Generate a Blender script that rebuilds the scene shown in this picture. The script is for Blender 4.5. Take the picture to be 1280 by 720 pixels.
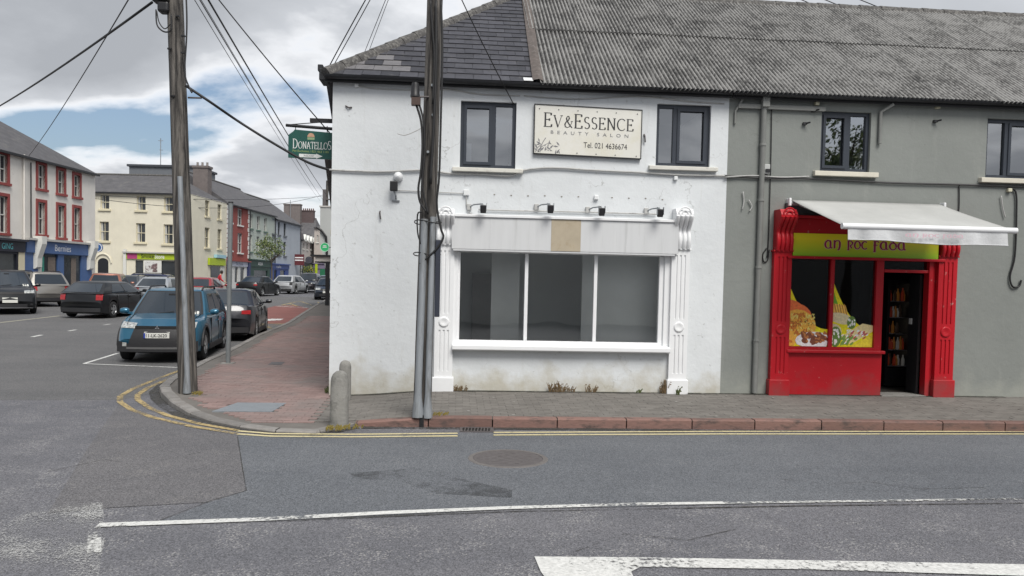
import bpy, math, random
from mathutils import Vector, Matrix
from mathutils.geometry import delaunay_2d_cdt
R = random.Random(11)
for _o in list(bpy.data.objects): bpy.data.objects.remove(_o)
scene = bpy.context.scene
COL = scene.collection
rad = math.radians

# ------------------------------------------------------------------ camera
FPX, PY = 970.0, 387.0            # focal length and principal row, in photo pixels
EYE = Vector((0, 0, 2.0))
YAW, ROLL = rad(4.2), 0.022
PITCH = math.atan((PY - 350.0) / FPX)
fwd0 = Vector((math.sin(YAW), math.cos(YAW), 0)); right0 = Vector((math.cos(YAW), -math.sin(YAW), 0))
fwd = (fwd0 * math.cos(PITCH) - Vector((0, 0, 1)) * math.sin(PITCH)).normalized()
up0 = right0.cross(fwd)
cright = right0 * math.cos(ROLL) + up0 * math.sin(ROLL)
cup = up0 * math.cos(ROLL) - right0 * math.sin(ROLL)
cd = bpy.data.cameras.new('camera'); cam = bpy.data.objects.new('camera', cd); COL.objects.link(cam)
cd.sensor_width = 36; cd.lens = FPX / 1280 * 36; cd.shift_y = (PY - 360) / 1280
cd.clip_start = .05; cd.clip_end = 3000
m3 = Matrix((cright, cup, -fwd)).transposed()
cam.matrix_world = Matrix.Translation(EYE) @ m3.to_4x4()
scene.camera = cam

# ------------------------------------------------------------------ sky, sun, exposure
SUN_EL, SUN_AZ = rad(52), rad(160)     # azimuth clockwise from +Y: behind the photographer, a little to the right
w = bpy.data.worlds.new('World'); scene.world = w; w.use_nodes = True
nt = w.node_tree; nt.nodes.clear()
def N(nt, t, **k):
    n = nt.nodes.new(t)
    for a, b in k.items():
        if a == 'inp':
            for i, v in b.items(): n.inputs[i].default_value = v
        else: setattr(n, a, b)
    return n
sky = N(nt, 'ShaderNodeTexSky', sky_type='NISHITA', sun_disc=False, dust_density=3.0, sun_elevation=SUN_EL, sun_rotation=SUN_AZ)
bg1 = N(nt, 'ShaderNodeBackground', inp={'Strength': .09}); nt.links.new(sky.outputs[0], bg1.inputs[0])
tc = N(nt, 'ShaderNodeTexCoord'); sx = N(nt, 'ShaderNodeSeparateXYZ'); nt.links.new(tc.outputs['Generated'], sx.inputs[0])
def mth(nt, op, a, b=None):
    n = N(nt, 'ShaderNodeMath', operation=op)
    for i, v in enumerate((a, b)):
        if v is None: continue
        if isinstance(v, (int, float)): n.inputs[i].default_value = v
        else: nt.links.new(v, n.inputs[i])
    return n.outputs[0]
zz = mth(nt, 'ADD', mth(nt, 'MAXIMUM', sx.outputs[2], 0.0), .16)
cx = N(nt, 'ShaderNodeCombineXYZ'); nt.links.new(mth(nt, 'DIVIDE', sx.outputs[0], zz), cx.inputs[0]); nt.links.new(mth(nt, 'DIVIDE', sx.outputs[1], zz), cx.inputs[1])
cx.inputs[2].default_value = 3.1
n1 = N(nt, 'ShaderNodeTexNoise', inp={'Scale': .62, 'Detail': 9, 'Roughness': .52, 'Distortion': .25}); nt.links.new(cx.outputs[0], n1.inputs[0])
cov = N(nt, 'ShaderNodeValToRGB'); cov.color_ramp.elements[0].position = .415; cov.color_ramp.elements[1].position = .475
nt.links.new(n1.outputs[0], cov.inputs[0])
sh = N(nt, 'ShaderNodeValToRGB'); e = sh.color_ramp.elements
e[0].position = .45; e[0].color = (.74, .75, .77, 1); e[1].position = .62; e[1].color = (.30, .315, .34, 1)
e2 = e.new(.515); e2.color = (.42, .437, .465, 1)
nt.links.new(n1.outputs[0], sh.inputs[0])
bg2 = N(nt, 'ShaderNodeBackground', inp={'Strength': 1.0}); nt.links.new(sh.outputs[0], bg2.inputs[0])
mx = N(nt, 'ShaderNodeMixShader'); nt.links.new(cov.outputs[0], mx.inputs[0]); nt.links.new(bg1.outputs[0], mx.inputs[1]); nt.links.new(bg2.outputs[0], mx.inputs[2])
wo = N(nt, 'ShaderNodeOutputWorld'); nt.links.new(mx.outputs[0], wo.inputs[0])
sd = bpy.data.lights.new('sun', 'SUN'); so = bpy.data.objects.new('sun', sd); COL.objects.link(so)
sd.energy = 2.6; sd.angle = rad(30); sd.color = (1, .965, .91)
sdir = Vector((math.sin(SUN_AZ) * math.cos(SUN_EL), math.cos(SUN_AZ) * math.cos(SUN_EL), math.sin(SUN_EL)))
so.location = sdir * 60; so.rotation_euler = sdir.to_track_quat('Z', 'Y').to_euler()
vs = scene.view_settings; vs.view_transform = 'Standard'; vs.look = 'None'; vs.exposure = 0.54; vs.gamma = 1; vs.use_curve_mapping = False

# ------------------------------------------------------------------ photo pixel -> place
def ray(px, py): return fwd + cright * ((px - 640) / FPX) + cup * ((PY - py) / FPX)
def PD(px, py, d): return EYE + ray(px, py) * d
def CL(lat, dep): v = right0 * lat + fwd0 * dep; return (v.x, v.y)
def G(y): return max(0.0, min(y, 170) - 16) * .01
def on_z(px, py, z=0.0):
    r = ray(px, py); t = (z - EYE.z) / r.z; p = EYE + r * t
    if p.y > 16 and r.z > -1: # rising street
        t = (z - .16 - EYE.z) / (r.z - .01 * r.y); p = EYE + r * t
    return p
D = 12.5
def fx(px, py, Y=D):
    r = ray(px, py); t = Y / r.y; p = EYE + r * t; return p.x, p.z
def rect(px0, py0, px1, py1, Y=D):
    cxp, cyp = (px0 + px1) / 2, (py0 + py1) / 2
    return fx(px0, cyp, Y)[0], fx(px1, cyp, Y)[0], fx(cxp, py1, Y)[1], fx(cxp, py0, Y)[1]
def sm(t): t = max(0., min(1., t)); return t * t * (3 - 2 * t)

# ------------------------------------------------------------------ mesh helper
class MB:
    def __init__(s): s.v = []; s.f = []; s.m = []
    def poly(s, pts, mi=0):
        b = len(s.v); s.v += [tuple(p) for p in pts]; s.f.append(tuple(range(b, b + len(pts)))); s.m.append(mi); return s
    def box(s, x0, x1, y0, y1, z0, z1, mi=0):
        b = len(s.v); s.v += [(x, y, z) for z in (z0, z1) for y in (y0, y1) for x in (x0, x1)]
        for f in ((0, 2, 3, 1), (4, 5, 7, 6), (0, 1, 5, 4), (1, 3, 7, 5), (3, 2, 6, 7), (2, 0, 4, 6)):
            s.f.append(tuple(b + i for i in f)); s.m.append(mi)
        return s
    def ext(s, pts, d, mi=0):
        n = len(pts); d = Vector(d); b = len(s.v); s.v += [tuple(p) for p in pts] + [tuple(Vector(p) + d) for p in pts]
        s.f.append(tuple(range(b + n - 1, b - 1, -1))); s.m.append(mi)
        s.f.append(tuple(range(b + n, b + 2 * n))); s.m.append(mi)
        for i in range(n):
            j = (i + 1) % n; s.f.append((b + i, b + j, b + n + j, b + n + i)); s.m.append(mi)
        return s
    def tube(s, path, r, n=8, mi=0, caps=True):
        P = [Vector(p) for p in path]; k = len(P); b = len(s.v)
        if not isinstance(r, (list, tuple)): r = [r] * k
        t0 = (P[1] - P[0]).normalized(); a = t0.orthogonal().normalized()
        for i in range(k):
            t = (P[min(i + 1, k - 1)] - P[max(i - 1, 0)]).normalized()
            a = (a - t * a.dot(t)).normalized(); c = t.cross(a)
            for j in range(n):
                q = 2 * math.pi * j / n; s.v.append(tuple(P[i] + (a * math.cos(q) + c * math.sin(q)) * r[i]))
        for i in range(k - 1):
            for j in range(n):
                j2 = (j + 1) % n; s.f.append((b + i * n + j, b + i * n + j2, b + (i + 1) * n + j2, b + (i + 1) * n + j)); s.m.append(mi)
        if caps:
            s.f.append(tuple(b + j for j in range(n - 1, -1, -1))); s.m.append(mi)
            s.f.append(tuple(b + (k - 1) * n + j for j in range(n))); s.m.append(mi)
        return s
    def lathe(s, prof, c=(0, 0, 0), axis='z', n=16, mi=0, caps=True):
        b = len(s.v); c = Vector(c); k = len(prof)
        for r, h in prof:
            for j in range(n):
                q = 2 * math.pi * j / n; u, v = r * math.cos(q), r * math.sin(q)
                s.v.append(tuple(c + Vector({'z': (u, v, h), 'y': (u, h, -v), 'x': (h, u, v)}[axis])))
        for i in range(k - 1):
            for j in range(n):
                j2 = (j + 1) % n; s.f.append((b + i * n + j, b + i * n + j2, b + (i + 1) * n + j2, b + (i + 1) * n + j)); s.m.append(mi)
        if caps and prof[0][0] > 1e-4: s.f.append(tuple(b + j for j in range(n - 1, -1, -1))); s.m.append(mi)
        if caps and prof[-1][0] > 1e-4: s.f.append(tuple(b + (k - 1) * n + j for j in range(n))); s.m.append(mi)
        return s
    def grid(s, rows, mi=0):
        b = len(s.v); n = len(rows[0])
        for r in rows: s.v += [tuple(p) for p in r]
        for i in range(len(rows) - 1):
            for j in range(n - 1):
                s.f.append((b + i * n + j, b + i * n + j + 1, b + (i + 1) * n + j + 1, b + (i + 1) * n + j)); s.m.append(mi)
        return s
    def mesh(s, name, mats, smooth=0):
        me = bpy.data.meshes.new(name); me.from_pydata(s.v, [], s.f)
        for m in (mats if isinstance(mats, (list, tuple)) else [mats]): me.materials.append(m)
        me.polygons.foreach_set('material_index', s.m)
        if smooth:
            me.polygons.foreach_set('use_smooth', [True] * len(s.f)); me.update()
            if smooth < 180: me.set_sharp_from_angle(angle=rad(smooth))
        me.update(); return me
    def build(s, name, mats, parent=None, smooth=0, bevel=0, local=False):
        return link(name, s.mesh(name, mats, smooth), parent, bevel, local)
def link(name, me, parent=None, bevel=0, local=False):
    o = bpy.data.objects.new(name, me); COL.objects.link(o)
    if parent is not None:
        o.parent = parent
        if not local and parent.parent is None and not parent.get('_id'): o.matrix_parent_inverse = parent.matrix_basis.inverted()
    if bevel:
        b = o.modifiers.new('b', 'BEVEL'); b.width = bevel; b.segments = 2; b.limit_method = 'ANGLE'; b.angle_limit = rad(40)
    return o
def tag(o, label=None, cat=None, group=None, kind=None):
    for k, v in (('label', label), ('category', cat), ('group', group), ('kind', kind)):
        if v: o[k] = v
    return o
def thing(name, label, cat, loc=(0, 0, 0), rz=0, group=None):
    o = bpy.data.objects.new(name, None); COL.objects.link(o); o.location = loc; o.rotation_euler = (0, 0, rz)
    o.empty_display_size = .2
    return tag(o, label, cat, group)
def struct(o): o['kind'] = 'structure'; return o

# ------------------------------------------------------------------ materials
MATS = {}
def mat(name, col, rough=.8, var=.12, scale=3, bump=0., bscale=60, metal=0., spec=.4, dirt=None, dscale=2.5, dlo=.55, dhi=.75, coat=0., isl=0., objr=0., stretch=None, emit=0):
    if name in MATS: return MATS[name]
    m = bpy.data.materials.new(name); m.use_nodes = True; t = m.node_tree; p = t.nodes['Principled BSDF']
    L = t.links.new
    p.inputs['Roughness'].default_value = rough; p.inputs['Metallic'].default_value = metal
    p.inputs['Specular IOR Level'].default_value = spec; p.inputs['Coat Weight'].default_value = coat; p.inputs['Coat Roughness'].default_value = .04
    tcn = N(t, 'ShaderNodeTexCoord'); vec = tcn.outputs['Object']
    if stretch:
        mp = N(t, 'ShaderNodeMapping'); mp.inputs['Scale'].default_value = stretch; L(vec, mp.inputs[0]); vec = mp.outputs[0]
    nz = N(t, 'ShaderNodeTexNoise', inp={'Scale': scale, 'Detail': 8, 'Roughness': .65}); L(vec, nz.inputs[0])
    mr = N(t, 'ShaderNodeMapRange', inp={1: .28, 2: .72, 3: 1 - var, 4: 1 + var}); L(nz.outputs[0], mr.inputs[0])
    val = mr.outputs[0]
    if isl:
        g = N(t, 'ShaderNodeNewGeometry'); r2 = N(t, 'ShaderNodeMapRange', inp={3: 1 - isl, 4: 1 + isl}); L(g.outputs['Random Per Island'], r2.inputs[0]); val = mth(t, 'MULTIPLY', val, r2.outputs[0])
    if objr:
        g = N(t, 'ShaderNodeObjectInfo'); r2 = N(t, 'ShaderNodeMapRange', inp={3: 1 - objr, 4: 1 + objr}); L(g.outputs['Random'], r2.inputs[0]); val = mth(t, 'MULTIPLY', val, r2.outputs[0])
    vm = N(t, 'ShaderNodeVectorMath', operation='SCALE'); vm.inputs[0].default_value = col; L(val, vm.inputs['Scale'])
    out = vm.outputs[0]
    if dirt:
        nd = N(t, 'ShaderNodeTexNoise', inp={'Scale': dscale, 'Detail': 10, 'Roughness': .7}); L(vec, nd.inputs[0])
        cr = N(t, 'ShaderNodeMapRange', inp={1: dlo, 2: dhi}); L(nd.outputs[0], cr.inputs[0])
        mxn = N(t, 'ShaderNodeMix', data_type='RGBA'); L(cr.outputs[0], mxn.inputs[0]); L(out, mxn.inputs[6]); mxn.inputs[7].default_value = (*dirt, 1); out = mxn.outputs[2]
    L(out, p.inputs['Base Color'])
    if emit: L(out, p.inputs['Emission Color']); p.inputs['Emission Strength'].default_value = emit
    if bump:
        nb = N(t, 'ShaderNodeTexNoise', inp={'Scale': bscale, 'Detail': 6, 'Roughness': .6}); L(vec, nb.inputs[0])
        bp = N(t, 'ShaderNodeBump', inp={'Strength': bump, 'Distance': .02}); L(nb.outputs[0], bp.inputs['Height']); L(bp.outputs[0], p.inputs['Normal'])
    MATS[name] = m; return m
def glassmat(name, tint=(.9, .93, .93), refl=1.0, base=.05):
    m = bpy.data.materials.new(name); m.use_nodes = True; t = m.node_tree; t.nodes.clear(); L = t.links.new
    tr = N(t, 'ShaderNodeBsdfTransparent'); tr.inputs[0].default_value = (*tint, 1)
    gl = N(t, 'ShaderNodeBsdfGlossy', inp={'Roughness': .015}); gl.inputs[0].default_value = (.95, .97, 1, 1)
    fr = N(t, 'ShaderNodeFresnel', inp={0: 1.52}); f2 = mth(t, 'ADD', mth(t, 'MULTIPLY', fr.outputs[0], refl), base)
    tcn = N(t, 'ShaderNodeTexCoord'); nz = N(t, 'ShaderNodeTexNoise', inp={'Scale': 1.3, 'Detail': 1}); L(tcn.outputs['Object'], nz.inputs[0])
    bp = N(t, 'ShaderNodeBump', inp={'Strength': .06, 'Distance': .05}); L(nz.outputs[0], bp.inputs['Height']); L(bp.outputs[0], gl.inputs['Normal'])
    ms = N(t, 'ShaderNodeMixShader'); L(f2, ms.inputs[0]); L(tr.outputs[0], ms.inputs[1]); L(gl.outputs[0], ms.inputs[2])
    o = N(t, 'ShaderNodeOutputMaterial'); L(ms.outputs[0], o.inputs[0]); return m
GLASS = glassmat('window_glass', (.96, .98, .97), 1.0, .11)
GLASS2 = glassmat('upper_window_glass', (.7, .75, .8), 2.0, .22)
def wornpaint(name, col, lo=.42, hi=.5, scale=14, rough=.7, stretch=(1, 1, 1)):
    m = bpy.data.materials.new(name); m.use_nodes = True; t = m.node_tree; L = t.links.new; p = t.nodes['Principled BSDF']
    p.inputs['Roughness'].default_value = rough
    tcn = N(t, 'ShaderNodeTexCoord'); mp = N(t, 'ShaderNodeMapping'); mp.inputs['Scale'].default_value = stretch; L(tcn.outputs['Object'], mp.inputs[0])
    a = N(t, 'ShaderNodeTexNoise', inp={'Scale': scale, 'Detail': 8, 'Roughness': .75}); L(mp.outputs[0], a.inputs[0])
    b = N(t, 'ShaderNodeTexNoise', inp={'Scale': 1.1, 'Detail': 3}); L(mp.outputs[0], b.inputs[0])
    s = mth(t, 'ADD', mth(t, 'MULTIPLY', a.outputs[0], .6), mth(t, 'MULTIPLY', b.outputs[0], .4))
    mr = N(t, 'ShaderNodeMapRange', inp={1: lo, 2: hi}); L(s, mr.inputs[0])
    c = N(t, 'ShaderNodeTexNoise', inp={'Scale': 40, 'Detail': 4}); L(mp.outputs[0], c.inputs[0])
    cr = N(t, 'ShaderNodeMapRange', inp={1: .3, 2: .7, 3: .75, 4: 1.1}); L(c.outputs[0], cr.inputs[0])
    vm = N(t, 'ShaderNodeVectorMath', operation='SCALE'); vm.inputs[0].default_value = col; L(cr.outputs[0], vm.inputs['Scale']); L(vm.outputs[0], p.inputs['Base Color'])
    L(mr.outputs[0], p.inputs['Alpha']); return m
def asphalt(name, c1, c2, speck, sp=.62):
    m = bpy.data.materials.new(name); m.use_nodes = True; t = m.node_tree; L = t.links.new; p = t.nodes['Principled BSDF']
    p.inputs['Roughness'].default_value = .82; p.inputs['Specular IOR Level'].default_value = .35
    tcn = N(t, 'ShaderNodeTexCoord'); v = tcn.outputs['Object']
    a = N(t, 'ShaderNodeTexNoise', inp={'Scale': .45, 'Detail': 10, 'Roughness': .7}); L(v, a.inputs[0])
    mr = N(t, 'ShaderNodeMapRange', inp={1: .32, 2: .68}); L(a.outputs[0], mr.inputs[0])
    st_ = N(t, 'ShaderNodeMapping'); st_.inputs['Scale'].default_value = (.12, 1.5, 1); L(v, st_.inputs[0]); tn = N(t, 'ShaderNodeTexNoise', inp={'Scale': 1.0, 'Detail': 5, 'Roughness': .6}); L(st_.outputs[0], tn.inputs[0])
    mr2 = N(t, 'ShaderNodeMapRange', inp={1: .3, 2: .7, 3: -.35, 4: .35}); L(tn.outputs[0], mr2.inputs[0]); mrs = mth(t, 'ADD', mr.outputs[0], mr2.outputs[0])
    mx = N(t, 'ShaderNodeMix', data_type='RGBA'); mx.inputs[6].default_value = (*c1, 1); mx.inputs[7].default_value = (*c2, 1); L(mrs, mx.inputs[0])
    vo = N(t, 'ShaderNodeTexVoronoi', inp={'Scale': 110}); L(v, vo.inputs[0])
    g = N(t, 'ShaderNodeRGBToBW'); L(vo.outputs['Color'], g.inputs[0])
    gm = N(t, 'ShaderNodeMapRange', inp={1: .1, 2: .95, 3: .5, 4: 1.55}); L(g.outputs[0], gm.inputs[0])
    vm = N(t, 'ShaderNodeVectorMath', operation='SCALE'); L(mx.outputs[2], vm.inputs[0]); L(gm.outputs[0], vm.inputs['Scale'])
    vb = N(t, 'ShaderNodeTexVoronoi', inp={'Scale': 85}); L(v, vb.inputs[0]); gb = N(t, 'ShaderNodeRGBToBW'); L(vb.outputs['Color'], gb.inputs[0])
    wn = N(t, 'ShaderNodeTexNoise', inp={'Scale': 2.2, 'Detail': 5}); L(v, wn.inputs[0])
    sel = N(t, 'ShaderNodeMapRange', inp={1: sp + .66, 2: sp + .76}); L(mth(t, 'ADD', gb.outputs[0], wn.outputs[0]), sel.inputs[0])
    m2 = N(t, 'ShaderNodeMix', data_type='RGBA'); L(sel.outputs[0], m2.inputs[0]); L(vm.outputs[0], m2.inputs[6]); m2.inputs[7].default_value = (*speck, 1)
    L(m2.outputs[2], p.inputs['Base Color'])
    bp = N(t, 'ShaderNodeBump', inp={'Strength': .5, 'Distance': .006}); L(vo.outputs['Distance'], bp.inputs['Height']); L(bp.outputs[0], p.inputs['Normal'])
    MATS[name] = m; return m
M_ROAD = asphalt('road_asphalt', (.104, .105, .116), (.137, .136, .147), (.25, .245, .245), .66)
M_LANE = asphalt('lane_asphalt', (.10, .107, .119), (.128, .135, .147), (.21, .215, .22), .78)
M_PATCH = asphalt('patch_asphalt', (.104, .102, .108), (.132, .128, .132), (.22, .21, .2), .74)
M_STREET = asphalt('street_asphalt', (.1, .1, .102), (.125, .123, .124), (.18, .18, .18), .8)
def renderwall(name, col, dirt, base, rough=.85, bump=.35, chip=None, zs=(.62, .16), streak=.5, crack=.55):
    m = bpy.data.materials.new(name); m.use_nodes = True; t = m.node_tree; L = t.links.new; p = t.nodes['Principled BSDF']; p.inputs['Roughness'].default_value = rough; p.inputs['Specular IOR Level'].default_value = .3
    tcn = N(t, 'ShaderNodeTexCoord'); v = tcn.outputs['Object']; s_ = N(t, 'ShaderNodeSeparateXYZ'); L(v, s_.inputs[0])
    def mixc(f, a, b_):
        n = N(t, 'ShaderNodeMix', data_type='RGBA'); L(f, n.inputs[0])
        for k, q in ((6, a), (7, b_)):
            if isinstance(q, tuple): n.inputs[k].default_value = (*q, 1)
            else: L(q, n.inputs[k])
        return n.outputs[2]
    def noise(sc, det=6, st=None, ro=.6):
        vec = v
        if st: mp = N(t, 'ShaderNodeMapping'); mp.inputs['Scale'].default_value = st; L(v, mp.inputs[0]); vec = mp.outputs[0]
        n = N(t, 'ShaderNodeTexNoise', inp={'Scale': sc, 'Detail': det, 'Roughness': ro}); L(vec, n.inputs[0]); return n.outputs[0]
    def mr(x, a, b_, c_=0., d_=1.): n = N(t, 'ShaderNodeMapRange', inp={1: a, 2: b_, 3: c_, 4: d_}); L(x, n.inputs[0]); return n.outputs[0]
    c = mixc(mr(noise(.9, 6), .35, .68), col, tuple(q * .9 for q in col))
    c = mixc(mth(t, 'MULTIPLY', mr(noise(3.2, 9, (1.6, 1, .22), .7), .56, .74), streak), c, dirt)           # rain streaks
    c = mixc(mth(t, 'MULTIPLY', mr(noise(11, 4), .66, .74), .5), c, chip or tuple(q * .62 for q in dirt))       # small scuffs
    if crack:
        vo = N(t, 'ShaderNodeTexVoronoi', feature='DISTANCE_TO_EDGE', inp={'Scale': .55}); wv = N(t, 'ShaderNodeVectorMath', operation='ADD'); nn_ = N(t, 'ShaderNodeTexNoise', inp={'Scale': 3.0, 'Detail': 5}); L(v, nn_.inputs[0]); L(v, wv.inputs[0]); L(nn_.outputs['Color'], wv.inputs[1]); L(wv.outputs[0], vo.inputs[0])
        c = mixc(mth(t, 'MULTIPLY', mth(t, 'MULTIPLY', mr(vo.outputs['Distance'], .006, .001), mr(noise(.7, 3), .5, .58)), crack), c, tuple(q * .55 for q in dirt))   # hairline cracks
    splash = mth(t, 'MULTIPLY', mr(mth(t, 'ADD', s_.outputs[2], mth(t, 'MULTIPLY', mth(t, 'SUBTRACT', noise(2.4, 8), .5), 1.5)), zs[0], zs[1]), .75)
    c = mixc(splash, c, base)                                                                               # splash dirt
    L(c, p.inputs['Base Color'])
    bp = N(t, 'ShaderNodeBump', inp={'Strength': bump, 'Distance': .02}); L(noise(9, 7), bp.inputs['Height']); L(bp.outputs[0], p.inputs['Normal']); return m
WHITEW = renderwall('white_render', (.655, .68, .695), (.47, .47, .45), (.40, .37, .29))
GREYW = renderwall('grey_render', (.222, .235, .222), (.28, .29, .27), (.29, .30, .27))
WPAINT = mat('white_gloss_paint', (.70, .715, .72), .45, .04, 3, .05, 20, dirt=(.45, .45, .43), dscale=5, dlo=.64, dhi=.8)
WPVC = mat('white_frame_paint', (.74, .75, .76), .4, .03, 4)
RED = renderwall('red_gloss_paint', (.43, .010, .018), (.33, .03, .035), (.24, .05, .05), .4, .12, (.5, .36, .33), (.5, .1), .45, 0)
ANTH = mat('anthracite_frame', (.035, .042, .055), .4, .05)
BLACKP = mat('black_plastic', (.018, .018, .02), .45, .1)
GUTTER = mat('gutter_black', (.016, .017, .02), .5, .15, 5)
SLATE = mat('slate', (.048, .048, .056), .6, .22, 6, .25, 25, dirt=(.09, .088, .09), dscale=5, dlo=.55, dhi=.8, objr=.28)
ROOFSL = mat('roof_slate_far', (.085, .083, .088), .75, .25, 2.2, .6, 9, dirt=(.15, .145, .135), dscale=1.4, stretch=(1, 1, 1))
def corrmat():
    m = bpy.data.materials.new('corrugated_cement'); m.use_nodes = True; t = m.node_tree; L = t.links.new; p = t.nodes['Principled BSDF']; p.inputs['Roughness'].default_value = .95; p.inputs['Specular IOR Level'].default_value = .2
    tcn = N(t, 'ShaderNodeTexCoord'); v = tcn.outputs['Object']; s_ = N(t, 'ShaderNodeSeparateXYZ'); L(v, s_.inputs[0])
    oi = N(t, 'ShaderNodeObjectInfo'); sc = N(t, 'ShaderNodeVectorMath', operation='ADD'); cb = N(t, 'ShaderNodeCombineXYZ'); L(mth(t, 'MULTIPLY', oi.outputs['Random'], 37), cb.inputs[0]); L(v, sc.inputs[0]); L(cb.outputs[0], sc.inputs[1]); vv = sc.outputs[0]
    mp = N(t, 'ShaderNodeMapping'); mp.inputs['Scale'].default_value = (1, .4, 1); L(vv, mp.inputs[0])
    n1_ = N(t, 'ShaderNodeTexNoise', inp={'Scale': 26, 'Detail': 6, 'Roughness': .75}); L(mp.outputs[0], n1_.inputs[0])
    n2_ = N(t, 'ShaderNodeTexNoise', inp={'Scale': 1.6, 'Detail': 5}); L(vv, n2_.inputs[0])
    val = N(t, 'ShaderNodeMapRange', inp={1: -.016, 2: .012, 3: .22, 4: -.05}); L(s_.outputs[2], val.inputs[0])      # valleys darkened in the colour to strengthen the corrugation shade, with speckled grime
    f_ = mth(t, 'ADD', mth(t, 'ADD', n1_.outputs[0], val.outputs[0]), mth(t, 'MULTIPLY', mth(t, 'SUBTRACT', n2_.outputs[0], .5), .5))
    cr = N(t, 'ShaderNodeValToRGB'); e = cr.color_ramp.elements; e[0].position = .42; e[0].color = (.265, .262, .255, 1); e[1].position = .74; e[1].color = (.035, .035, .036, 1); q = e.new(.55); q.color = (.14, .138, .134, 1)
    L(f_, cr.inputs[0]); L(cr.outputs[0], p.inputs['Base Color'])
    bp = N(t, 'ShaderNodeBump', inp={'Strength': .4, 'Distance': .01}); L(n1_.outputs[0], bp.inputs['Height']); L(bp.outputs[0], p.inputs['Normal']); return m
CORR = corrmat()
CAPT = mat('ridge_tile', (.075, .072, .07), .9, .3, 8, .3, 40, dirt=(.16, .155, .145), dscale=16, dlo=.5, dhi=.6)
STEELG = mat('galvanised_steel', (.27, .29, .31), .55, .2, 6, .15, 30, metal=.35, dirt=(.13, .13, .125), dscale=9, dlo=.5, dhi=.7, stretch=(1, 1, .15))
WOOD = mat('weathered_pole_wood', (.135, .124, .112), .9, .5, 22, .9, 45, dirt=(.025, .023, .022), dscale=16, dlo=.42, dhi=.58, stretch=(1, 1, .035))
CABLE = mat('cable_black', (.014, .014, .015), .55, .1)
WCABLE = mat('painted_cable', (.42, .42, .41), .6, .2, 4, dirt=(.12, .12, .12), dscale=4)
CONC = mat('concrete', (.24, .235, .22), .9, .18, 5, .5, 40, dirt=(.11, .11, .1), dscale=3.5, dlo=.52, dhi=.7)
KERBR = mat('red_sandstone', (.20, .118, .10), .85, .25, 5, .4, 30, dirt=(.085, .062, .056), dscale=5, dlo=.48, dhi=.62, objr=.2, stretch=(.6, 1, 1.4))
KERBG = mat('granite_kerb', (.2, .19, .18), .85, .2, 6, .3, 40, dirt=(.12, .10, .09), dscale=4, objr=.15)
PAVG = mat('grey_paver', (.15, .14, .128), .9, .12, 4, .3, 70, isl=.11, dirt=(.19, .18, .165), dscale=.8, dlo=.55, dhi=.7)
PAVR = mat('red_paver', (.225, .158, .146), .9, .12, 3, .3, 70, isl=.12, dirt=(.19, .16, .15), dscale=.7, dlo=.45, dhi=.65)
PAVB = mat('path_bed', (.135, .125, .115), .95, .2, 2, .3, 50, dirt=(.085, .08, .075), dscale=1.5)
PAVFAR = mat('red_path_far', (.165, .088, .078), .9, .15, 1.5, .2, 20, dirt=(.13, .10, .09), dscale=.7, dlo=.45, dhi=.65)
IRON = mat('cast_iron', (.11, .10, .10), .6, .2, 20, .3, 60, metal=.2)
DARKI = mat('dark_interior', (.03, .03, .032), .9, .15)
ROOMW = mat('interior_wall', (.30, .31, .30), .9, .06, 1)
ROOMS = mat('shop_interior_wall', (.86, .88, .86), .9, .04, 1)
ROOMF = mat('interior_floor', (.5, .5, .47), .5, .2, 2)
SILL = mat('stone_sill', (.60, .59, .54), .8, .08, 6, .2, 40, dirt=(.33, .32, .29), dscale=5, dlo=.55, dhi=.75)
YEL = wornpaint('worn_yellow_paint', (.42, .32, .15), .42, .55, 16)
YELF = wornpaint('pale_yellow_paint', (.55, .48, .28), .33, .46, 16)
WHT = wornpaint('worn_white_paint', (.60, .60, .58), .40, .475, 24)
WHT2 = wornpaint('very_worn_white_paint', (.55, .55, .53), .485, .56, 26)
# ------------------------------------------------------------------ ground
ys = [-150, 0, 8, 16, 40, 80, 120, 170, 400, 1200]; xs = [-900, -200, -60, -30, -10, 0, 10, 30, 80, 900]
b = MB(); b.grid([[(x, y, G(y)) for x in xs] for y in ys]); road = struct(b.build('road', M_ROAD))
road['label'] = 'grey asphalt road at the street junction'
def sheet(name, pxs, m, dz, z=0.0, sub=None, pts=None):
    P = pts or [on_z(x, y, z) for x, y in pxs]
    def clip(P, keep):
        out = []
        for i in range(len(P)):
            a, c_ = P[i], P[(i + 1) % len(P)]; ka, kc = keep(a[1]), keep(c_[1])
            if ka: out.append((a[0], a[1]))
            if ka != kc: t = (16 - a[1]) / (c_[1] - a[1]); out.append((a[0] + (c_[0] - a[0]) * t, 16.0))
        return out
    b = MB()
    for keep in (lambda y: y <= 16, lambda y: y > 16):
        Q = clip(P, keep)
        if len(Q) > 2: b.poly([(p[0], p[1], z + G(p[1]) + dz) for p in Q])
    return b.build(name, m)
def part_of_road(o):
    o.parent = road; return o
part_of_road(sheet('resurfaced_lane', [(297, 544.5), (700, 541), (1500, 545), (1500, 619), (1000, 629), (640, 637), (330, 652), (200, 652), (262, 628), (308, 614)][::-1], M_LANE, .004))
part_of_road(sheet('asphalt_patch', [(150, 503), (222, 533), (296, 545), (307, 614), (262, 628), (120, 636), (60, 642), (110, 560)], M_PATCH, .004))
part_of_road(sheet('side_street_surface', [(-800, 405), (-400, 372.5), (240, 372), (330, 371), (410, 371), (396, 384), (322, 424), (249, 461), (197, 491), (150, 500), (-100, 500), (-900, 520)], M_STREET, .003))
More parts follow.
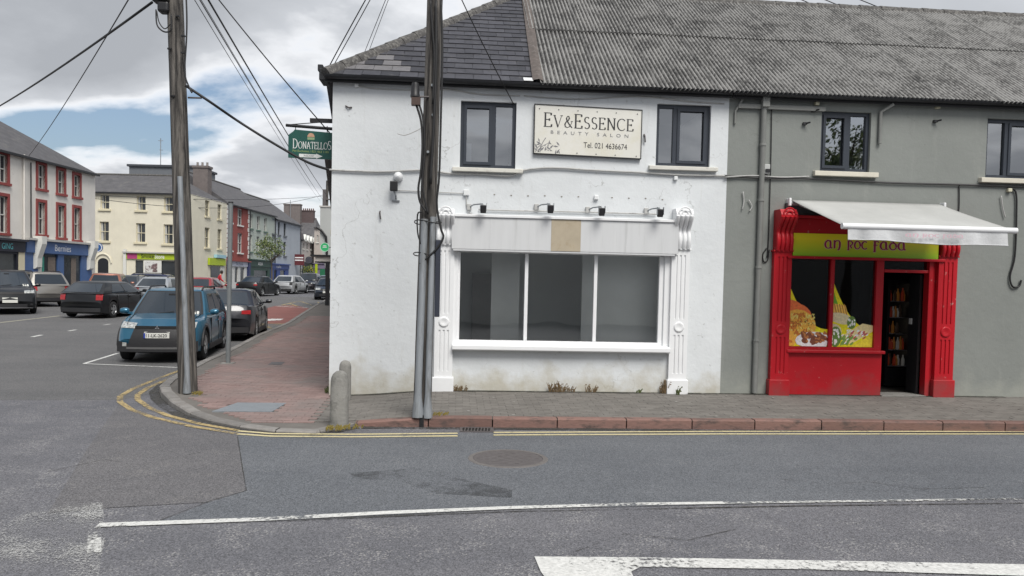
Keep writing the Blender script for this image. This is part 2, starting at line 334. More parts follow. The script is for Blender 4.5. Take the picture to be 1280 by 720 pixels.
# kerb line of the pavement, as road-level pixels, then metres
FY = 10.4
kx = lambda px: on_z(px, 539).x
KPX = [(395, 543), (340, 541), (300, 535.5), (262, 528.5), (235, 520), (213, 508), (202, 498), (199, 490), (208, 482), (225, 473), (249, 460), (282, 445), (322, 423), (343, 414.5), (359, 407), (376, 395.5), (391, 385.5), (401, 380), (408, 376)]
XR = 13.5
kerb = [Vector((x, FY, 0)) for x in (XR, 8, 4, 0)] + [Vector((on_z(440, 539).x, FY, 0))] + [on_z(*p) for p in KPX]
kerb = [Vector((p.x, p.y, 0)) for p in kerb]
XC = fx(413, 345)[0]
cdep = D / (ray(413, 345).y)
wl0 = Vector((XC, D, 0)); wl1p = PD(418, 345, 22.0); wl1 = Vector((wl1p.x, wl1p.y, 0))
wdir = (wl1 - wl0).normalized()
def hk(x): return .03 + .095 * sm((x + 1.8) / 1.7)
def PZ(x, y):
    t = max(0, min(1, (y - FY) / (D - FY)))
    f = hk(x) + .075 * t
    s = .105 + .03 * sm((y - D) / 4) + G(y)
    k = sm((y - D + .1) / .4) if x < XC + .2 else 0
    return f * (1 - k) + s * k
wallside = [wl0 + wdir * t for t in (0, 6, 12, 20, 30, 36)]
polyA = kerb + [p for p in wallside[::-1]] + [Vector((XR, D, 0))]
def inpoly(x, y, P):
    c = False; n = len(P); j = n - 1
    for i in range(n):
        a, q = P[i], P[j]
        if (a.y > y) != (q.y > y) and x < (q.x - a.x) * (y - a.y) / (q.y - a.y) + a.x: c = not c
        j = i
    return c
def dseg(x, y, a, q):
    dx, dy = q.x - a.x, q.y - a.y; l = dx * dx + dy * dy or 1e-9
    t = max(0, min(1, ((x - a.x) * dx + (y - a.y) * dy) / l)); return math.hypot(x - a.x - t * dx, y - a.y - t * dy)
def dkerb(x, y, k0=0): return min(dseg(x, y, kerb[i], kerb[i + 1]) for i in range(k0, len(kerb) - 1))
pts = [(p.x, p.y) for p in polyA]; n0 = len(pts)
for iy in range(0, 60):
    for ix in range(-24, 30):
        x, y = ix * .6 + .1, 10.6 + iy * .65
        if inpoly(x, y, polyA) and min(dseg(x, y, polyA[i], polyA[(i + 1) % n0]) for i in range(n0)) > .15: pts.append((x, y))
res = delaunay_2d_cdt([Vector(p) for p in pts], [(i, (i + 1) % n0) for i in range(n0)], [], 1, 1e-4)
b = MB(); b.v = [(v.x, v.y, PZ(v.x, v.y) - .012) for v in res[0]]; b.f = [tuple(f) for f in res[2]]; b.m = [0] * len(b.f)
path = struct(b.build('pavement', PAVB)); path['label'] = 'pavement round the street corner with red and grey brick pavers'
# pavers (thousands: joined, grey along the shop fronts, red round the corner)
bg_, br_ = MB(), MB()
pole_spots = []
def paver(mb, x0, x1, y0, y1):
    j = R.uniform(-.0025, .0025)
    c = [(x0, y0), (x1, y0), (x1, y1), (x0, y1)]; base = len(mb.v)
    mb.v += [(x, y, PZ(x, y) + j) for x, y in c] + [(x, y, PZ(x, y) - .02) for x, y in c]
    for f in ((0, 1, 2, 3), (4, 5, 1, 0), (5, 6, 2, 1), (6, 7, 3, 2), (7, 4, 0, 3)): mb.f.append(tuple(base + i for i in f)); mb.m.append(0)
XB = on_z(408, 500, .08).x
y = FY + .17; r = 0
while y < D - .02:
    x = XB + .02 + (r % 2) * .105
    while x < XR - .3:
        if not (dkerb(x + .1, y + .05) < .17): paver(bg_, x, x + .204, y, min(y + .103, D))
        x += .208
    y += .107; r += 1
y = 10.5; r = 0
cov = [on_z(265, 514, .06), on_z(340, 514.5, .06), on_z(358, 505.5, .06), on_z(297, 505, .06)]
covc = Vector((sum(p.x for p in cov) / 4, sum(p.y for p in cov) / 4, 0))
while y < 33:
    x = -16 + (r % 2) * .105; wx = XC if y < D else (wl0 + wdir * ((y - D) / wdir.y)).x
    while x < (XB if y < D - .05 else wx):
        cxx, cyy = x + .1, y + .05
        if inpoly(cxx, cyy, polyA):
            dk = dkerb(cxx, cyy)
            if dk > (.5 if cyy > 12.2 else .34) and not inpoly(cxx, cyy, cov): paver(br_, x, x + .204, y, y + .103)
        x += .208
    y += .107; r += 1
tag(bg_.build('grey_pavers', PAVG, path), kind='stuff'); tag(br_.build('red_pavers', PAVR, path), kind='stuff')
far = [p for p in polyA if p.y > 30]
b = MB()
for k in range(46):
    x, y = R.uniform(-1.2, 9.5), R.uniform(FY + .25, D - .1); r_ = R.uniform(.008, .022); z_ = PZ(x, y) + .0045
    b.poly([(x + r_ * 1.3 * math.cos(t) * R.uniform(.7, 1.2), y + r_ * math.sin(t) * R.uniform(.7, 1.2), z_) for t in [2 * math.pi * i / 7 for i in range(7)]])
tag(b.build('gum_spots', mat('gum', (.36, .35, .33), .9), path), kind='stuff')
# kerb stones, one by one
def along(P, a, bq):
    out = []; s = 0
    for i in range(len(P) - 1):
        l = (P[i + 1] - P[i]).length
        if s <= a < s + l: out.append(P[i].lerp(P[i + 1], (a - s) / l))
        if a < s < bq: out.append(P[i]) if not out or (out[-1] - P[i]).length > .03 else None
        if s < bq <= s + l + 1e-6: out.append(P[i].lerp(P[i + 1], (bq - s) / l)); break
        s += l
    return out
tot = sum((kerb[i + 1] - kerb[i]).length for i in range(len(kerb) - 1))
frontlen = sum((kerb[i + 1] - kerb[i]).length for i in range(4)); s = .2
def left_n(P, i):
    d = (P[min(i + 1, len(P) - 1)] - P[max(i - 1, 0)]).normalized(); return Vector((d.y, -d.x, 0))   # towards the pavement
while s < tot - .5:
    fr = s < frontlen
    ln = (.91 + R.uniform(-.05, .05)) if fr else (.6 if s < frontlen + 5 else .9)
    e_ = min(s + ln, tot - .01)
    if fr and e_ > frontlen: e_ = frontlen
    P = along(kerb, s + .008, e_ - .008)
    if len(P) >= 2:
        b = MB(); wd = .15 if fr else .16; n = len(P); rows = []
        jz = R.uniform(-.004, .004)
        for i, p in enumerate(P):
            q = p + left_n(P, i) * wd; zt = PZ(*(p + left_n(P, i) * .2).xy) + .004 + jz; zb_ = G(p.y) - .06
            pf = p + left_n(P, i) * .018
            rows.append([(p.x, p.y, zb_), (p.x, p.y, zt - .018), (pf.x, pf.y, zt), (q.x, q.y, zt), (q.x, q.y, zb_)])
        b.grid(rows); b.f = [f[::-1] for f in b.f]
        b.poly(rows[0]); b.poly(rows[-1][::-1])
        b.build('kerb_stone', KERBR if fr else KERBG, path)
    s = e_
# metal covers in the paving
def cover(name, P, m, label, dz=.004):
    b = MB(); z = [PZ(p.x, p.y) if p.y > FY else 0 for p in P]
    t = [(p.x, p.y, zz_ + dz) for p, zz_ in zip(P, z)]; bt = [(p.x, p.y, zz_ - .03) for p, zz_ in zip(P, z)]
    b.poly(t)
    for i in range(4): b.poly([bt[i], bt[(i + 1) % 4], t[(i + 1) % 4], t[i]])
    return tag(b.build(name, m), label, 'cover')
LIDM = mat('blue_grey_lid', (.23, .25, .27), .55, .1, 8, .3, 80, metal=.3)
cover('access_cover', cov, LIDM, 'blue grey steel access cover set in red brick pavers by the corner kerb')
cover('small_access_cover', [on_z(335, 457, .12), on_z(352, 457, .12), on_z(356, 453.5, .12), on_z(340, 453.5, .12)], IRON, 'small worn rectangular cover in the red footpath further along the street', .006)
c = on_z(635, 573.5)
mh = thing('manhole_cover', 'round brown iron manhole cover in the front road lane', 'manhole', (c.x, c.y, 0))
b = MB(); b.lathe([(.0, .0085), (.385, .0085), (.39, .004)], (c.x, c.y, 0), n=36); b.build('lid', IRON, mh)
b = MB(); b.lathe([(.392, .003), (.392, .0095), (.44, .0095), (.45, .003)], (c.x, c.y, 0), n=36, caps=False); b.build('frame', mat('iron_frame', (.13, .12, .115), .7, .2, 20), mh)
b = MB()
for i in range(-4, 5):
    for j in range(-4, 5):
        if i * i + j * j < 17 and (i + j) % 2 == 0: b.box(c.x + i * .08 - .025, c.x + i * .08 + .025, c.y + j * .08 - .012, c.y + j * .08 + .012, .007, .0105)
b.build('tread_pattern', IRON, mh)
# gully grate
p0, p1 = on_z(577, 546.5), on_z(616, 541)
gr = thing('gully_grate', 'black slotted gully grate beside the red kerb', 'drain grate', ((p0.x + p1.x) / 2, FY - .15, 0))
x0, x1, y0, y1 = p0.x, p1.x, FY - .30, FY - .03
b = MB(); b.poly([(x0, y0, .006), (x1, y0, .006), (x1, y1, .006), (x0, y1, .006)]); b.build('shaft', mat('drain_dark', (.006, .006, .006), .9), gr)
b = MB(); b.box(x0, x1, y0 - .02, y0 + .02, .004, .012); b.box(x0, x1, y1 - .02, y1 + .02, .004, .012); b.box(x0 - .02, x0 + .015, y0, y1, .004, .0115); b.box(x1 - .015, x1 + .02, y0, y1, .004, .0115); b.build('frame', IRON, gr)
for i in range(9):
    xx = x0 + (i + .75) * (x1 - x0) / 9.6; b = MB(); b.ext([(xx, y0, .0075), (xx + .014, y0, .0075), (xx + .034, y1, .0075), (xx + .02, y1, .0075)], (0, 0, .005)); b.build('bar', IRON, gr)

# ------------------------------------------------------------------ road markings
def ribbon(name, pxs, wid, m, dz=.009, pts=None, parent=None):
    P = pts or [on_z(*p) for p in pxs]
    P = [Vector((p[0], p[1], 0)) for p in P]; Q = [P[0]]
    for a, c_ in zip(P, P[1:]):
        n = max(1, int((c_ - a).length / .5))
        Q += [a.lerp(c_, (i + 1) / n) for i in range(n)]
    rows = []
    for i, p in enumerate(Q):
        d = (Q[min(i + 1, len(Q) - 1)] - Q[max(i - 1, 0)]).normalized(); nn = Vector((-d.y, d.x, 0)) * (wid / 2 if not callable(wid) else wid(i / (len(Q) - 1)) / 2)
        rows.append([tuple(p - nn + Vector((0, 0, G(p.y) + dz))), tuple(p + nn + Vector((0, 0, G(p.y) + dz)))])
    b = MB(); b.grid(rows); b.f = [f[::-1] for f in b.f]; o = b.build(name, m, road); return o
ribbon('white_line', [(122, 657.5), (330, 650), (480, 642), (640, 635.5), (800, 631), (905, 629.5)], lambda t: .105 - .03 * t, WHT)
ribbon('white_line', [(905, 629.5), (1100, 627), (1500, 621)], .06, WHT2)
ribbon('white_line', [(118, 660), (118, 692)], .09, WHT2)
def ground_poly(name, pxs, m, dz=.009): o = sheet(name, pxs, m, dz); o.parent = road; return o
ground_poly('white_box_marking', [(668, 697), (800, 698), (1000, 701.5), (1500, 711), (1500, 728), (1010, 713), (800, 710), (789, 716), (797, 735), (690, 735), (676, 716)][::-1], WHT)
ground_poly('paint_scuff', [(-10, 668), (45, 632), (128, 629), (132, 668), (120, 740), (-80, 740)][::-1], wornpaint('scuffed_white', (.42, .42, .41), .52, .575, 75), .008)
ground_poly('oil_stain', [(438, 592), (520, 586), (570, 598), (640, 613), (640, 623), (545, 618), (500, 602), (440, 599)][::-1], wornpaint('dark_stain', (.06, .063, .068), .44, .72, 5), .0075)
GRIME = wornpaint('gutter_grime', (.05, .047, .042), .40, .56, 12)
ribbon('gutter_grime', None, .14, GRIME, .0072, pts=[(x, FY - .075, 0) for x in (13, 9, 5, 2, 0, -1.2)])
ribbon('gutter_grime', None, .16, GRIME, .0072, pts=[k - left_n(kerb, i + 4) * .08 for i, k in enumerate(kerb[4:16])])
ribbon('sealed_joint', [(297, 546), (303, 585), (308, 614), (262, 627), (200, 651)], .010, GRIME, .0074)
ribbon('sealed_joint', [(330, 653), (500, 645.5), (640, 640), (1000, 633), (1400, 628)], .025, GRIME, .0074)
for P_ in ([(980, 600), (1040, 606), (1085, 603), (1150, 612), (1230, 610)], [(60, 590), (130, 575), (175, 582), (250, 566)], [(720, 690), (780, 668), (860, 676), (920, 662)]): ribbon('road_crack', P_, .010, GRIME, .0076)
b = MB(); zz0 = lambda x: PZ(x, D - .02) + .0062
b.grid([[(x, D - .10 - .02 * math.sin(x * 5), zz0(x) - .002), (x, D - .001, zz0(x))] for x in [XC + .05 + i * .25 for i in range(46)]])
b.build('wall_foot_grime', wornpaint('wall_foot_dirt', (.05, .05, .038), .38, .56, 14), path)
# double yellow lines
for off in (0, 1):
    dy = 3.2 * off
    ribbon('yellow_line', [(1500, 548 - dy * 1.1), (1280, 543.2 - dy), (900, 543.2 - dy), (617, 544.5 - dy)], .075, YELF)
    ribbon('yellow_line', [(572, 545.6 - dy), (440, 546.8 - dy), (340, 546 - dy), (297, 543.2 - 1.2 * dy)], .075, YELF)
ribbon('yellow_line', [(297, 543), (240, 533.5), (190, 522), (165, 513), (150, 503), (150, 496), (165, 487), (195, 474.5), (226, 463)], .09, YEL)
ribbon('yellow_line', [(297, 538.8), (250, 530.5), (210, 520), (188, 511), (172, 500), (172, 494), (185, 485), (205, 476.5), (228, 467)], .09, YEL)
# parking bay, side street dashes and hatching
ribbon('parking_line', [(105, 455), (225, 460)], .08, WHT2 if False else WHT)
ribbon('parking_line', [(105, 455), (147, 442)], .08, WHT)
for a, c_ in (((40, 421.5), (52, 419)), ((86, 414), (95, 412.5)), ((130, 406.5), (137, 405.4)), ((-60, 437), (-45, 434))): ribbon('centre_dash', [a, c_], .12, WHT)
ribbon('edge_line', [(-60, 411), (0, 403.5), (75, 395)], .14, wornpaint('cream_line', (.38, .36, .28), .4, .5, 9))
rz_ = [(319, 389), (344, 382.5), (368, 381.5), (388, 386), (374, 395.5), (358, 405), (324, 405), (321, 397)]
ground_poly('red_crossing_surface', rz_[::-1], mat('red_crossing', (.19, .075, .065), .85, .15, 1.2, dirt=(.12, .08, .075), dscale=.8), .006)
for k in range(4): ribbon('white_bar', [(324 + k * 6, 401.5 - k * .3), (329 + k * 6, 399.6 - k * .3)], .5, WHT, .011)
for k in range(5): ribbon('white_bar', [(347 + k * 8, 382.8 + k * .5), (351 + k * 8, 383.1 + k * .5)], .35, WHT, .011)
for a in ([(324, 408), (357, 405.5)], [(331, 418), (357, 407)], [(323, 411), (338, 409)], [(331, 407), (340, 411.5)], [(322, 403.5), (357, 405)],
          [(352, 381.5), (375, 376.5)], [(375, 376.5), (393, 383)], [(362, 379.3), (372, 383.2)], [(352, 381.5), (372, 382.8)], [(397, 377.5), (402, 381)]):
    ribbon('yellow_hatching', a, .13, YEL, .011)

# ------------------------------------------------------------------ bollards, posts, poles
def bollard(px, py, wpx, hpx, lab, roundtop):
    p = on_z(px, py, .08); z0 = PZ(p.x, p.y); sc = 970 / (p - EYE).dot(fwd); w_ = wpx / sc / 2; h = hpx / sc
    t = thing('concrete_bollard', lab, 'bollard', (p.x, p.y, z0))
    b = MB(); c_ = .25 * w_; prof = []
    levels = [(-.1, 1.), (h * .80, .94), (h * .87, .9), (h * .94, .72), (h * .985, .42), (h, .12)] if not roundtop else [(-.1, 1.), (h * .82, .97), (h * .9, .9), (h * .96, .7), (h * .99, .4), (h, .1)]
    n = 16; rows = []
    for zz_, k in levels:
        ring = []
        for j in range(n + 1):
            a = 2 * math.pi * j / n + math.pi / n; ca, sa = math.cos(a), math.sin(a); q = 1 / max(abs(ca), abs(sa)); q = q * .62 + .38 if not roundtop else 1 * .95
            ring.append((p.x + ca * q * w_ * k, p.y + sa * q * w_ * k, z0 + zz_))
        rows.append(ring)
    b.grid(rows); b.poly(rows[-1][:-1]); b.build('post', CONC, t, smooth=40)
bollard(424, 527, 23, 68, 'pale concrete bollard with a chipped shouldered top beside the kerb', False)
bollard(431, 501, 16, 50, 'dark round-topped concrete bollard close to the white wall', True)
def util_pole(px, py, tx, ty, r0, r1, label):
    p = on_z(px, py, .12); z0 = PZ(p.x, p.y); dep = (p - EYE).dot(fwd); top = PD(tx, ty, dep)
    t = thing('utility_pole', label, 'utility pole', (p.x, p.y, z0))
    b = MB(); n = 14; n2 = 18; base = Vector((p.x, p.y, z0 - .3)); path_ = [base.lerp(top, i / n2) for i in range(n2 + 1)]
    b.tube(path_, [(r0 + (r1 - r0) * i / n2) * (1 + R.uniform(-.02, .02)) for i in range(n2 + 1)], n); b.build('shaft', WOOD, t, smooth=60)
    return t, base, top, dep
lp, lb, lt, ld = util_pole(236, 489, 214, -150, .145, .115, 'weathered timber utility pole at the corner kerb with one steel cable guard')
rp, rb, rt, rd = util_pole(527, 520, 549, -170, .125, .10, 'timber utility pole with twin galvanised cable guards before the white shop')
def lerp_at(base, top, z): return base.lerp(top, (z - base.z) / (top.z - base.z))
def toward_cam(p): v = Vector((EYE.x - p.x, EYE.y - p.y, 0)); return v.normalized()
# cable guards on poles
def guard(pole, base, top, side, z0, z1, r, foot):
    b = MB(); a = lerp_at(base, top, z0); c_ = lerp_at(base, top, z1); tcm = toward_cam(a); s_ = Vector((-tcm.y, tcm.x, 0))
    o = tcm * .15 - s_ * side
    P = [a + o, a + o + Vector((0, 0, .06)), a + o + Vector((0, 0, .26)), a + o + Vector((0, 0, .34)), c_ + o * .86]
    b.tube(P, [r * foot, r * foot * .95, r * 1.1, r, r], 12); b.build('cable_guard', STEELG, pole, smooth=50)
zb1 = PZ(rb.x, rb.y)
guard(rp, rb, rt, -.075, zb1, fx(0, 0)[1] * 0 + PD(540, 272, rd).z, .042, 1.7)
guard(rp, rb, rt, .055, zb1 + .01, PD(540, 275, rd).z, .05, 1.7)
guard(lp, lb, lt, .015, PZ(lb.x, lb.y) + .005, PD(230, 222, ld).z, .04, 1.5)
b = MB(); tcm = toward_cam(rb); a = PD(527, 537, rd - .12); b.box(a.x - .03, a.x + .03, FY - .012, FY + .01, .0, .16); b.build('earth_strip', BLACKP, rp)
# strap and loose cables on the right pole
def wire(name, P, r, label=None, cat='cable', group=None, m=CABLE, parent=None, sag=0, n=14):
    if sag:
        a, c_ = Vector(P[0]), Vector(P[-1]); P = [a.lerp(c_, i / n) - Vector((0, 0, sag * 4 * (i / n) * (1 - i / n))) for i in range(n + 1)]
    elif len(P) > 2:
        Q = []
        P = [Vector(p) for p in P]
        for i in range(len(P) - 1):
            p0, p1, p2, p3 = P[max(i - 1, 0)], P[i], P[i + 1], P[min(i + 2, len(P) - 1)]
            for k in range(5):
                t = k / 5; Q.append(.5 * ((2 * p1) + (p2 - p0) * t + (2 * p0 - 5 * p1 + 4 * p2 - p3) * t * t + (3 * p1 - p0 - 3 * p2 + p3) * t ** 3))
        P = Q + [P[-1]]
    b = MB(); b.tube(P, r, 6); o = b.build(name, m, parent, smooth=180)
    if label: tag(o, label, cat, group)
    return o
def pc(pts, dep): return [PD(x, y, dep) for x, y in pts]
fr_ = rd - .16
wire('pole_cable', pc([(519, 128), (526, 150), (528, 180), (526, 215), (523, 235), (525, 252), (533, 265)], fr_), .016, parent=rp)
wire('pole_cable', pc([(523, 128), (529, 150), (531, 190), (528, 230), (535, 268)], fr_), .014, parent=rp)
wire('pole_cable', pc([(551, 0), (553, 60), (551, 150), (549, 220), (546, 255), (551, 285), (554, 297), (545, 312), (525, 330)], fr_), .015, parent=rp)
wire('pole_cable', pc([(538, 0), (541, 40), (543, 70), (541, 130)], fr_), .014, parent=rp)
wire('pole_cable', pc([(545, 0), (545, 80), (542, 160), (538, 230)], fr_), .02, parent=rp)
wire('pole_cable', pc([(527, 265), (522, 268), (522, 290), (526, 305)], fr_), .010, parent=rp)
wire('loose_wire', pc([(527, 160), (515, 166), (505, 169), (497, 167)], fr_), .006, parent=rp, m=WCABLE)
b = MB(); q = PD(519, 116, fr_); b.lathe([(.01, .14), (.045, .13), (.055, .08), (.058, -.02), (.064, -.03), (.064, -.06), (.05, -.065)], q, n=14); b.build('cable_terminal', BLACKP, rp, smooth=40)
b = MB(); q = PD(520, 127, fr_); b.box(q.x - .06, q.x + .06, q.y - .05, q.y + .05, q.z - .05, q.z + .05); b.build('terminal_box', mat('rusty_brown', (.07, .045, .038), .7, .2, 20), rp)
b = MB(); a = PD(523, 121, fr_); c_ = PD(536, 121, fr_ + .05); b.tube([a, c_], .012); b.build('terminal_arm', IRON, rp)
b = MB(); q = PD(547.5, 348, fr_ + .05); b.box(q.x - .04, q.x + .03, q.y - .03, q.y + .03, q.z - .52, q.z + .52); b.build('cable_box', mat('dark_blue_cover', (.03, .035, .05), .5, .1), rp, bevel=.01)
for z_ in (PD(540, 318, rd).z, PD(540, 278, rd).z):
    q = lerp_at(rb, rt, z_); b = MB(); b.tube([q + Vector((.185 * math.cos(k), .185 * math.sin(k), .02 * math.sin(k * 2))) for k in [i * math.pi / 8 for i in range(17)]], .008, 5); b.build('strap', BLACKP, rp, smooth=180)
for z_, o_ in ((4.2, .02), (3.7, -.03), (5.0, .03), (4.6, .0)):
    q = lerp_at(rb, rt, z_) + toward_cam(rb) * .12 + Vector((o_, 0, 0)); b = MB(); b.lathe([(.0, -.02), (.018, -.02), (.018, .02), (.0, .02)], q, 'y', 8); b.build('bolt', STEELG, rp)
# left pole fittings
fl = ld - .17
tb = MB(); q = PD(203, 2, ld - .1); tb.box(q.x - .14, q.x + .12, q.y - .12, q.y + .12, q.z - .02, q.z + .5); tb.box(q.x - .05, q.x + .12, q.y - .1, q.y + .1, q.z - .18, q.z - .02); tb.box(q.x - .19, q.x - .12, q.y - .06, q.y + .08, q.z + .06, q.z + .4)
tb.build('cable_junction_box', BLACKP, lp, bevel=.03)
wire('pole_cable', pc([(195, 12), (196, 30), (202, 38), (209, 40), (214, 36), (214, 18)], fl), .012, parent=lp)
wire('pole_cable', pc([(196, 14), (199, 28), (206, 36), (213, 30)], fl), .009, parent=lp)
wire('pole_cable', pc([(211, 40), (211, 70), (213, 100), (214, 122)], fl), .007, parent=lp)
wire('pole_cable', pc([(232, -20), (233.5, 20), (233, 50), (231, 90), (236, 108), (240, 116)], fl), .014, parent=lp)
for pxy in ((212, 61), (216, 120), (229, 45), (229, 66), (222, 20)):
    q = PD(*pxy, fl + .04); b = MB(); b.box(q.x - .03, q.x + .03, q.y - .02, q.y + .02, q.z - .012, q.z + .012); b.build('cable_clip', BLACKP, lp)
b = MB(); b.tube(pc([(235, 122), (252, 122.5)], ld), .014, 6); b.build('hook_bracket', IRON, lp)
b = MB(); q = lb.lerp(lt, .5)
p = on_z(285, 455, .12)
sp_ = thing('sign_post', 'plain thin grey steel post standing on the footpath by the parked cars', 'post', (p.x, p.y, PZ(p.x, p.y)))
dd = (p - EYE).dot(fwd); tp = PD(288.5, 254, dd)
b = MB(); b.tube([(p.x, p.y, PZ(p.x, p.y) - .1), tp], .047, 12); b.build('tube', mat('post_grey', (.2, .215, .22), .5, .1, 6, metal=.3), sp_, smooth=50)
b = MB(); b.lathe([(.048, 0), (.055, .005), (.05, .03), (0, .04)], tp, n=12); b.build('cap', BLACKP, sp_, smooth=40)
b = MB(); b.box(p.x - .13, p.x + .13, p.y - .11, p.y + .11, PZ(p.x, p.y) - .02, PZ(p.x, p.y) + .012); b.build('base_plate', CONC, sp_)
# overhead wires
OW = 'overhead wires'
wt = lt
def ow(a, c_, r, lab, sag=.15): wire('overhead_wire', [a, c_], r, lab, 'overhead wire', None, sag=sag, n=24)
ow(PD(219, -71, ld), PD(410, 246, 95), .02, 'thick black overhead wire running down the street from the corner pole', .25)
ow(PD(205, -75, ld), PD(404, 250, 95), .012, 'thin overhead wire beside the thick one down the street', .2)
ow(PD(201, -70, ld), PD(400, 251, 95), .008, 'finest overhead wire down the street from the corner pole', .2)
ow(PD(209, -72, ld), PD(406, 253, 95), .007, 'second fine overhead wire down the street', .2)
ow(PD(219, -70, ld), PD(412, 166, 13.6), .011, 'overhead wire from corner pole to the hanging green sign', .05)
ow(PD(190, 3, ld), PD(-90, 172, 38), .022, 'black overhead wire crossing the sky from the junction box to far left', .35)
ow(PD(212, -88, ld), PD(36, 195, 43.3), .013, 'overhead wire sloping from corner pole to the eaves of the building with red windows', .2)
wire('service_cable', pc([(232, 107), (260, 126), (300, 152), (340, 177), (380, 199), (412, 213)], ld) if False else [PD(232, 107, ld - .15), PD(262, 127, ld - .1), PD(300, 153, 12.65), PD(345, 181, 12.55), PD(385, 203, 12.45), PD(414, 213, 12.33)], .022, 'heavy black service cable sagging from corner pole to the white wall', 'cable')
ow(PD(412.5, 81, 12.45), PD(545, -150, rd), .009, 'wire from slate roof corner up to the pole before the shop', -.05)
ow(PD(414.5, 86, 12.45), PD(547, -160, rd), .007, 'thin second wire from slate roof corner up to the same pole', .04)
ow(PD(449, 82, 20), PD(548, -165, rd), .007, 'wire passing behind the hip tiles up to the pole', .0001)
ow(PD(455, 80, 20), PD(549, -168, rd), .006, 'finer wire passing behind the hip tiles up to the pole', .0001)
ow(PD(550, -60, rd), PD(642, 130, 12.44), .008, 'thin wire from pole down over the slates to the window', .05)
for k, (a, c_) in enumerate((((960, -19), (1120, 48)), ((990, -18), (1160, 50)), ((1030, -19), (1220, 55)))):
    ow(PD(*a, 34), PD(*c_, 34), .02, ('wire', 'second wire', 'third wire')[k] + ' seen against the sky just above the corrugated roof ridge', .05)
ow(PD(-60, 231, 41), PD(405, 245, 96), .018, 'wire strung across the side street in front of the cream building', .6)
ow(PD(90, 244, 50.5), PD(404, 243.5, 96), .02, 'upper cross-street wire meeting the far utility pole', 1.2)
# ------------------------------------------------------------------ shop terrace: white corner building and grey building
def wall_holes(mb, x0, x1, z0, z1, holes, rev=.14, mi=0, rmi=0, y=0.0):
    X = sorted({x0, x1, *[h[0] for h in holes], *[h[1] for h in holes]}); Z = sorted({z0, z1, *[h[2] for h in holes], *[h[3] for h in holes]})
    for i in range(len(X) - 1):
        for j in range(len(Z) - 1):
            cx_, cz_ = (X[i] + X[i + 1]) / 2, (Z[j] + Z[j + 1]) / 2
            if any(h[0] < cx_ < h[1] and h[2] < cz_ < h[3] for h in holes): continue
            mb.poly([(X[i], y, Z[j]), (X[i + 1], y, Z[j]), (X[i + 1], y, Z[j + 1]), (X[i], y, Z[j + 1])], mi)
    for a, c_, e_, f_ in holes:
        y1 = y + rev
        mb.poly([(a, y, e_), (a, y, f_), (a, y1, f_), (a, y1, e_)], rmi); mb.poly([(c_, y, e_), (c_, y1, e_), (c_, y1, f_), (c_, y, f_)], rmi)
        mb.poly([(a, y, f_), (c_, y, f_), (c_, y1, f_), (a, y1, f_)], rmi); mb.poly([(a, y, e_), (a, y1, e_), (c_, y1, e_), (c_, y, e_)], rmi)
ZE = 5.12; RY, RZ = 16.8, 8.12; BY = 21.1
XM = fx(906, 300)[0]
wA = rect(575.5, 127, 645, 210); wB = rect(820.5, 130.5, 888, 208); wC = rect(1026, 139.5, 1088, 214.5); wD = rect(1233, 149, 1298, 223)
bigw = rect(571, 315.5, 829, 431)
white = thing('corner_building', 'white painted two storey corner building with hipped slate roof and empty shop window', 'building', (XC, D, 0))
grey = thing('takeaway_building', 'grey rendered two storey building with corrugated roof and red takeaway front', 'building', (XM, D, 0))
wb2 = (wl0 + wdir * ((BY - D) / wdir.y))
b = MB(); wall_holes(b, XC, XM, -.2, ZE + .05, [wA, wB, bigw], y=D)
b.poly([(XC, D, -.2), (XC, D, ZE), (wb2.x, BY, ZE), (wb2.x, BY, -.2)]); b.poly([(wb2.x, BY, -.2), (wb2.x, BY, ZE), (XM, BY, ZE), (XM, BY, -.2)])
wallw = b.build('wall', WHITEW, white)
doorr = rect(1102, 340, 1158, 484.5); transr = rect(1102, 325, 1158, 337.5)
shopL, shopR = fx(983, 380)[0], fx(1160, 400)[0]; zsh = fx(1080, 279)[1]
hole_red = (shopL, shopR, .0, fx(1080, 322)[1])
b = MB(); wall_holes(b, XM, 14, -.2, ZE + .05, [wC, wD, hole_red], y=D, rev=.10)
b.poly([(XM, BY, -.2), (XM, BY, ZE), (14, BY, ZE), (14, BY, -.2)]); b.poly([(14, D, -.2), (14, BY, -.2), (14, BY, ZE), (14, D, ZE)])
b.build('wall', GREYW, grey)
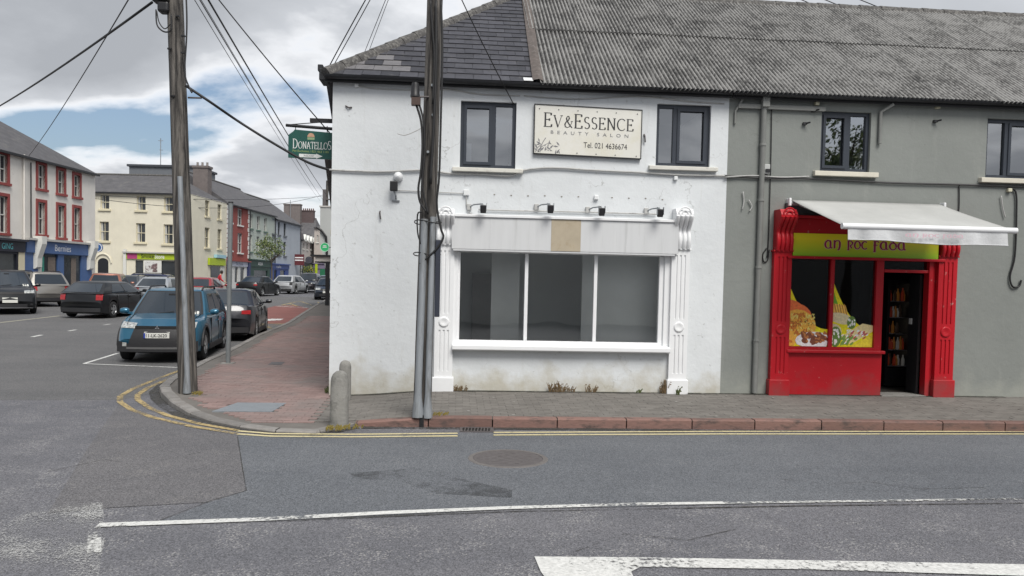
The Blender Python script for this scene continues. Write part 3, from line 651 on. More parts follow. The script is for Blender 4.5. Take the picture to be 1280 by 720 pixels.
# upper windows: frame > casements, pane; sill
def casement(parent, r, split, openside, depth=.10, fw=.055):
    x0, x1, z0, z1 = r; y = D + depth
    f = MB(); f.box(x0, x0 + fw, y - .04, y + .03, z0, z1); f.box(x1 - fw, x1, y - .04, y + .03, z0, z1); f.box(x0 + fw, x1 - fw, y - .04, y + .03, z1 - fw, z1); f.box(x0 + fw, x1 - fw, y - .04, y + .03, z0, z0 + fw)
    xs_ = x0 + (x1 - x0) * split; f.box(xs_ - fw * .6, xs_ + fw * .6, y - .042, y + .028, z0 + fw, z1 - fw)
    fo = f.build('window_frame', ANTH, parent)
    a, c_ = (x0 + fw, xs_ - fw * .6) if openside == 'l' else (xs_ + fw * .6, x1 - fw)
    g = MB(); e = .045
    g.box(a, a + e, y - .058, y - .02, z0 + fw, z1 - fw); g.box(c_ - e, c_, y - .058, y - .02, z0 + fw, z1 - fw); g.box(a + e, c_ - e, y - .058, y - .02, z1 - fw - e, z1 - fw); g.box(a + e, c_ - e, y - .058, y - .02, z0 + fw, z0 + fw + e)
    g.build('sash', ANTH, fo)
    for u0, u1 in ((x0 + fw, xs_ - fw * .6), (xs_ + fw * .6, x1 - fw)):
        p_ = MB(); p_.poly([(u0, y, z0 + fw), (u1, y, z0 + fw), (u1, y + .001, z1 - fw), (u0, y + .001, z1 - fw)]); p_.build('pane', GLASS2, fo)
    rm = MB(); d_ = 1.6
    rm.poly([(x0, y + d_, z0), (x1, y + d_, z0), (x1, y + d_, z1), (x0, y + d_, z1)]); rm.poly([(x0 - .01, y + .04, z0), (x0 - .01, y + d_, z0), (x0 - .01, y + d_, z1), (x0 - .01, y + .04, z1)])
    rm.poly([(x1 + .01, y + .04, z0), (x1 + .01, y + .04, z1), (x1 + .01, y + d_, z1), (x1 + .01, y + d_, z0)]); rm.poly([(x0, y + .04, z0), (x1, y + .04, z0), (x1, y + d_, z0), (x0, y + d_, z0)]); rm.poly([(x0, y + .04, z1), (x0, y + d_, z1), (x1, y + d_, z1), (x1, y + .04, z1)])
    rm.build('room', ROOMW, parent)
    return fo
def sill(parent, r, over=.1, h=.075, m=SILL, drop=0):
    x0, x1, z0, z1 = r; b = MB(); b.ext([(x0 - over, D - .09, z0 - .012), (x0 - over, D + .09, z0 + .012), (x0 - over, D + .09, z0 - h), (x0 - over, D - .09, z0 - h)], (x1 - x0 + 2 * over, 0, 0))
    return b.build('window_sill', m, parent, bevel=.008)
casement(white, wA, .60, 'l'); casement(white, wB, .36, 'r'); casement(grey, wC, .58, 'l'); casement(grey, wD, .42, 'r')
sill(white, wA, .12); sill(white, wB, .12); sill(grey, wC, .12, .09, mat('cream_sill', (.58, .55, .47), .8, .1, 5)); sill(grey, wD, .12, .09, MATS['cream_sill'])
# something white propped inside window A, curtain in C
b = MB(); b.box(wA[0] + .1, wA[0] + .19, D + .4, D + .45, wA[2], wA[2] + .45); b.build('box_inside_window', WPAINT, white)
b = MB(); b.box(wC[0] + .07, wC[1] - .07, D + .2, D + .5, wC[2], wC[2] + .14); b.build('pillow_inside_window', mat('pale_cloth', (.6, .62, .65), .9, .1), grey, bevel=.04)

# roof: slate hip, slate by slate
oh = .14
e0 = Vector((XC - .10, D - oh, ZE)); XV = fx(666, 104)[0]; apex = Vector((XV + .12, RY, RZ))
slope = (RZ - ZE) / (RY - (D - oh)); sl_len = math.hypot(RZ - ZE, RY - (D - oh)); ca, sa = (RY - (D - oh)) / sl_len, (RZ - ZE) / sl_len
def rs(x, s, up=0): return Vector((x, D - oh + s * ca - up * sa, ZE + s * sa + up * ca))     # roof plane: x, distance up the slope, lift
def hipx(s): t = s / sl_len; return e0.x + (apex.x - e0.x) * t
b = MB(); b.poly([rs(e0.x, 0, -.03), rs(14, 0, -.03), rs(14, sl_len, -.03), rs(apex.x, sl_len, -.03)])
b.poly([(e0.x, D - oh, ZE - .03), tuple(apex - Vector((0, 0, .03))), (wb2.x + .06, BY + .1, ZE - .03)]); b.poly([(wb2.x + .06, BY + .1, ZE - .03), tuple(apex - Vector((0, 0, .03))), (14, RY, RZ - .03), (14, BY + .1, ZE - .03)])
b.poly([(14, D - oh, ZE - .03), (14, BY + .1, ZE - .03), (14, RY, RZ - .03)])
roofw = b.build('roof', ROOFSL, white)
ex = .25; s = 0; row = 0
vx = lambda s: XV + (apex.x - XV) * s / sl_len
while s < sl_len - .05:
    x = e0.x - .3 + (row % 2) * .145 + R.uniform(-.02, .02)
    while x < vx(s):
        w_ = .29; a0, a1 = x, x + w_ - .006; s1 = min(s + ex * 1.6, sl_len)
        lo0, hi0 = max(a0, hipx(s)), min(a1, vx(s)); lo1, hi1 = max(a0, hipx(s1)), min(a1, vx(s1))
        if hi0 - lo0 > .03:
            if hi1 <= lo1: lo1 = hi1 = max(min(lo1, a1), a0)
            j = R.uniform(0, .004); dj = R.uniform(-.012, .012); b = MB()
            P = [rs(lo0, s + dj, .023 + j), rs(hi0, s + dj, .023 + j), rs(hi1, s1, .004), rs(lo1, s1, .004)]
            Q = [rs(lo0, s + dj, .014 + j), rs(hi0, s + dj, .014 + j), rs(hi1, s1, -.006), rs(lo1, s1, -.006)]
            b.poly(P); b.poly([Q[0], Q[1], P[1], P[0]]); b.poly([Q[1], Q[2], P[2], P[1]]); b.poly([Q[3], Q[0], P[0], P[3]])
            b.build('slate', SLATE, roofw)
        x += w_
    s += ex; row += 1
# repaired pale slates and white patch
for xx, ss in ((fx(428, 85)[0] + .1, .3), (fx(452, 82)[0], .33), (fx(468, 78)[0], .05 + .3)):
    pass
PS = mat('pale_slate', (.15, .145, .15), .6, .15, 8)
k = 0
for o in list(roofw.children):
    if o.name.startswith('slate'):
        v = o.data.vertices[0].co
        if (v.x < -.9 and .25 < (v.z - ZE) / sa < 1.0 and R.random() < .6): o.data.materials[0] = PS
b = MB(); q = rs(XV - .12, .03, .05); b.ext([rs(XV - .16, -.01, .04), rs(XV - .01, -.01, .04), rs(XV - .01, .13, .03), rs(XV - .16, .13, .03)], (0, 0, .01)); b.build('flashing_patch', WPAINT, roofw)
# hip and ridge tiles
def tiles(a, c_, n, parent, wd=.15, name='ridge_tile', lift=.05):
    a, c_ = Vector(a), Vector(c_); d = (c_ - a); side = d.cross(Vector((0, 0, 1))).normalized(); upv = side.cross(d).normalized()
    for i in range(n):
        p = a + d * (i / n); q = a + d * ((i + 1.04) / n); b = MB(); rows = []
        for pp, k in ((p, 1.0), (q, .93)):
            rows.append([pp + side * (wd * math.cos(t) * k) + upv * (lift - .10 + .165 * math.sin(t) * k + R.uniform(-.004, .004)) for t in [math.pi * j / 6 for j in range(7)]])
        b.grid(rows); b.poly(rows[0]); b.poly(rows[1][::-1]); b.build(name, CAPT, parent, smooth=50)
tiles(e0 + Vector((0, 0, .02)), apex, 16, roofw, .105, 'hip_tile', .03)
tiles(apex, (XM + .05, RY, RZ), 8, roofw)
# verge strip between slates and sheeting
b = MB(); b.grid([[rs(vx(s_) - .02, s_, .05), rs(vx(s_) + .07, s_, .075), rs(vx(s_) + .15, s_, .05)] for s_ in [sl_len * i / 12 for i in range(13)]]); b.build('verge_strip', mat('brown_flashing', (.10, .085, .078), .9, .3, 9, dirt=(.2, .19, .18), dscale=14), roofw)
# corrugated sheets
pitch, amp = .0735, .021
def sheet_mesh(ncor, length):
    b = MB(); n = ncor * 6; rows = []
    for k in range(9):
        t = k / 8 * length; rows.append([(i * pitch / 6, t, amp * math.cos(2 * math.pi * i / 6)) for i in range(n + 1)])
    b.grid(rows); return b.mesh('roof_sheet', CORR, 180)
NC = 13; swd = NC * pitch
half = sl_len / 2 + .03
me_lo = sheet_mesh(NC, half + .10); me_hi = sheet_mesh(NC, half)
ang = math.atan2(sa, ca)
xx = XV + .10; i = 0
grey_roof = MB(); grey_roof.poly([rs(XM, 0, -.012), rs(14, 0, -.012), rs(14, sl_len, -.012), rs(XM, sl_len, -.012)]); groof = grey_roof.build('roof', DARKI, grey)
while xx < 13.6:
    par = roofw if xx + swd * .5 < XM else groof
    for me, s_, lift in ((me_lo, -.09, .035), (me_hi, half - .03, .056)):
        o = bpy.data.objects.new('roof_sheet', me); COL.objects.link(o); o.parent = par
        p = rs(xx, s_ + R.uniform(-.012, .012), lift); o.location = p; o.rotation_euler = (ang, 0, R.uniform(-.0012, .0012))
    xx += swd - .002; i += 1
tiles((XM + .05, RY, RZ), (14, RY, RZ), 20, groof, .17)
# fascia board and gutter
FASC = mat('fascia_board', (.02, .02, .022), .5, .1)
def gutter(x0, x1, par):
    b = MB(); y = D - oh - .03; rows = []
    for x in [x0 + (x1 - x0) * i / 8 for i in range(9)]:
        rows.append([(x, y + .055 * math.cos(t), ZE - .005 - .006 * math.sin(x * 1.3) - .062 * math.sin(t)) for t in [math.pi * j / 7 for j in range(8)]])
    b.grid(rows); b.build('gutter', GUTTER, par, smooth=80)
    b = MB(); b.box(x0, x1, D - oh + .03, D - oh + .055, ZE - .10, ZE + .03); b.box(x0, x1, D - oh + .055, D + .01, ZE - .035, ZE - .02); b.build('fascia_board', FASC, par)
gutter(XC - .1, XM - .01, white); gutter(XM + .01, 14, grey)
# corner end of the left eaves and gutter bracket
b = MB(); q = Vector((XC - .13, D - oh + .1, ZE - .02)); b.box(q.x - .07, q.x + .03, q.y - .06, q.y + .35, q.z - .05, q.z + .13); b.box(q.x - .10, q.x - .02, q.y - .02, q.y + .3, q.z + .10, q.z + .2); b.build('gutter_end', GUTTER, white, bevel=.01)
# downpipe on the grey wall
DPM = mat('grey_pipe', (.20, .205, .195), .6, .1, 5)
xp = fx(948, 300)[0]
b = MB(); b.tube([(xp, D - .05, .22), (xp, D - .05, ZE - .25), (xp + .02, D - .10, ZE - .08)], .045, 10); b.build('downpipe', DPM, grey, smooth=50)
b = MB(); b.box(xp - .05, xp + .07, D - .13, D - .01, ZE - .22, ZE - .03); b.build('rainwater_hopper', DPM, grey, bevel=.01)
for z_ in (1.1, 2.3, 3.4, 4.3): b = MB(); b.lathe([(.055, -.02), (.055, .02)], (xp, D - .05, z_), n=12); b.build('pipe_clip', DPM, grey)
# horizontal conduit on grey wall near the eaves and angled strut
b = MB(); a = fx(922, 128); c_ = fx(1030, 132); b.box(a[0], c_[0], D - .06, D - .005, a[1] - .1, a[1] - .03); b.build('wall_board', DPM, grey)
b = MB(); a = fx(1098, 180); c_ = fx(1112, 132); b.tube([(a[0], D - .04, a[1]), (a[0], D - .04, c_[1] - .12), (c_[0], D - .12, c_[1])], .03, 8); b.build('overflow_pipe', DPM, grey, smooth=50)
b = MB(); a = fx(918, 155); b.tube([(a[0], D - .03, a[1]), (a[0] + .0, D - .03, a[1] + .2), (a[0] + .12, D - .05, a[1] + .42)], .018, 6); b.build('wall_strut', DPM, grey)
CREAMB = mat('cream_plastic', (.5, .48, .36), .6, .1)
for p_ in ((1020, 130), (1171, 134), (1260, 238)):
    q = fx(*p_); b = MB(); b.box(q[0] - .035, q[0] + .035, D - .06, D + .01, q[1] - .03, q[1] + .03); b.build('junction_box', CREAMB, grey, bevel=.008)
for p_ in ((1168, 152), (1016, 139), (1005, 155)):
    q = fx(*p_); b = MB(); b.box(q[0] - .03, q[0] + .03, D - .05, D + .005, q[1] - .02, q[1] + .02); b.tube([(q[0], D - .01, q[1]), (q[0] + .06, D - .10, q[1] + .01)], .014, 6); b.build('wall_light', BLACKP, grey)
q = fx(957, 212); b = MB(); b.box(q[0] - .05, q[0] + .05, D - .07, D + .01, q[1] - .08, q[1] + .08); b.build('meter_box', mat('pale_grey_plastic', (.42, .43, .42), .6, .1), grey, bevel=.01)
b = MB(); b.box(q[0] - .03, q[0] + .06, D - .09, D - .06, q[1] - .05, q[1] - .0); b.build('clip', BLACKP, grey)
WC = lambda P, off=.02: [(*((fx(x, y)[0],)), D - off, fx(x, y)[1]) for x, y in P]
wire('wall_cable', WC([(964, 135), (963, 200), (960, 300), (958, 322)]), .008, parent=grey)
wire('cable_hook', WC([(958, 310), (953, 318), (954, 327), (959, 325), (961, 312)]), .010, parent=grey)
wire('wall_cable', WC([(1258, 236), (1268, 240), (1269, 270), (1267, 320), (1261, 345), (1264, 358), (1272, 358), (1275, 350)], .03), .016, parent=grey)
wire('wall_cable', WC([(1198, 232), (1198, 255), (1197, 268)]), .010, parent=grey)
for P in ([(1250, 245), (1252, 260), (1255, 272)], [(928, 240), (929, 252), (927, 262)], [(935, 250), (939, 258), (936, 264)]): wire('wire_tangle', WC(P, .03), .010, parent=grey, m=WCABLE)
# main service cable along both fronts
wire('wall_cable', WC([(412, 212.5), (440, 214), (480, 215), (530, 213), (562, 217), (600, 218), (638, 220), (655, 213), (690, 210), (740, 213), (800, 216), (850, 219), (905, 220)], .03), .016, parent=white, m=WCABLE)
wire('wall_cable', WC([(905, 220), (935, 222), (960, 223), (1000, 223), (1060, 226), (1120, 229), (1200, 231), (1262, 233), (1300, 234)], .03), .016, parent=grey, m=mat('dark_cable', (.06, .06, .06), .6, .15))
wire('wall_cable', WC([(905, 222), (940, 220), (975, 222), (1010, 221)], .045), .011, parent=grey, m=WCABLE)
wire('wall_cable', WC([(445, 107), (470, 111), (520, 113), (560, 112), (600, 118), (650, 120)], .02), .008, parent=white, m=WCABLE)
wire('wall_cable', WC([(655, 120), (720, 124), (800, 121), (860, 127), (905, 130)], .02), .008, parent=white, m=WCABLE)
wire('wall_cable', WC([(495, 238), (540, 240), (582, 242)], .02), .007, parent=white, m=WCABLE)
wire('wall_cable', WC([(583, 244), (584, 262), (592, 270), (598, 275)], .02), .008, parent=white, m=WCABLE)
wire('wall_cable', WC([(598, 262), (640, 263.5), (720, 265), (820, 268)], .03), .012, parent=white, m=WCABLE)
for p_, s_ in (((583, 241), .045), ((745, 247), .035), ((844, 223), .03), ((446, 107), .03)):
    q = fx(*p_); b = MB(); b.box(q[0] - s_, q[0] + s_, D - .05, D + .01, q[1] - s_, q[1] + s_); b.build('junction_box', WPAINT, white, bevel=.008)
b = MB()
for i in range(11):
    q = fx(618 + i * 21, 244 + i * .5 + R.uniform(-.8, .8)); b.box(q[0] - .012, q[0] + .012, D - .006, D + .01, q[1] - .008, q[1] + .008)
b.build('old_fixing_holes', mat('rust_stain', (.22, .2, .17), .9), white)
# --- big shop window
x0, x1, z0, z1 = bigw; fw = .06; y = D + .06
b = MB(); b.box(x0, x0 + fw * .8, y - .05, y + .05, z0, z1); b.box(x1 - fw * 1.2, x1, y - .05, y + .05, z0, z1); b.box(x0, x1, y - .05, y + .05, z1 - .03, z1 + .02); b.box(x0 - .01, x1 + .01, y - .052, y + .05, z0 - .03, z0 + .055)
wf = b.build('window_frame', WPVC, white, bevel=.006)
xm1, xm2 = fx(657.5, 375)[0], fx(744, 375)[0]
for xm in (xm1, xm2): b = MB(); b.box(xm - .028, xm + .028, y - .055, y + .045, z0 + .055, z1 - .03); b.build('mullion', WPVC, wf, bevel=.006)
for a, c_ in ((x0 + .048, xm1 - .028), (xm1 + .028, xm2 - .028), (xm2 + .028, x1 - .072)):
    b = MB(); b.poly([(a, y, z0 + .055), (c_, y, z0 + .055), (c_, y, z1 - .03), (a, y, z1 - .03)]); b.build('pane', GLASS, wf)
b = MB(); sx0, sx1 = fx(565, 437)[0], fx(835, 437)[0]; b.ext([(sx0, D - .16, z0 - .02), (sx0, D + .02, z0 + .01), (sx0, D + .02, z0 - .1), (sx0, D - .14, z0 - .1), (sx0, D - .16, z0 - .085)], (sx1 - sx0, 0, 0)); b.build('shop_sill', WPVC, white, bevel=.008)
# room behind
rx0, rx1, ry1, rz0, rz1 = x0 - .3, x1 + .25, D + 2.3, z0 - .75, z1 + .06
b = MB(); b.poly([(rx0, ry1, rz0), (rx1, ry1, rz0), (rx1, ry1, rz1), (rx0, ry1, rz1)]); b.poly([(rx0, D + .15, rz0), (rx0, ry1, rz0), (rx0, ry1, rz1), (rx0, D + .15, rz1)]); b.poly([(rx1, D + .15, rz0), (rx1, D + .15, rz1), (rx1, ry1, rz1), (rx1, ry1, rz0)])
b.poly([(rx0, D + .15, rz0), (rx0, D + .15, z0), (rx1, D + .15, z0), (rx1, D + .15, rz0)]); b.poly([(rx0, D + .15, rz1), (rx0, ry1, rz1), (rx1, ry1, rz1), (rx1, D + .15, rz1)]); b.build('room', ROOMS, white)
b = MB(); b.poly([(rx0, D + .15, rz0 + .005), (rx1, D + .15, rz0 + .005), (rx1, ry1, rz0 + .005), (rx0, ry1, rz0 + .005)]); b.build('room_floor', ROOMF, white)
PART_ = mat('partition_board', (.88, .89, .87), .9, .04)
a = fx(614, 370, D + .7)[0]; c_ = fx(649, 370, D + .7)[0]; b = MB(); b.box(a, c_, D + .7, D + .78, rz0, rz1); b.build('partition', PART_, white)
a = fx(727, 370, D + .55)[0]; c_ = fx(836, 370, D + .55)[0]; b = MB(); b.box(a, min(c_, rx1), D + .55, D + .63, rz0, rz1); b.build('partition', PART_, white)
a = fx(590, 370, D + 2.1)[0]; c_ = fx(612, 370, D + 2.1)[0]; b = MB(); b.box(a, c_ + .3, D + 2.1, D + 2.25, rz0, rz0 + 1.9); b.build('inner_door', mat('brown_inner_door', (.4, .39, .37), .7), white)
a = fx(815, 320, D + .5); b = MB(); b.lathe([(.05, -.05), (.05, .0), (0, .0)], (a[0], D + .5, rz1 - .02), n=10); b.build('ceiling_spot', BLACKP, white)
# --- fascia boards
fx0, fx1, fz0, fz1 = rect(565, 275.5, 845, 314.5); cuts = [565, 612, 687.5, 724, 780, 845]
TAN = mat('bare_plywood', (.40, .345, .26), .8, .1, 4, dirt=(.34, .27, .18), dscale=6)
GWH = mat('greyish_white_board', (.56, .57, .58), .6, .04, 2, dirt=(.45, .46, .46), dscale=1.5, stretch=(6, 6, .4))
for i in range(5):
    a, c_ = fx(cuts[i], 295)[0], fx(cuts[i + 1], 295)[0]; b = MB(); yy = D - .155 - (.004 if i == 2 else R.uniform(0, .002)); b.box(a + .0006, c_ - .0006, yy, D + .0, fz0, fz1); o = b.build('fascia_board', TAN if i == 2 else GWH, white)
    if i == 2: o['label'] = 'bare tan plywood panel in the white fascia'
b = MB(); b.box(fx0 + .02, fx1 - .02, D - .18, D, fz1 + .002, fz1 + .045); b.build('fascia_cornice', WPVC, white, bevel=.006)
b = MB(); b.box(fx0 + .02, fx1 - .05, D - .15, D + .05, fz0 - .03, fz0 - .002); b.build('fascia_soffit', GWH, white)
# --- pilasters with flutes, roundel, plinth and scrolled corbel
def pilaster(parent, m, pxa, pxb, pyt, pyb, plinth_py, round_py, corb_py, proj=.07, cproj=.24, up_over=0.0):
    xa, xb, zb_, zt = rect(pxa, pyt, pxb, pyb); zb_ = min(zb_, PZ((xa + xb) / 2, D - .05) + .0) - .03
    zp = fx((pxa + pxb) / 2, plinth_py)[1]; zr = fx((pxa + pxb) / 2, round_py)[1]; zc = fx((pxa + pxb) / 2, corb_py)[1]
    wd = xb - xa; y0_ = D - proj
    b = MB(); b.box(xa, xb, y0_ + .014, D + .01, zp - .01, zt); b.build('pilaster_shaft', m, parent)
    # raised fillets leave the three flutes sunk
    fil = MB(); nb = 3; g = wd * .10; fwid = (wd - nb * g) / (nb + 1)
    e = wd * .16; inner = wd - 2 * e; gw = inner / (nb * 2 - 1) * .9
    cuts_ = [xa]
    for k in range(nb):
        cc = xa + e + inner * (k + .5) / nb; cuts_ += [cc - gw * .42, cc + gw * .42]
    cuts_.append(xb)
    for (za, zb2) in ((zp + .10, zr - .13), (zr + .13, zt - .08)):
        for k in range(0, len(cuts_), 2): fil.box(cuts_[k], cuts_[k + 1], y0_, y0_ + .016, za, zb2)
    for (za, zb2) in ((zp, zp + .10), (zr - .13, zr + .13), (zt - .08, zt)): fil.box(xa, xb, y0_, y0_ + .016, za, zb2)
    fil.build('flute_fillets', m, parent)
    b = MB(); b.lathe([(.0, -.008), (wd * .14, -.010), (wd * .22, -.020), (wd * .27, -.014), (wd * .29, .006)], ((xa + xb) / 2, y0_, zr), 'y', 20); b.build('roundel', m, parent, smooth=60)
    b = MB(); b.box(xa - .025, xb + .025, y0_ - .03, D + .01, zb_, zp); b.build('plinth', m, parent, bevel=.01)
    b = MB(); b.box(xa - .02, xb + .02, y0_ - .02, D + .01, zt, zt + .03); b.build('capital_band', m, parent, bevel=.006)
    # corbel: S-scroll side profile in the y-z plane
    h = zc - zt - .03; zb0 = zt + .03; prof = []
    for t in [i / 22 for i in range(23)]:
        if t < .42: yv = proj * 1.2 + .035 * math.sin(t / .42 * math.pi)
        else:
            q = (t - .42) / .58; yv = proj * 1.2 + (cproj - proj * 1.2) * sm(q * 1.35) if q < .75 else proj * 1.2 + (cproj - proj * 1.2) * (1 - .35 * sm((q - .75) / .25 * .9))
        prof.append((yv, zb0 + t * h))
    out = [(D + .01, zb0)] + [(D - yv, z_) for yv, z_ in prof] + [(D + .01, zb0 + h)]
    b = MB(); b.ext([(xa + .012, yv, z_) for yv, z_ in out], (wd - .024, 0, 0)); co = b.build('corbel', m, parent, smooth=40)
    nr = 4; b = MB()
    for k in range(nr):
        xc_ = xa + wd * (k + .5) / nr; rr = wd / nr * .44
        b.tube([(xc_, D - yv, z_) for yv, z_ in prof if z_ < zb0 + h * .82], rr, 8)
    b.build('corbel_reed', m, co, smooth=60)
    b = MB(); yv = prof[-5][0]; b.tube([((xa + xb) / 2 + wd * .33 * math.cos(t), D - yv - .0, zb0 + h * .87 + wd * .33 * math.sin(t)) for t in [math.pi * i / 10 for i in range(11)]], .014, 6)
    b.tube([((xa + xb) / 2 + wd * .16 * math.cos(t), D - yv - .0, zb0 + h * .87 + wd * .16 * math.sin(t)) for t in [math.pi * i / 8 for i in range(9)]], .012, 6); b.build('corbel_rosette', m, co, smooth=50)
pilaster(white, WPVC, 543.5, 566.5, 307, 487, 471, 402, 262)
pilaster(white, WPVC, 836, 858.5, 313, 486, 474, 408.5, 262)
# window-side jamb strips
b = MB(); a = fx(829.5, 375)[0]; c_ = fx(839, 375)[0]; b.box(a, c_, D - .02, D + .12, z0 - .05, fz0 - .03); b.build('window_jamb', WPVC, white, bevel=.004)
b = MB(); a = fx(566.5, 375)[0]; c_ = fx(572, 375)[0]; b.box(a, c_, D - .02, D + .12, z0 - .05, fz0 - .03); b.build('window_jamb', WPVC, white, bevel=.004)
# --- spotlights over the fascia
for k, (px, py, lab) in enumerate(((604, 262, 'black spotlight over the fascia beside the utility pole'), (688, 262, 'black spotlight right above the tan plywood panel'), (752, 265.5, 'black spotlight between the tan panel and the scrolled corbel'), (825, 267, 'black spotlight close to the scrolled white corbel'))):
    q = fx(px, py, D - .3); wl = fx(px - 17, py - 3)
    t = thing('spotlight', lab, 'spotlight', (wl[0], D, wl[1]), group='spotlights over the white fascia')
    b = MB(); b.box(wl[0] - .045, wl[0] + .03, D - .05, D + .01, wl[1] - .05, wl[1] + .05); b.build('mount', WCABLE, t, bevel=.01)
    b = MB(); b.tube([(wl[0], D - .03, wl[1]), (wl[0] + .06, D - .12, wl[1] + .03), (q[0] - .01, D - .3, q[1] + .09), (q[0], D - .3, q[1] + .06)], .011, 6); b.build('arm', STEELG, t, smooth=60)
    b = MB(); b.ext([(q[0] - .045, D - .35, q[1] + .065), (q[0] + .045, D - .35, q[1] + .065), (q[0] + .045, D - .33, q[1] - .06), (q[0] - .045, D - .33, q[1] - .06)], (0, .06, .01)); b.build('lamp_head', BLACKP, t, bevel=.012)
    for s_ in (-.0525, .0475): b = MB(); b.box(q[0] + s_, q[0] + s_ + .005, D - .35, D - .29, q[1] - .02, q[1] + .1); b.build('bracket', STEELG, t)
q = fx(493, 234)
t = thing('floodlight', 'black floodlight with white motion sensor dome on the bare white wall', 'floodlight', (q[0], D, q[1]))
b = MB(); b.box(q[0] - .06, q[0] + .06, D - .16, D - .08, q[1] - .075, q[1] + .08); b.build('lamp_head', BLACKP, t, bevel=.012)
b = MB(); s_ = fx(498, 221); b.lathe([(.075, 0), (.072, -.05), (.05, -.085), (.0, -.1)], (s_[0], D, s_[1]), 'y', 16); b.build('sensor_dome', WPVC, t, smooth=60)
b = MB(); s_ = fx(495, 247); b.tube([(q[0], D - .11, q[1] - .07), (s_[0], D - .1, s_[1] + .03), (s_[0], D, s_[1] - .02)], .014, 6); b.box(s_[0] - .06, s_[0] + .06, D - .03, D + .01, s_[1] - .06, s_[1] - .04); b.build('arm', STEELG, t)
for p_ in ((475, 268), (805, 172)):
    q = fx(*p_); b = MB(); b.tube([(q[0], D, q[1] + .05), (q[0], D - .05, q[1] + .02), (q[0] + .015, D - .03, q[1] - .08)], .012, 6); b.build('wall_hook', IRON, white)
q = fx(436, 135); b = MB(); b.tube([(q[0] - .05, D - .01, q[1] + .03), (q[0], D - .03, q[1]), (q[0] + .05, D - .01, q[1] + .01)], .012, 6); b.build('wall_hook', IRON, white)
# small things up the left corner of the white wall
b = MB(); p_ = PD(405, 151, 14.2); b.box(p_.x - .25, p_.x + .6, p_.y - .03, p_.y + .03, p_.z - .035, p_.z + .035); b.build('wall_bracket', BLACKP, white)
# ------------------------------------------------------------------ lettering
def arc(cx_, cy_, rx, ry, a0, a1, n=10): return [(cx_ + rx * math.cos(rad(a0 + (a1 - a0) * i / n)), cy_ + ry * math.sin(rad(a0 + (a1 - a0) * i / n))) for i in range(n + 1)]
def L_(*p): return list(p)
SER = {
 'E': (.62, [L_((.1, 0), (.1, 1)), L_((-.02, 1), (.55, 1)), L_((-.02, 0), (.58, 0)), L_((.1, .52), (.42, .52)), L_((.55, 1), (.55, .84)), L_((.58, 0), (.6, .18)), L_((.42, .6), (.42, .44))]),
 'V': (.8, [L_((.06, 1), (.4, 0)), L_((.4, 0), (.72, 1)), L_((-.04, 1), (.18, 1)), L_((.6, 1), (.84, 1))]),
 'S': (.55, [arc(.27, .75, .21, .25, 35, 265, 9) + arc(.27, .25, .23, .25, 90, -145, 9)]),
 'N': (.82, [L_((.12, 0), (.12, 1)), L_((.12, 1), (.7, 0)), L_((.7, 0), (.7, 1)), L_((0, 1), (.2, 1)), L_((.02, 0), (.22, 0)), L_((.58, 1), (.82, 1))]),
 'C': (.76, [arc(.43, .5, .4, .5, 45, 318, 18)]),
 '&': (.85, [[(.78, .0), (.55, .22), (.3, .58), (.24, .78), (.32, .97), (.45, .97), (.5, .8), (.42, .63), (.2, .47), (.1, .28), (.14, .08), (.34, .0), (.55, .1), (.7, .36), (.75, .55)], L_((.64, .55), (.84, .55))]),
 'D': (.82, [L_((.12, 0), (.12, 1)), [(.0, 1), (.3, 1)] + arc(.3, .5, .45, .5, 90, -90, 14) + [(.0, 0)]]),
 'O': (.92, [arc(.46, .5, .4, .5, 90, 450, 24)]),
 'A': (.84, [L_((.4, 1), (.74, 0)), L_((.4, 1), (.08, 0)), L_((.2, .36), (.6, .36)), L_((-.02, 0), (.2, 0)), L_((.62, 0), (.86, 0))]),
 'T': (.7, [L_((.35, 0), (.35, 1)), L_((.0, 1), (.7, 1)), L_((.0, 1), (.0, .84)), L_((.7, 1), (.7, .84)), L_((.24, 0), (.46, 0))]),
 'L': (.6, [L_((.12, 0), (.12, 1)), L_((0, 1), (.26, 1)), L_((0, 0), (.56, 0)), L_((.56, 0), (.58, .2))]),
 ' ': (.4, []),
 # rounded half-uncial letters
 'a': (.82, [arc(.34, .4, .32, .4, 60, 330, 14), [(.5, .82), (.56, .6), (.56, .2), (.66, .02), (.76, .06)], L_((.18, .84), (.56, .78))]),
 'n': (.86, [L_((.1, 0), (.1, .8)), [(.1, .62), (.3, .82), (.55, .8), (.64, .6), (.64, .2), (.55, -.12), (.4, -.16)], L_((0, .82), (.14, .78))]),
 'p': (.72, [L_((.1, -.12), (.1, .84)), [(.0, .82), (.4, .82), (.58, .62), (.5, .42), (.28, .34)], L_((-.04, -.12), (.24, -.12)), L_((.28, .34), (.5, .05))]),
 'o': (.78, [arc(.36, .4, .32, .4, 90, 450, 20)]),
 'c': (.72, [arc(.38, .4, .34, .4, 50, 315, 14)]),
 'f': (.62, [L_((.14, -.25), (.14, .84)), [(.0, .84), (.4, .84), (.54, .74)], L_((.0, .45), (.42, .45)), L_((0, -.25), (.24, -.25))]),
 'd': (.80, [arc(.36, .36, .32, .36, 90, 450, 20), [(.5, .64), (.34, .86), (.1, .98)]]),
}
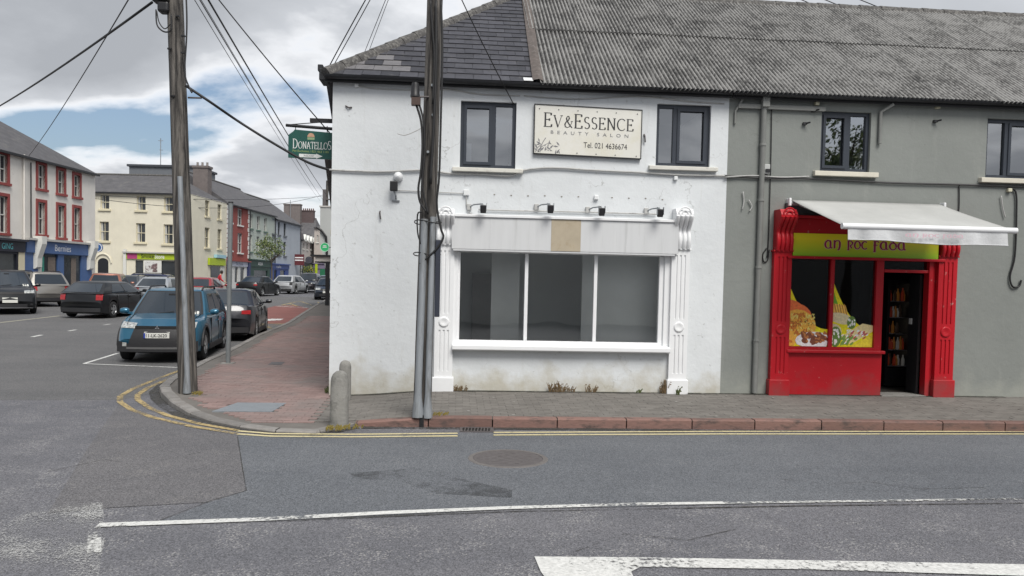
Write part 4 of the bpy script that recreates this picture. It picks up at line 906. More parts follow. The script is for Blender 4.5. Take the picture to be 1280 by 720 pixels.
def stroke_text(s, x0, x1, z0, h, y, m, parent, name='lettering', thick=.12, thin=.05, caps=None, facing=None, track=.1, th=.003):
    """letters drawn as pen strokes on the plane y = const, facing -y"""
    adv = []; tot_ = 0
    for i, ch in enumerate(s):
        k = (caps or {}).get(i, 1.0); w_ = (SER[ch][0] + track) * k; adv.append((tot_, k)); tot_ += w_
    sx_ = (x1 - x0) / (tot_ - track); o = None
    for ch, (a, k) in zip(s, adv):
        b = MB()
        for P in SER[ch][1]:
            Q = [Vector((p[0], p[1])) for p in P]; n = len(Q); Lf, Rt = [], []
            for i in range(n):
                d = (Q[min(i + 1, n - 1)] - Q[max(i - 1, 0)]); d = d.normalized() if d.length > 1e-6 else Vector((1, 0))
                tilt = Vector((d.x * .9 + d.y * .25, d.y)); wv = thin + (thick - thin) * abs(tilt.y) ** 1.6
                if d.y > .3 and d.x > .25: wv = thin * 1.2
                nn = Vector((-d.y, d.x)) * wv / 2; Lf.append(Q[i] + nn); Rt.append(Q[i] - nn)
            for i in range(n - 1):
                pts_ = [Rt[i], Rt[i + 1], Lf[i + 1], Lf[i]]
                W = [(x0 + (a + p.x * k) * sx_, y - R.random() * .0008, z0 + p.y * k * h) for p in pts_]
                if facing: W = [facing(*q) for q in W]
                b.poly(W)
        if b.f: o = b.build('letter', m, parent)
    return o
def font_text(s, cxm, czm, width, height, y, m, parent, name='lettering', xf=None, ext=.0, bold=0, shear=0):
    c_ = bpy.data.curves.new(name, 'FONT'); c_.body = s; c_.align_x = 'CENTER'; c_.align_y = 'CENTER'; c_.offset = bold; c_.shear = shear; c_.resolution_u = 3
    to = bpy.data.objects.new(name, c_); COL.objects.link(to)
    dg = bpy.context.evaluated_depsgraph_get(); me = bpy.data.meshes.new_from_object(to.evaluated_get(dg)); bpy.data.objects.remove(to)
    X = [v.co.x for v in me.vertices]; Y = [v.co.y for v in me.vertices]
    sx_ = width / (max(X) - min(X)); sz_ = height / (max(Y) - min(Y)); mxx, mxy = (max(X) + min(X)) / 2, (max(Y) + min(Y)) / 2
    for v in me.vertices:
        q = (cxm + (v.co.x - mxx) * sx_, y, czm + (v.co.y - mxy) * sz_); v.co = xf(*q) if xf else q
    me.materials.clear(); me.materials.append(m); me.update()
    return link(name, me, parent, local=(xf is not None))
INK = mat('black_ink', (.03, .03, .034), .6, .1)
GINK = mat('grey_ink', (.2, .2, .21), .6, .1)

# ------------------------------------------------------------------ beauty salon sign
x0, x1, z0, z1 = rect(668, 134, 800.5, 194)
sg = thing('salon_sign', 'cream rectangular beauty salon sign with black serif lettering on the white wall', 'sign', ((x0 + x1) / 2, D, z0))
def tiltxf(x, y, z): return Vector((x, y, z - (x - x0) * .018))
SB = mat('sign_board', (.66, .65, .60), .5, .04, 1.5, dirt=(.60, .57, .44), dscale=1.1, dlo=.5, dhi=.75)
def tb_(mb, *a):
    k = len(mb.v); mb.box(*a)
    for i in range(k, len(mb.v)): mb.v[i] = tuple(tiltxf(*mb.v[i]))
b = MB(); tb_(b, x0, x1, D - .05, D - .015, z0, z1); b.build('board', SB, sg)
b = MB(); e = .012
for a in ((x0 - e, x1 + e, D - .06, D, z1, z1 + e), (x0 - e, x1 + e, D - .06, D, z0 - e, z0), (x0 - e, x0, D - .06, D, z0, z1), (x1, x1 + e, D - .06, D, z0, z1)): tb_(b, *a)
b.build('edge_trim', BLACKP, sg)
wS, hS = x1 - x0, z1 - z0; ysn = D - .0535
fz = lambda x, y, z: tuple(tiltxf(x, y, z))
o = stroke_text('EV&ESSENCE', x0 + .085 * wS, x0 + .925 * wS, z0 + .56 * hS, hS * .24, ysn, INK, sg, 'main_lettering', .125, .045, {0: 1.18, 3: 1.18}, fz, .14)
o = font_text('B  E  A  U  T  Y     S  A  L  O  N', x0 + .515 * wS, z0 + .45 * hS, .73 * wS, .068 * hS, ysn, GINK, sg, 'sub_lettering', lambda *q: tiltxf(*q)); o.matrix_parent_inverse = sg.matrix_basis.inverted()
o = font_text('Tel. 021 4636674', x0 + .665 * wS, z0 + .22 * hS, .41 * wS, .115 * hS, ysn, INK, sg, 'phone_lettering', lambda *q: tiltxf(*q)); o.matrix_parent_inverse = sg.matrix_basis.inverted()
b = MB()
for i in range(24):       # floral ornament in the lower left corner
    t_ = R.random(); u, v = x0 + wS * (.01 + .24 * R.random() ** 1.3), z0 + hS * (.03 + .34 * R.random() ** 1.4 * (1 - .3 * t_)); a = R.uniform(0, 6.3); l_ = R.uniform(.018, .05)
    d = Vector((math.cos(a), math.sin(a))) * l_; nn = Vector((-d.y, d.x)) * .28
    b.poly([fz(u - d.x, ysn - .0002 * i / 34, v - d.y), fz(u + nn.x, ysn - .0002 * i / 34, v + nn.y), fz(u + d.x, ysn - .0002 * i / 34, v + d.y), fz(u - nn.x, ysn - .0002 * i / 34, v - nn.y)][::-1])
for sx_, ex_, h_ in ((.01, .06, .16), (.03, .13, .2), (.05, .1, .3)):
    P = [(x0 + wS * (sx_ + (ex_ - sx_) * t * t), z0 + hS * (.02 + h_ * t)) for t in [i / 6 for i in range(7)]]
    for p, q in zip(P, P[1:]): b.poly([fz(p[0], ysn - .0004, p[1]), fz(p[0] + .012, ysn - .0004, p[1]), fz(q[0] + .012, ysn - .0004, q[1]), fz(q[0], ysn - .0004, q[1])])
b.build('floral_ornament', GINK, sg)
for k in range(12):
    u = (.04, .22, .40, .58, .76, .96)[k % 6]; v = (.02, .90)[k // 6]
    b = MB(); q = fz(x0 + wS * u, ysn, z0 + hS * (v + .02)); b.lathe([(.009, 0.0), (.008, -.004), (0, -.005)], q, 'y', 8); b.build('screw', INK, sg)

# ------------------------------------------------------------------ hanging pub-style sign on the side wall
sdp = 13.9
p0, p1 = PD(360.5, 199, sdp), PD(417.5, 161, sdp)
hs = thing('hanging_sign', 'green hanging restaurant sign with white serif name on an iron bracket', 'sign', ((p0.x + p1.x) / 2, p0.y, p0.z))
ax = (Vector((p1.x, p1.y, 0)) - Vector((p0.x, p0.y, 0))); W_ = ax.length; ax.normalize(); nrm = Vector((ax.y, -ax.x, 0)); H_ = PD(389, 164, sdp).z - PD(389, 199, sdp).z
org = Vector((p0.x, p0.y, PD(361, 197, sdp).z))
def hx(u, d, v): return org + ax * u + nrm * d + Vector((0, 0, v - u * .02))
GRN = mat('sign_green', (.018, .085, .07), .4, .08); HW = mat('sign_white', (.7, .72, .7), .5, .03); HY = mat('sign_lime', (.33, .42, .16), .5, .05)
b = MB(); c_ = .09; O = [(0, 0), (W_, 0), (W_, H_ - .03), (c_ + .02, H_), (c_, H_ - .03), (.0, H_ - .10)]
b.ext([hx(u, -.02, v) for u, v in O], nrm * .04); b.build('board', GRN, hs)
stroke_text('DONATELLOS', .10 * W_, .95 * W_, .34 * H_, .24 * H_, .0, HW, hs, 'main_lettering', .14, .06, {0: 1.35, 9: 1.25}, lambda x, y, z: tuple(hx(x, .023 - y, z)), .08)
def hfont(s, u, v, w_, h_, m, d=.0235):
    o = font_text(s, u, v, w_, h_, 0, m, hs, 'lettering', lambda x, y, z: hx(x, d, z)); o.matrix_parent_inverse = hs.matrix_basis.inverted(); return o
hfont('Pet Exclusive / 021-463 1185', .5 * W_, .25 * H_, .8 * W_, .075 * H_, HY)
b = MB(); b.poly([hx(u * W_, .022, v * H_) for u, v in ((.24, .03), (.62, .03), (.62, -.0), (.76, .09), (.62, .18), (.62, .15), (.24, .15))]); b.build('arrow', HW, hs)
hfont('NOW', .46 * W_, .09 * H_, .22 * W_, .075 * H_, GINK, .0245)
b = MB(); b.poly([hx((.5 + .08 * math.cos(t)) * W_, .0225, (.76 + .14 * math.sin(t)) * H_) for t in [math.pi * i / 10 for i in range(11)]]); b.build('emblem', mat('emblem_peach', (.5, .3, .2), .6, .1), hs)
b = MB(); b.poly([hx(u * W_, .0225, v * H_) for u, v in ((.42, .66), (.58, .66), (.58, .745), (.42, .745))]); b.build('emblem_base', mat('emblem_green', (.25, .35, .2), .6, .1), hs)
b = MB(); b.tube([PD(357.5, 156.5, sdp), PD(420, 161.5, sdp)], .028, 8); b.build('bracket_arm', BLACKP, hs, smooth=60)
b = MB(); b.tube([PD(358, 156, sdp), PD(385, 154, sdp), PD(420, 151.5, sdp)], .008, 6); b.build('stay_rod', BLACKP, hs)
for px in (369.5, 409): b = MB(); b.tube([PD(px, 157.5, sdp), PD(px, 166, sdp)], .008, 6); b.build('hanger', BLACKP, hs)

# ------------------------------------------------------------------ red takeaway shop front
rf = grey
zp_red = PZ(6, D)
pilaster(grey, RED, 962, 984, 315, 489, 473.5, 411, 263, .10, .30)
pilaster(grey, RED, 1166, 1189, 322, 491, 474, 414.5, 280, .10, .30)
x0, x1 = shopL, shopR; xl, xr = fx(972, 380)[0], fx(1180, 400)[0]
# frieze board, sign, window frame
zt = fx(1080, 276)[1]; zsb, zst = fx(1080, 322)[1], fx(1080, 294)[1]
b = MB(); b.box(xl + .1, xr - .1, D - .10, D + .02, zst, zt); b.build('frieze_board', RED, grey, bevel=.006)
b = MB(); b.box(xl + .1, xr - .1, D - .16, D + .02, zt + .002, zt + .05); b.build('frieze_cornice', RED, grey, bevel=.01)
b = MB(); b.box(xl + .1, xr - .1, D - .13, D + .02, zsb - .045, zsb - .002); b.build('sign_ledge', RED, grey, bevel=.006)
a, c_ = fx(988, 308)[0], fx(1168, 308)[0]
sgn = thing('shop_sign', 'yellow and green fascia sign with dark red celtic lettering above the red shop front', 'sign', ((a + c_) / 2, D, zsb))
def bandmat():
    m = bpy.data.materials.new('sign_yellow_green'); m.use_nodes = True; t = m.node_tree; p = t.nodes['Principled BSDF']; p.inputs['Roughness'].default_value = .35
    tcn = N(t, 'ShaderNodeTexCoord'); s_ = N(t, 'ShaderNodeSeparateXYZ'); t.links.new(tcn.outputs['Generated'], s_.inputs[0])
    cr = N(t, 'ShaderNodeValToRGB'); e = cr.color_ramp.elements; e[0].color = (.22, .46, .015, 1); e[1].color = (.78, .68, .02, 1); e[0].position = .0; e[1].position = .75
    t.links.new(s_.outputs[2], cr.inputs[0]); t.links.new(cr.outputs[0], p.inputs['Base Color']); return m
b = MB(); b.box(a, c_, D - .115, D - .06, zsb, zst - .002); b.build('panel', bandmat(), sgn)
DRED = mat('dark_red_letter', (.30, .008, .075), .4, .05); WHL = mat('pale_outline', (.62, .5, .4), .5, .05)
hL = (zst - zsb)
for (s_, pa, pb) in (('an', 1027, 1048), ('poc', 1055, 1080), ('fada', 1087, 1128)):
    for dy, m_, th_, tn in ((.1165, WHL, .27, .17), (.1185, DRED, .19, .10)):
        stroke_text(s_, fx(pa, 308)[0], fx(pb, 308)[0], zsb + hL * .36, hL * .42, D - dy, m_, sgn, 'lettering', th_, tn, None, None, .06)
# window: two red framed lights, sill, stall riser
wz0, wz1 = fx(1035, 433.5)[1], fx(1080, 325)[1]
xa, xm, xe = fx(983, 380)[0], fx(1038.5, 380)[0], fx(1098, 380)[0]; yw = D + .02
b = MB(); b.box(xa, xa + .02, yw - .05, yw + .05, wz0, wz1); b.box(xm - .032, xm + .032, yw - .05, yw + .05, wz0, wz1); b.box(fx(1093, 380)[0], fx(1102, 380)[0], yw - .055, yw + .06, zp_red - .02, wz1); b.box(xa, shopR, yw - .052, yw + .048, wz1, zsb - .04); b.box(xa, xe - .05, yw - .05, yw + .05, wz0 - .05, wz0)
rwf = b.build('shop_window_frame', RED, grey, bevel=.005)
GLR = glassmat('dim_glass', (.6, .62, .62), .8, .0)
for u0, u1 in ((xa + .02, xm - .032), (xm + .032, fx(1093, 380)[0])):
    b = MB(); b.poly([(u0, yw, wz0), (u1, yw, wz0), (u1, yw, wz1), (u0, yw, wz1)]); b.build('pane', GLR, rwf)
b = MB(); b.box(xa - .01, fx(1102, 440)[0], D - .12, D + .02, wz0 - .10, wz0 - .045); b.build('shop_sill', RED, grey, bevel=.012)
b = MB(); b.box(xa, fx(1100, 460)[0], D - .04, D + .06, zp_red - .05, wz0 - .10); b.build('stall_riser', RED, grey, bevel=.004)
# door frame, transom and side panel
dx0, dx1 = fx(1102, 400)[0], fx(1157, 400)[0]; dz1 = fx(1130, 341)[1]
b = MB(); b.box(dx1, fx(1162, 400)[0], D - .05, D + .10, zp_red - .02, wz1); b.box(dx0, dx1, D - .03, D + .07, dz1 - .0, dz1 + .05); b.build('door_frame', RED, grey, bevel=.005)
b = MB(); b.box(fx(1162, 400)[0], fx(1168, 400)[0], D - .025, D + .05, zp_red - .02, wz1); b.build('side_panel', RED, grey, bevel=.004)
b = MB(); b.poly([(dx0, D + .03, dz1 + .05), (dx1, D + .03, dz1 + .05), (dx1, D + .03, wz1), (dx0, D + .03, wz1)]); b.build('transom_pane', GLR, grey)
b = MB(); b.box(dx0, dx1, D - .1, D + .3, zp_red - .05, zp_red + .012); b.build('threshold', CONC, grey)
# dark room
a0, a1, yb = xa - .2, shopR + .4, D + 3.0
b = MB(); zq = zp_red + .01
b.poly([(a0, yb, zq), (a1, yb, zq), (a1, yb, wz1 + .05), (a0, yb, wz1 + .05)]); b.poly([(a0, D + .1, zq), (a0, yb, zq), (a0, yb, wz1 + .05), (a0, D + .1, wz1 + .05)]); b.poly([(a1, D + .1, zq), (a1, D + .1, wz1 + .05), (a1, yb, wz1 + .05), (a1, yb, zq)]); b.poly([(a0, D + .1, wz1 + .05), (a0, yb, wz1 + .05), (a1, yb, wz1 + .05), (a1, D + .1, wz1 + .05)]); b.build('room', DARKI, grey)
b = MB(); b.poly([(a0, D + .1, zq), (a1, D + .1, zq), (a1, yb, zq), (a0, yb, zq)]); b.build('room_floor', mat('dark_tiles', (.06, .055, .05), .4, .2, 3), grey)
# open door leaf inside
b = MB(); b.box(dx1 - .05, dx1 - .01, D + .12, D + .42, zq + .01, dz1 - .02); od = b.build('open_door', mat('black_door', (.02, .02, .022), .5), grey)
b = MB(); q = fx(1139, 401, D + .5); b.box(dx1 - .062, dx1 - .05, D + .30, D + .38, q[1] - .05, q[1] + .05); b.build('door_plate', HW, od)
# drinks fridge
f0, f1 = fx(1112, 400, D + 1.0)[0], fx(1138, 400, D + 1.0)[0]; fz0, fz1 = zq + .02, fx(1125, 350, D + 1.)[1]
fr2 = thing('drinks_fridge', 'glass fronted drinks fridge with shelves of bottles inside the takeaway doorway', 'fridge', ((f0 + f1) / 2, D + 1.2, zq))
b = MB(); b.box(f0 - .05, f0, D + 1., D + 1.6, fz0, fz1); b.box(f1, f1 + .05, D + 1., D + 1.6, fz0, fz1); b.box(f0, f1, D + 1.5, D + 1.6, fz0, fz1); b.box(f0, f1, D + 1., D + 1.5, fz1 - .06, fz1); b.box(f0, f1, D + 1., D + 1.5, fz0, fz0 + .32); b.build('cabinet', BLACKP, fr2)
b = MB(); b.box(f0 + .01, f0 + .03, D + 1.40, D + 1.43, fz0 + .35, fz1 - .1); b.build('lamp_strip', mat('lamp_glow', (1, .85, .65), .5, .0, emit=1.6), fr2)
BC = [mat('bottle_' + k, v, .35, .3, emit=.035) for k, v in (('red', (.4, .05, .02)), ('amber', (.4, .16, .03)), ('clear', (.45, .45, .42)), ('dark', (.05, .03, .02)))]  # bottles glow faintly themselves, as if lit by the fridge lamp
for s_ in range(5):
    z_ = fz0 + .36 + s_ * (fz1 - fz0 - .45) / 5; b = MB(); b.box(f0, f1, D + 1.05, D + 1.5, z_ - .012, z_); b.build('shelf', STEELG, fr2)
    for i in range(7):
        if R.random() < .2: continue
        x_ = f0 + .04 + i * (f1 - f0 - .08) / 6 + R.uniform(-.006, .006); k_ = R.uniform(.7, 1.12); b = MB(); b.lathe([(.027, 0), (.029, .02), (.029, .13 * k_), (.012, .18 * k_), (.012, .22 * k_), (0, .22 * k_)], (x_, D + 1.12 + R.uniform(0, .08), z_), n=8); b.build('bottle', BC[R.choice((0, 1, 1, 2, 3, 3, 0))], fr2, smooth=50)
# food posters on the glass (flat print)
def poster(u0, u1, za, zb_, kind, label):
    t = tag(bpy.data.objects.new('window_poster', None), label, 'poster'); COL.objects.link(t); t.location = ((u0 + u1) / 2, yw, za)
    Wp, Hp = u1 - u0, zb_ - za; ms = {}; k = [0]
    def P(u, v): k[0] += 1; return (u0 + u * Wp, yw - .006 - k[0] * 1.5e-6, za + v * Hp)
    def blob(nm, col, shapes):
        b = MB()
        for s_ in shapes:
            k[0] += 6; y_ = yw - .006 - k[0] * 8e-6
            b.poly([(u0 + max(0, min(1, u)) * Wp, y_, za + max(0, v) * Hp) for u, v in s_])
        tag(b.build(nm, mat('print_' + nm + '_' + kind, tuple(min(.92, q * 1.9) for q in col), .3, .22, 25), t), kind='stuff' if len(shapes) > 6 else None)
    curve = lambda t_: (1 - t_) ** 2.2
    edge = [(i / 12, .27 + .73 * curve(i / 12)) for i in range(13)]
    blob('yellow_swoosh', (.62, .43, .01), [[(0, 0), (1, 0)] + edge[::-1]])
    blob('green_swoosh', (.10, .26, .02), [[(0, .6), (.0, .88), (.09, .72), (.2, .55)]])
    def el(cx_, cy_, rx, ry, rot=0, n=14): return [(cx_ + rx * math.cos(a_) * math.cos(rot) - ry * math.sin(a_) * math.sin(rot), cy_ + rx * math.cos(a_) * math.sin(rot) + ry * math.sin(a_) * math.cos(rot)) for a_ in [2 * math.pi * i / n for i in range(n)]]
    rr = R.uniform
    if kind == 'curry':
        blob('red_chicken', (.45, .10, .03), [el(.15, .58, .3, .13, -.2), el(.4, .53, .22, .10, -.4)])
        blob('rice', (.55, .26, .04), [el(.3, .33, .42, .24, -.1), el(.0, .2, .3, .25)])
        blob('rice_grain', (.62, .42, .12), [el(rr(.02, .68), rr(.16, .5), rr(.01, .04), rr(.006, .016), rr(0, 3), 6) for _ in range(70)])
        blob('curry_piece', (.34, .11, .02), [el(rr(.02, .55), rr(.05, .5), rr(.02, .05), rr(.015, .03), rr(0, 3), 7) for _ in range(45)])
        blob('seed', (.06, .05, .02), [el(rr(.08, .66), rr(.25, .47), .012, .007, rr(0, 3), 5) for _ in range(30)])
        blob('bowl', (.75, .75, .72), [el(.68, .09, .47, .14)])
        blob('meat', (.13, .045, .025), [el(rr(.4, .98), rr(.04, .2), rr(.05, .11), rr(.02, .04), rr(-.6, .6), 8) for _ in range(26)])
        blob('meat_light', (.3, .12, .04), [el(rr(.4, .98), rr(.06, .22), rr(.02, .06), rr(.01, .02), rr(-.6, .6), 7) for _ in range(24)])
    else:
        blob('wrap_top', (.5, .30, .06), [[(0, .66), (.32, .63), (.42, .42), (0, .48)]])
        blob('grill_mark', (.25, .1, .02), [[(.04 + i * .06, .65), (.06 + i * .06, .65), (.14 + i * .06, .45), (.12 + i * .06, .45)] for i in range(5)])
        blob('tortilla', (.42, .36, .22), [el(.22, .43, .3, .085, -.12), el(.05, .22, .2, .13)])
        blob('filling', (.08, .14, .03), [el(.48, .37, .11, .10), el(.1, .15, .15, .16)])
        blob('filling_white', (.6, .62, .45), [el(rr(-.02, .2), rr(.04, .26), .03, .02, rr(0, 3), 6) for _ in range(16)] + [el(rr(.4, .56), rr(.3, .44), .022, .016, rr(0, 3), 6) for _ in range(12)])
        blob('pitta', (.5, .40, .2), [[(.25, .16), (.75, .36), (1, .33), (1, .24), (.5, .05), (.3, .04)]])
        blob('salad', (.12, .2, .04), [el(rr(.25, .6), rr(.04, .16), .05, .02, rr(0, 1), 7) for _ in range(20)])
        blob('salad_red', (.3, .06, .06), [el(rr(.45, .9), rr(.12, .24), .05, .014, .4, 7) for _ in range(12)])
        blob('salad_white', (.66, .66, .6), [el(rr(.2, .9), rr(.06, .26), .035, .012, .4, 6) for _ in range(16)])
        blob('cheese', (.66, .40, .03), [[(.45, .0), (1, .2), (1, .0)]])
poster(xa + .025, xm - .034, wz0 + .004, wz0 + (wz1 - wz0) * .735, 'curry', 'curved window print of rice curry and meat on the pane by the left red pilaster')
poster(xm + .034, fx(1093, 380)[0] - .004, wz0 + .004, wz0 + (wz1 - wz0) * .755, 'wrap', 'curved window print of wraps and pitta on the pane next to the doorway')

# ------------------------------------------------------------------ awning
yf = 10.95
bl, br = fx(987, 252)[0], fx(1172, 257)[0]; zbk = fx(1080, 253.5)[1]
fl_, frr = fx(1055, 281, yf)[0], fx(1268, 288, yf)[0]; zfl, zfr = fx(1055, 281, yf)[1], fx(1268, 290, yf)[1]; zf = (zfl + zfr) / 2
aw = thing('awning', 'off-white fabric awning with drooping valance over the red takeaway front', 'awning', ((bl + br) / 2, D, zbk))
FAB = mat('awning_fabric', (.40, .405, .395), .9, .11, 1.1, .2, 40, dirt=(.34, .34, .325), dscale=2)
FABV = mat('awning_valance_fabric', (.52, .53, .54), .9, .10, 6, .3, 25)
rows = []
for i in range(13):
    t_ = i / 12; rows.append([(bl + (br - bl) * j / 16 + ((fl_ + (frr - fl_) * j / 16) - (bl + (br - bl) * j / 16)) * t_, D - .06 + (yf - D + .06) * t_, zbk + (zf - zbk) * t_ - .012 * math.sin(math.pi * t_) + .011 * math.sin(j * 1.9 + t_ * 2) * math.sin(math.pi * t_) - .010 * abs(math.sin(j * math.pi / 8)) * math.sin(math.pi * t_)) for j in range(17)])
b = MB(); b.grid(rows); co = b.build('canopy', FAB, aw, smooth=180)
sf = co.modifiers.new('s', 'SOLIDIFY'); sf.thickness = .006
b = MB(); b.tube([(fl_ - .03, yf, zf), (frr + .03, yf, zf)], .045, 12); b.build('front_bar', WPVC, aw, smooth=60)
b = MB(); vh = .16; rows = []
for i in range(7):
    t_ = i / 6; rows.append([(fl_ + .05 + (frr - .12 - fl_ - .05) * j / 40, yf - .02 + .03 * math.sin(j * .55) * t_ + .012 * math.sin(j * 1.7 + 1) * t_ - .05 * (1 if j < 3 or j > 36 else 0) * t_ * .5, zf - .035 - vh * t_ * (1 + .25 * j / 40) + .012 * math.sin(j * .21) * t_) for j in range(41)])
b.grid(rows); va = b.build('valance', FABV, aw, smooth=180)
b = MB(); b.tube(rows[-1], .008, 5); b.build('valance_hem', FABV, va, smooth=180)
PINK = mat('faded_pink_print', (.58, .40, .45), .9, .1); PALE = mat('pale_print', (.62, .63, .64), .9, .03)
for s_, pa, pb in (('an', 1128, 1145), ('poc', 1149, 1170), ('fada', 1174, 1200)):
    stroke_text(s_, fx(pa, 297, yf)[0], fx(pb, 298, yf)[0], zf - .035 - vh * .62, vh * .34, yf - .085, PINK, va, 'faded_lettering', .2, .12, None, None, .08)
# rear roller, folding arms and end bracket
b = MB(); b.tube([(bl - .05, D - .07, zbk - .05), (br + .03, D - .07, zbk - .05)], .04, 12); b.build('roller', mat('roller_grey', (.3, .3, .3), .6, .1), aw, smooth=60)
b = MB(); b.box(bl - .06, bl - .02, D - .13, D + .01, zbk - .10, zbk + .03); b.build('end_bracket', WPVC, aw, bevel=.01)
b = MB(); b.box(br + .03, br + .07, D - .13, D + .01, zbk - .10, zbk + .03); b.build('end_bracket', WPVC, aw, bevel=.01)
for xs_, xe_, sgn_ in ((bl + .12, fl_ + .2, 1), (br - .12, frr - .25, -1)):
    midp = (xs_ + .55 * sgn_, (D + yf) / 2 + .1, (zbk + zf) / 2 - .15)
    b = MB(); b.tube([(xs_, D - .06, zbk - .06), midp], .022, 8); b.tube([midp, (xe_, yf + .03, zf - .02)], .02, 8); b.build('folding_arm', WPVC, aw, smooth=60)
b = MB(); a = fx(985, 262); b.box(xl + .06, xr - .3, D - .07, D - .002, zt + .06, zbk - .05); b.build('backing_board', mat('dark_board', (.05, .05, .052), .8), aw)

# ------------------------------------------------------------------ weeds and litter at the wall foot
DRY = mat('dry_weed', (.16, .11, .06), .9, .3, 30); GRW = mat('green_weed', (.09, .11, .04), .9, .3, 30); MOSS = mat('yellow_moss', (.24, .19, .05), .95, .3, 30)
def tuft(px, py, n, h, m, lab, spread=.1, Y=D - .05, on=None):
    if on: p = on_z(px, py, .12); x_, y_ = p.x, p.y
    else: x_ = fx(px, py)[0]; y_ = Y
    z_ = PZ(x_, y_); b = MB()
    for i in range(n):
        a = R.uniform(0, 6.28); bx, by = x_ + R.uniform(-spread, spread), y_ + R.uniform(-.03, .03) * (1 if not on else 3); l_ = h * R.uniform(.4, 1.1); dx, dy = math.cos(a) * l_ * .35, -abs(math.sin(a)) * l_ * .3; w_ = R.uniform(.004, .009)
        b.poly([(bx - w_, by, z_ - .01), (bx + w_, by, z_ - .01), (bx + dx * .5 + w_, by + dy * .5, z_ + l_ * .6), (bx + dx * .5 - w_, by + dy * .5, z_ + l_ * .6)])
        b.poly([(bx + dx * .5 - w_, by + dy * .5, z_ + l_ * .6), (bx + dx * .5 + w_, by + dy * .5, z_ + l_ * .6), (bx + dx, by + dy, z_ + l_)])
        for _ in range(2):
            q = R.uniform(.3, 1); lx, lz = bx + dx * q, z_ + l_ * q; s_ = R.uniform(.008, .02); b.poly([(lx, by + dy * q, lz), (lx + s_ * 1.6, by + dy * q - s_, lz + s_ * .4), (lx + s_, by + dy * q - s_ * .3, lz + s_ * 1.4)])
    tag(b.build('weed' if not on else 'moss', m), lab, 'weed' if not on else 'moss', kind='stuff' if on else None)
tuft(574, 482, 26, .10, DRY, 'brown dry weed at the wall foot beside the fluted pilaster under the pole', .12)
tuft(690, 481, 22, .17, DRY, 'tall dry weed clump against the wall under the empty window', .06)
tuft(700, 481, 14, .2, DRY, 'thin dry seed stalks beside the tall weed clump', .05)
tuft(712, 481, 14, .10, DRY, 'short dry weeds along the wall foot', .12)
tuft(738, 481, 14, .13, DRY, 'straggly dry weed below the middle window pane', .08)
tuft(797, 483, 12, .06, GRW, 'small dark weed below the last window pane', .04)
tuft(829, 483, 30, .24, DRY, 'dry brown weed in the corner beside the white pilaster plinth', .05)
tuft(844, 486, 14, .13, GRW, 'green weed growing before the white pilaster plinth', .025, D - .16)
tuft(420, 528, 36, .04, MOSS, 'yellow moss tuft round the pale bollard foot', .14, on=1)
tuft(440, 528, 20, .035, MOSS, 'yellow moss along the kerb next to the pale bollard', .14, on=1)
tuft(548, 520, 26, .035, MOSS, 'yellow moss at the foot of the pole with twin guards', .14, on=1)
tuft(247, 491, 18, .04, MOSS, 'yellow moss at the foot of the corner pole', .08, on=1)
tuft(409, 489, 22, .09, GRW, 'brown green weeds at the corner of the white wall', .04, on=1)
# ------------------------------------------------------------------ buildings along the side street
class Face:
    def __init__(s, A, B):
        s.A = Vector((A[0], A[1], 0)); d = Vector((B[0], B[1], 0)) - s.A; s.L = d.length; s.d = d.normalized(); s.n = Vector((s.d.y, -s.d.x, 0)); s.rz = math.atan2(s.d.y, s.d.x)
    def hit(s, px, py):
        r = ray(px, py); t = (s.A - EYE).dot(s.n) / r.dot(s.n); p = EYE + r * t; return (p - s.A).dot(s.d), p.z
    def rect(s, px0, py0, px1, py1):
        u0, u1 = s.hit(px0, (py0 + py1) / 2)[0], s.hit(px1, (py0 + py1) / 2)[0]; m = (px0 + px1) / 2; return u0, u1, s.hit(m, py1)[1], s.hit(m, py0)[1]
FGL = mat('far_window_glass', (.035, .04, .045), .12, .3, 1.5, spec=.6)
CUR = mat('net_curtain', (.42, .42, .40), .9, .1, 3)
def sash(par, r, fm, sm_=None, reveal=.16, surround=None, sw=.14, curtain=True, sillm=None, mloc=None):
    u0, u1, z0, z1 = r; y = reveal; e = .055
    f = MB(); f.box(u0, u0 + e, y - .05, y + .03, z0, z1); f.box(u1 - e, u1, y - .05, y + .03, z0, z1); f.box(u0 + e, u1 - e, y - .05, y + .03, z1 - e, z1); f.box(u0 + e, u1 - e, y - .05, y + .03, z0, z0 + e)
    zm = (z0 + z1) / 2; f.box(u0 + e, u1 - e, y - .055, y + .025, zm - e * .5, zm + e * .5); um = (u0 + u1) / 2; f.box(um - .016, um + .016, y - .045, y + .02, z0 + e, zm - e * .5); f.box(um - .016, um + .016, y - .045, y + .02, zm + e * .5, z1 - e)
    fo = f.build('window', fm, par, local=True)
    if mloc is not None: fo.matrix_basis = mloc
    p = MB(); p.poly([(u0 + e, y, z0 + e), (u1 - e, y, z0 + e), (u1 - e, y, z1 - e), (u0 + e, y, z1 - e)]); p.build('pane', FGL, fo, local=True)
    if curtain:
        p = MB(); p.poly([(u0 + e, y - .004, z0 + e), (um - .12, y - .004, z0 + e), (um - .2, y - .004, z1 - e), (u0 + e, y - .004, z1 - e)]); p.build('curtain', CUR, fo, local=True)
    if surround:
        s_ = MB(); s_.box(u0 - sw, u0, -.05, y + .02, z0 - .05, z1 + sw); s_.box(u1, u1 + sw, -.05, y + .02, z0 - .05, z1 + sw); s_.box(u0, u1, -.05, y + .02, z1, z1 + sw); s_.build('surround', surround, fo, local=True)
    s_ = MB(); s_.box(u0 - sw - .04, u1 + sw + .04, -.12, y, z0 - .14, z0 - .002); s_.build('sill', sillm or surround or fm, fo, local=True)
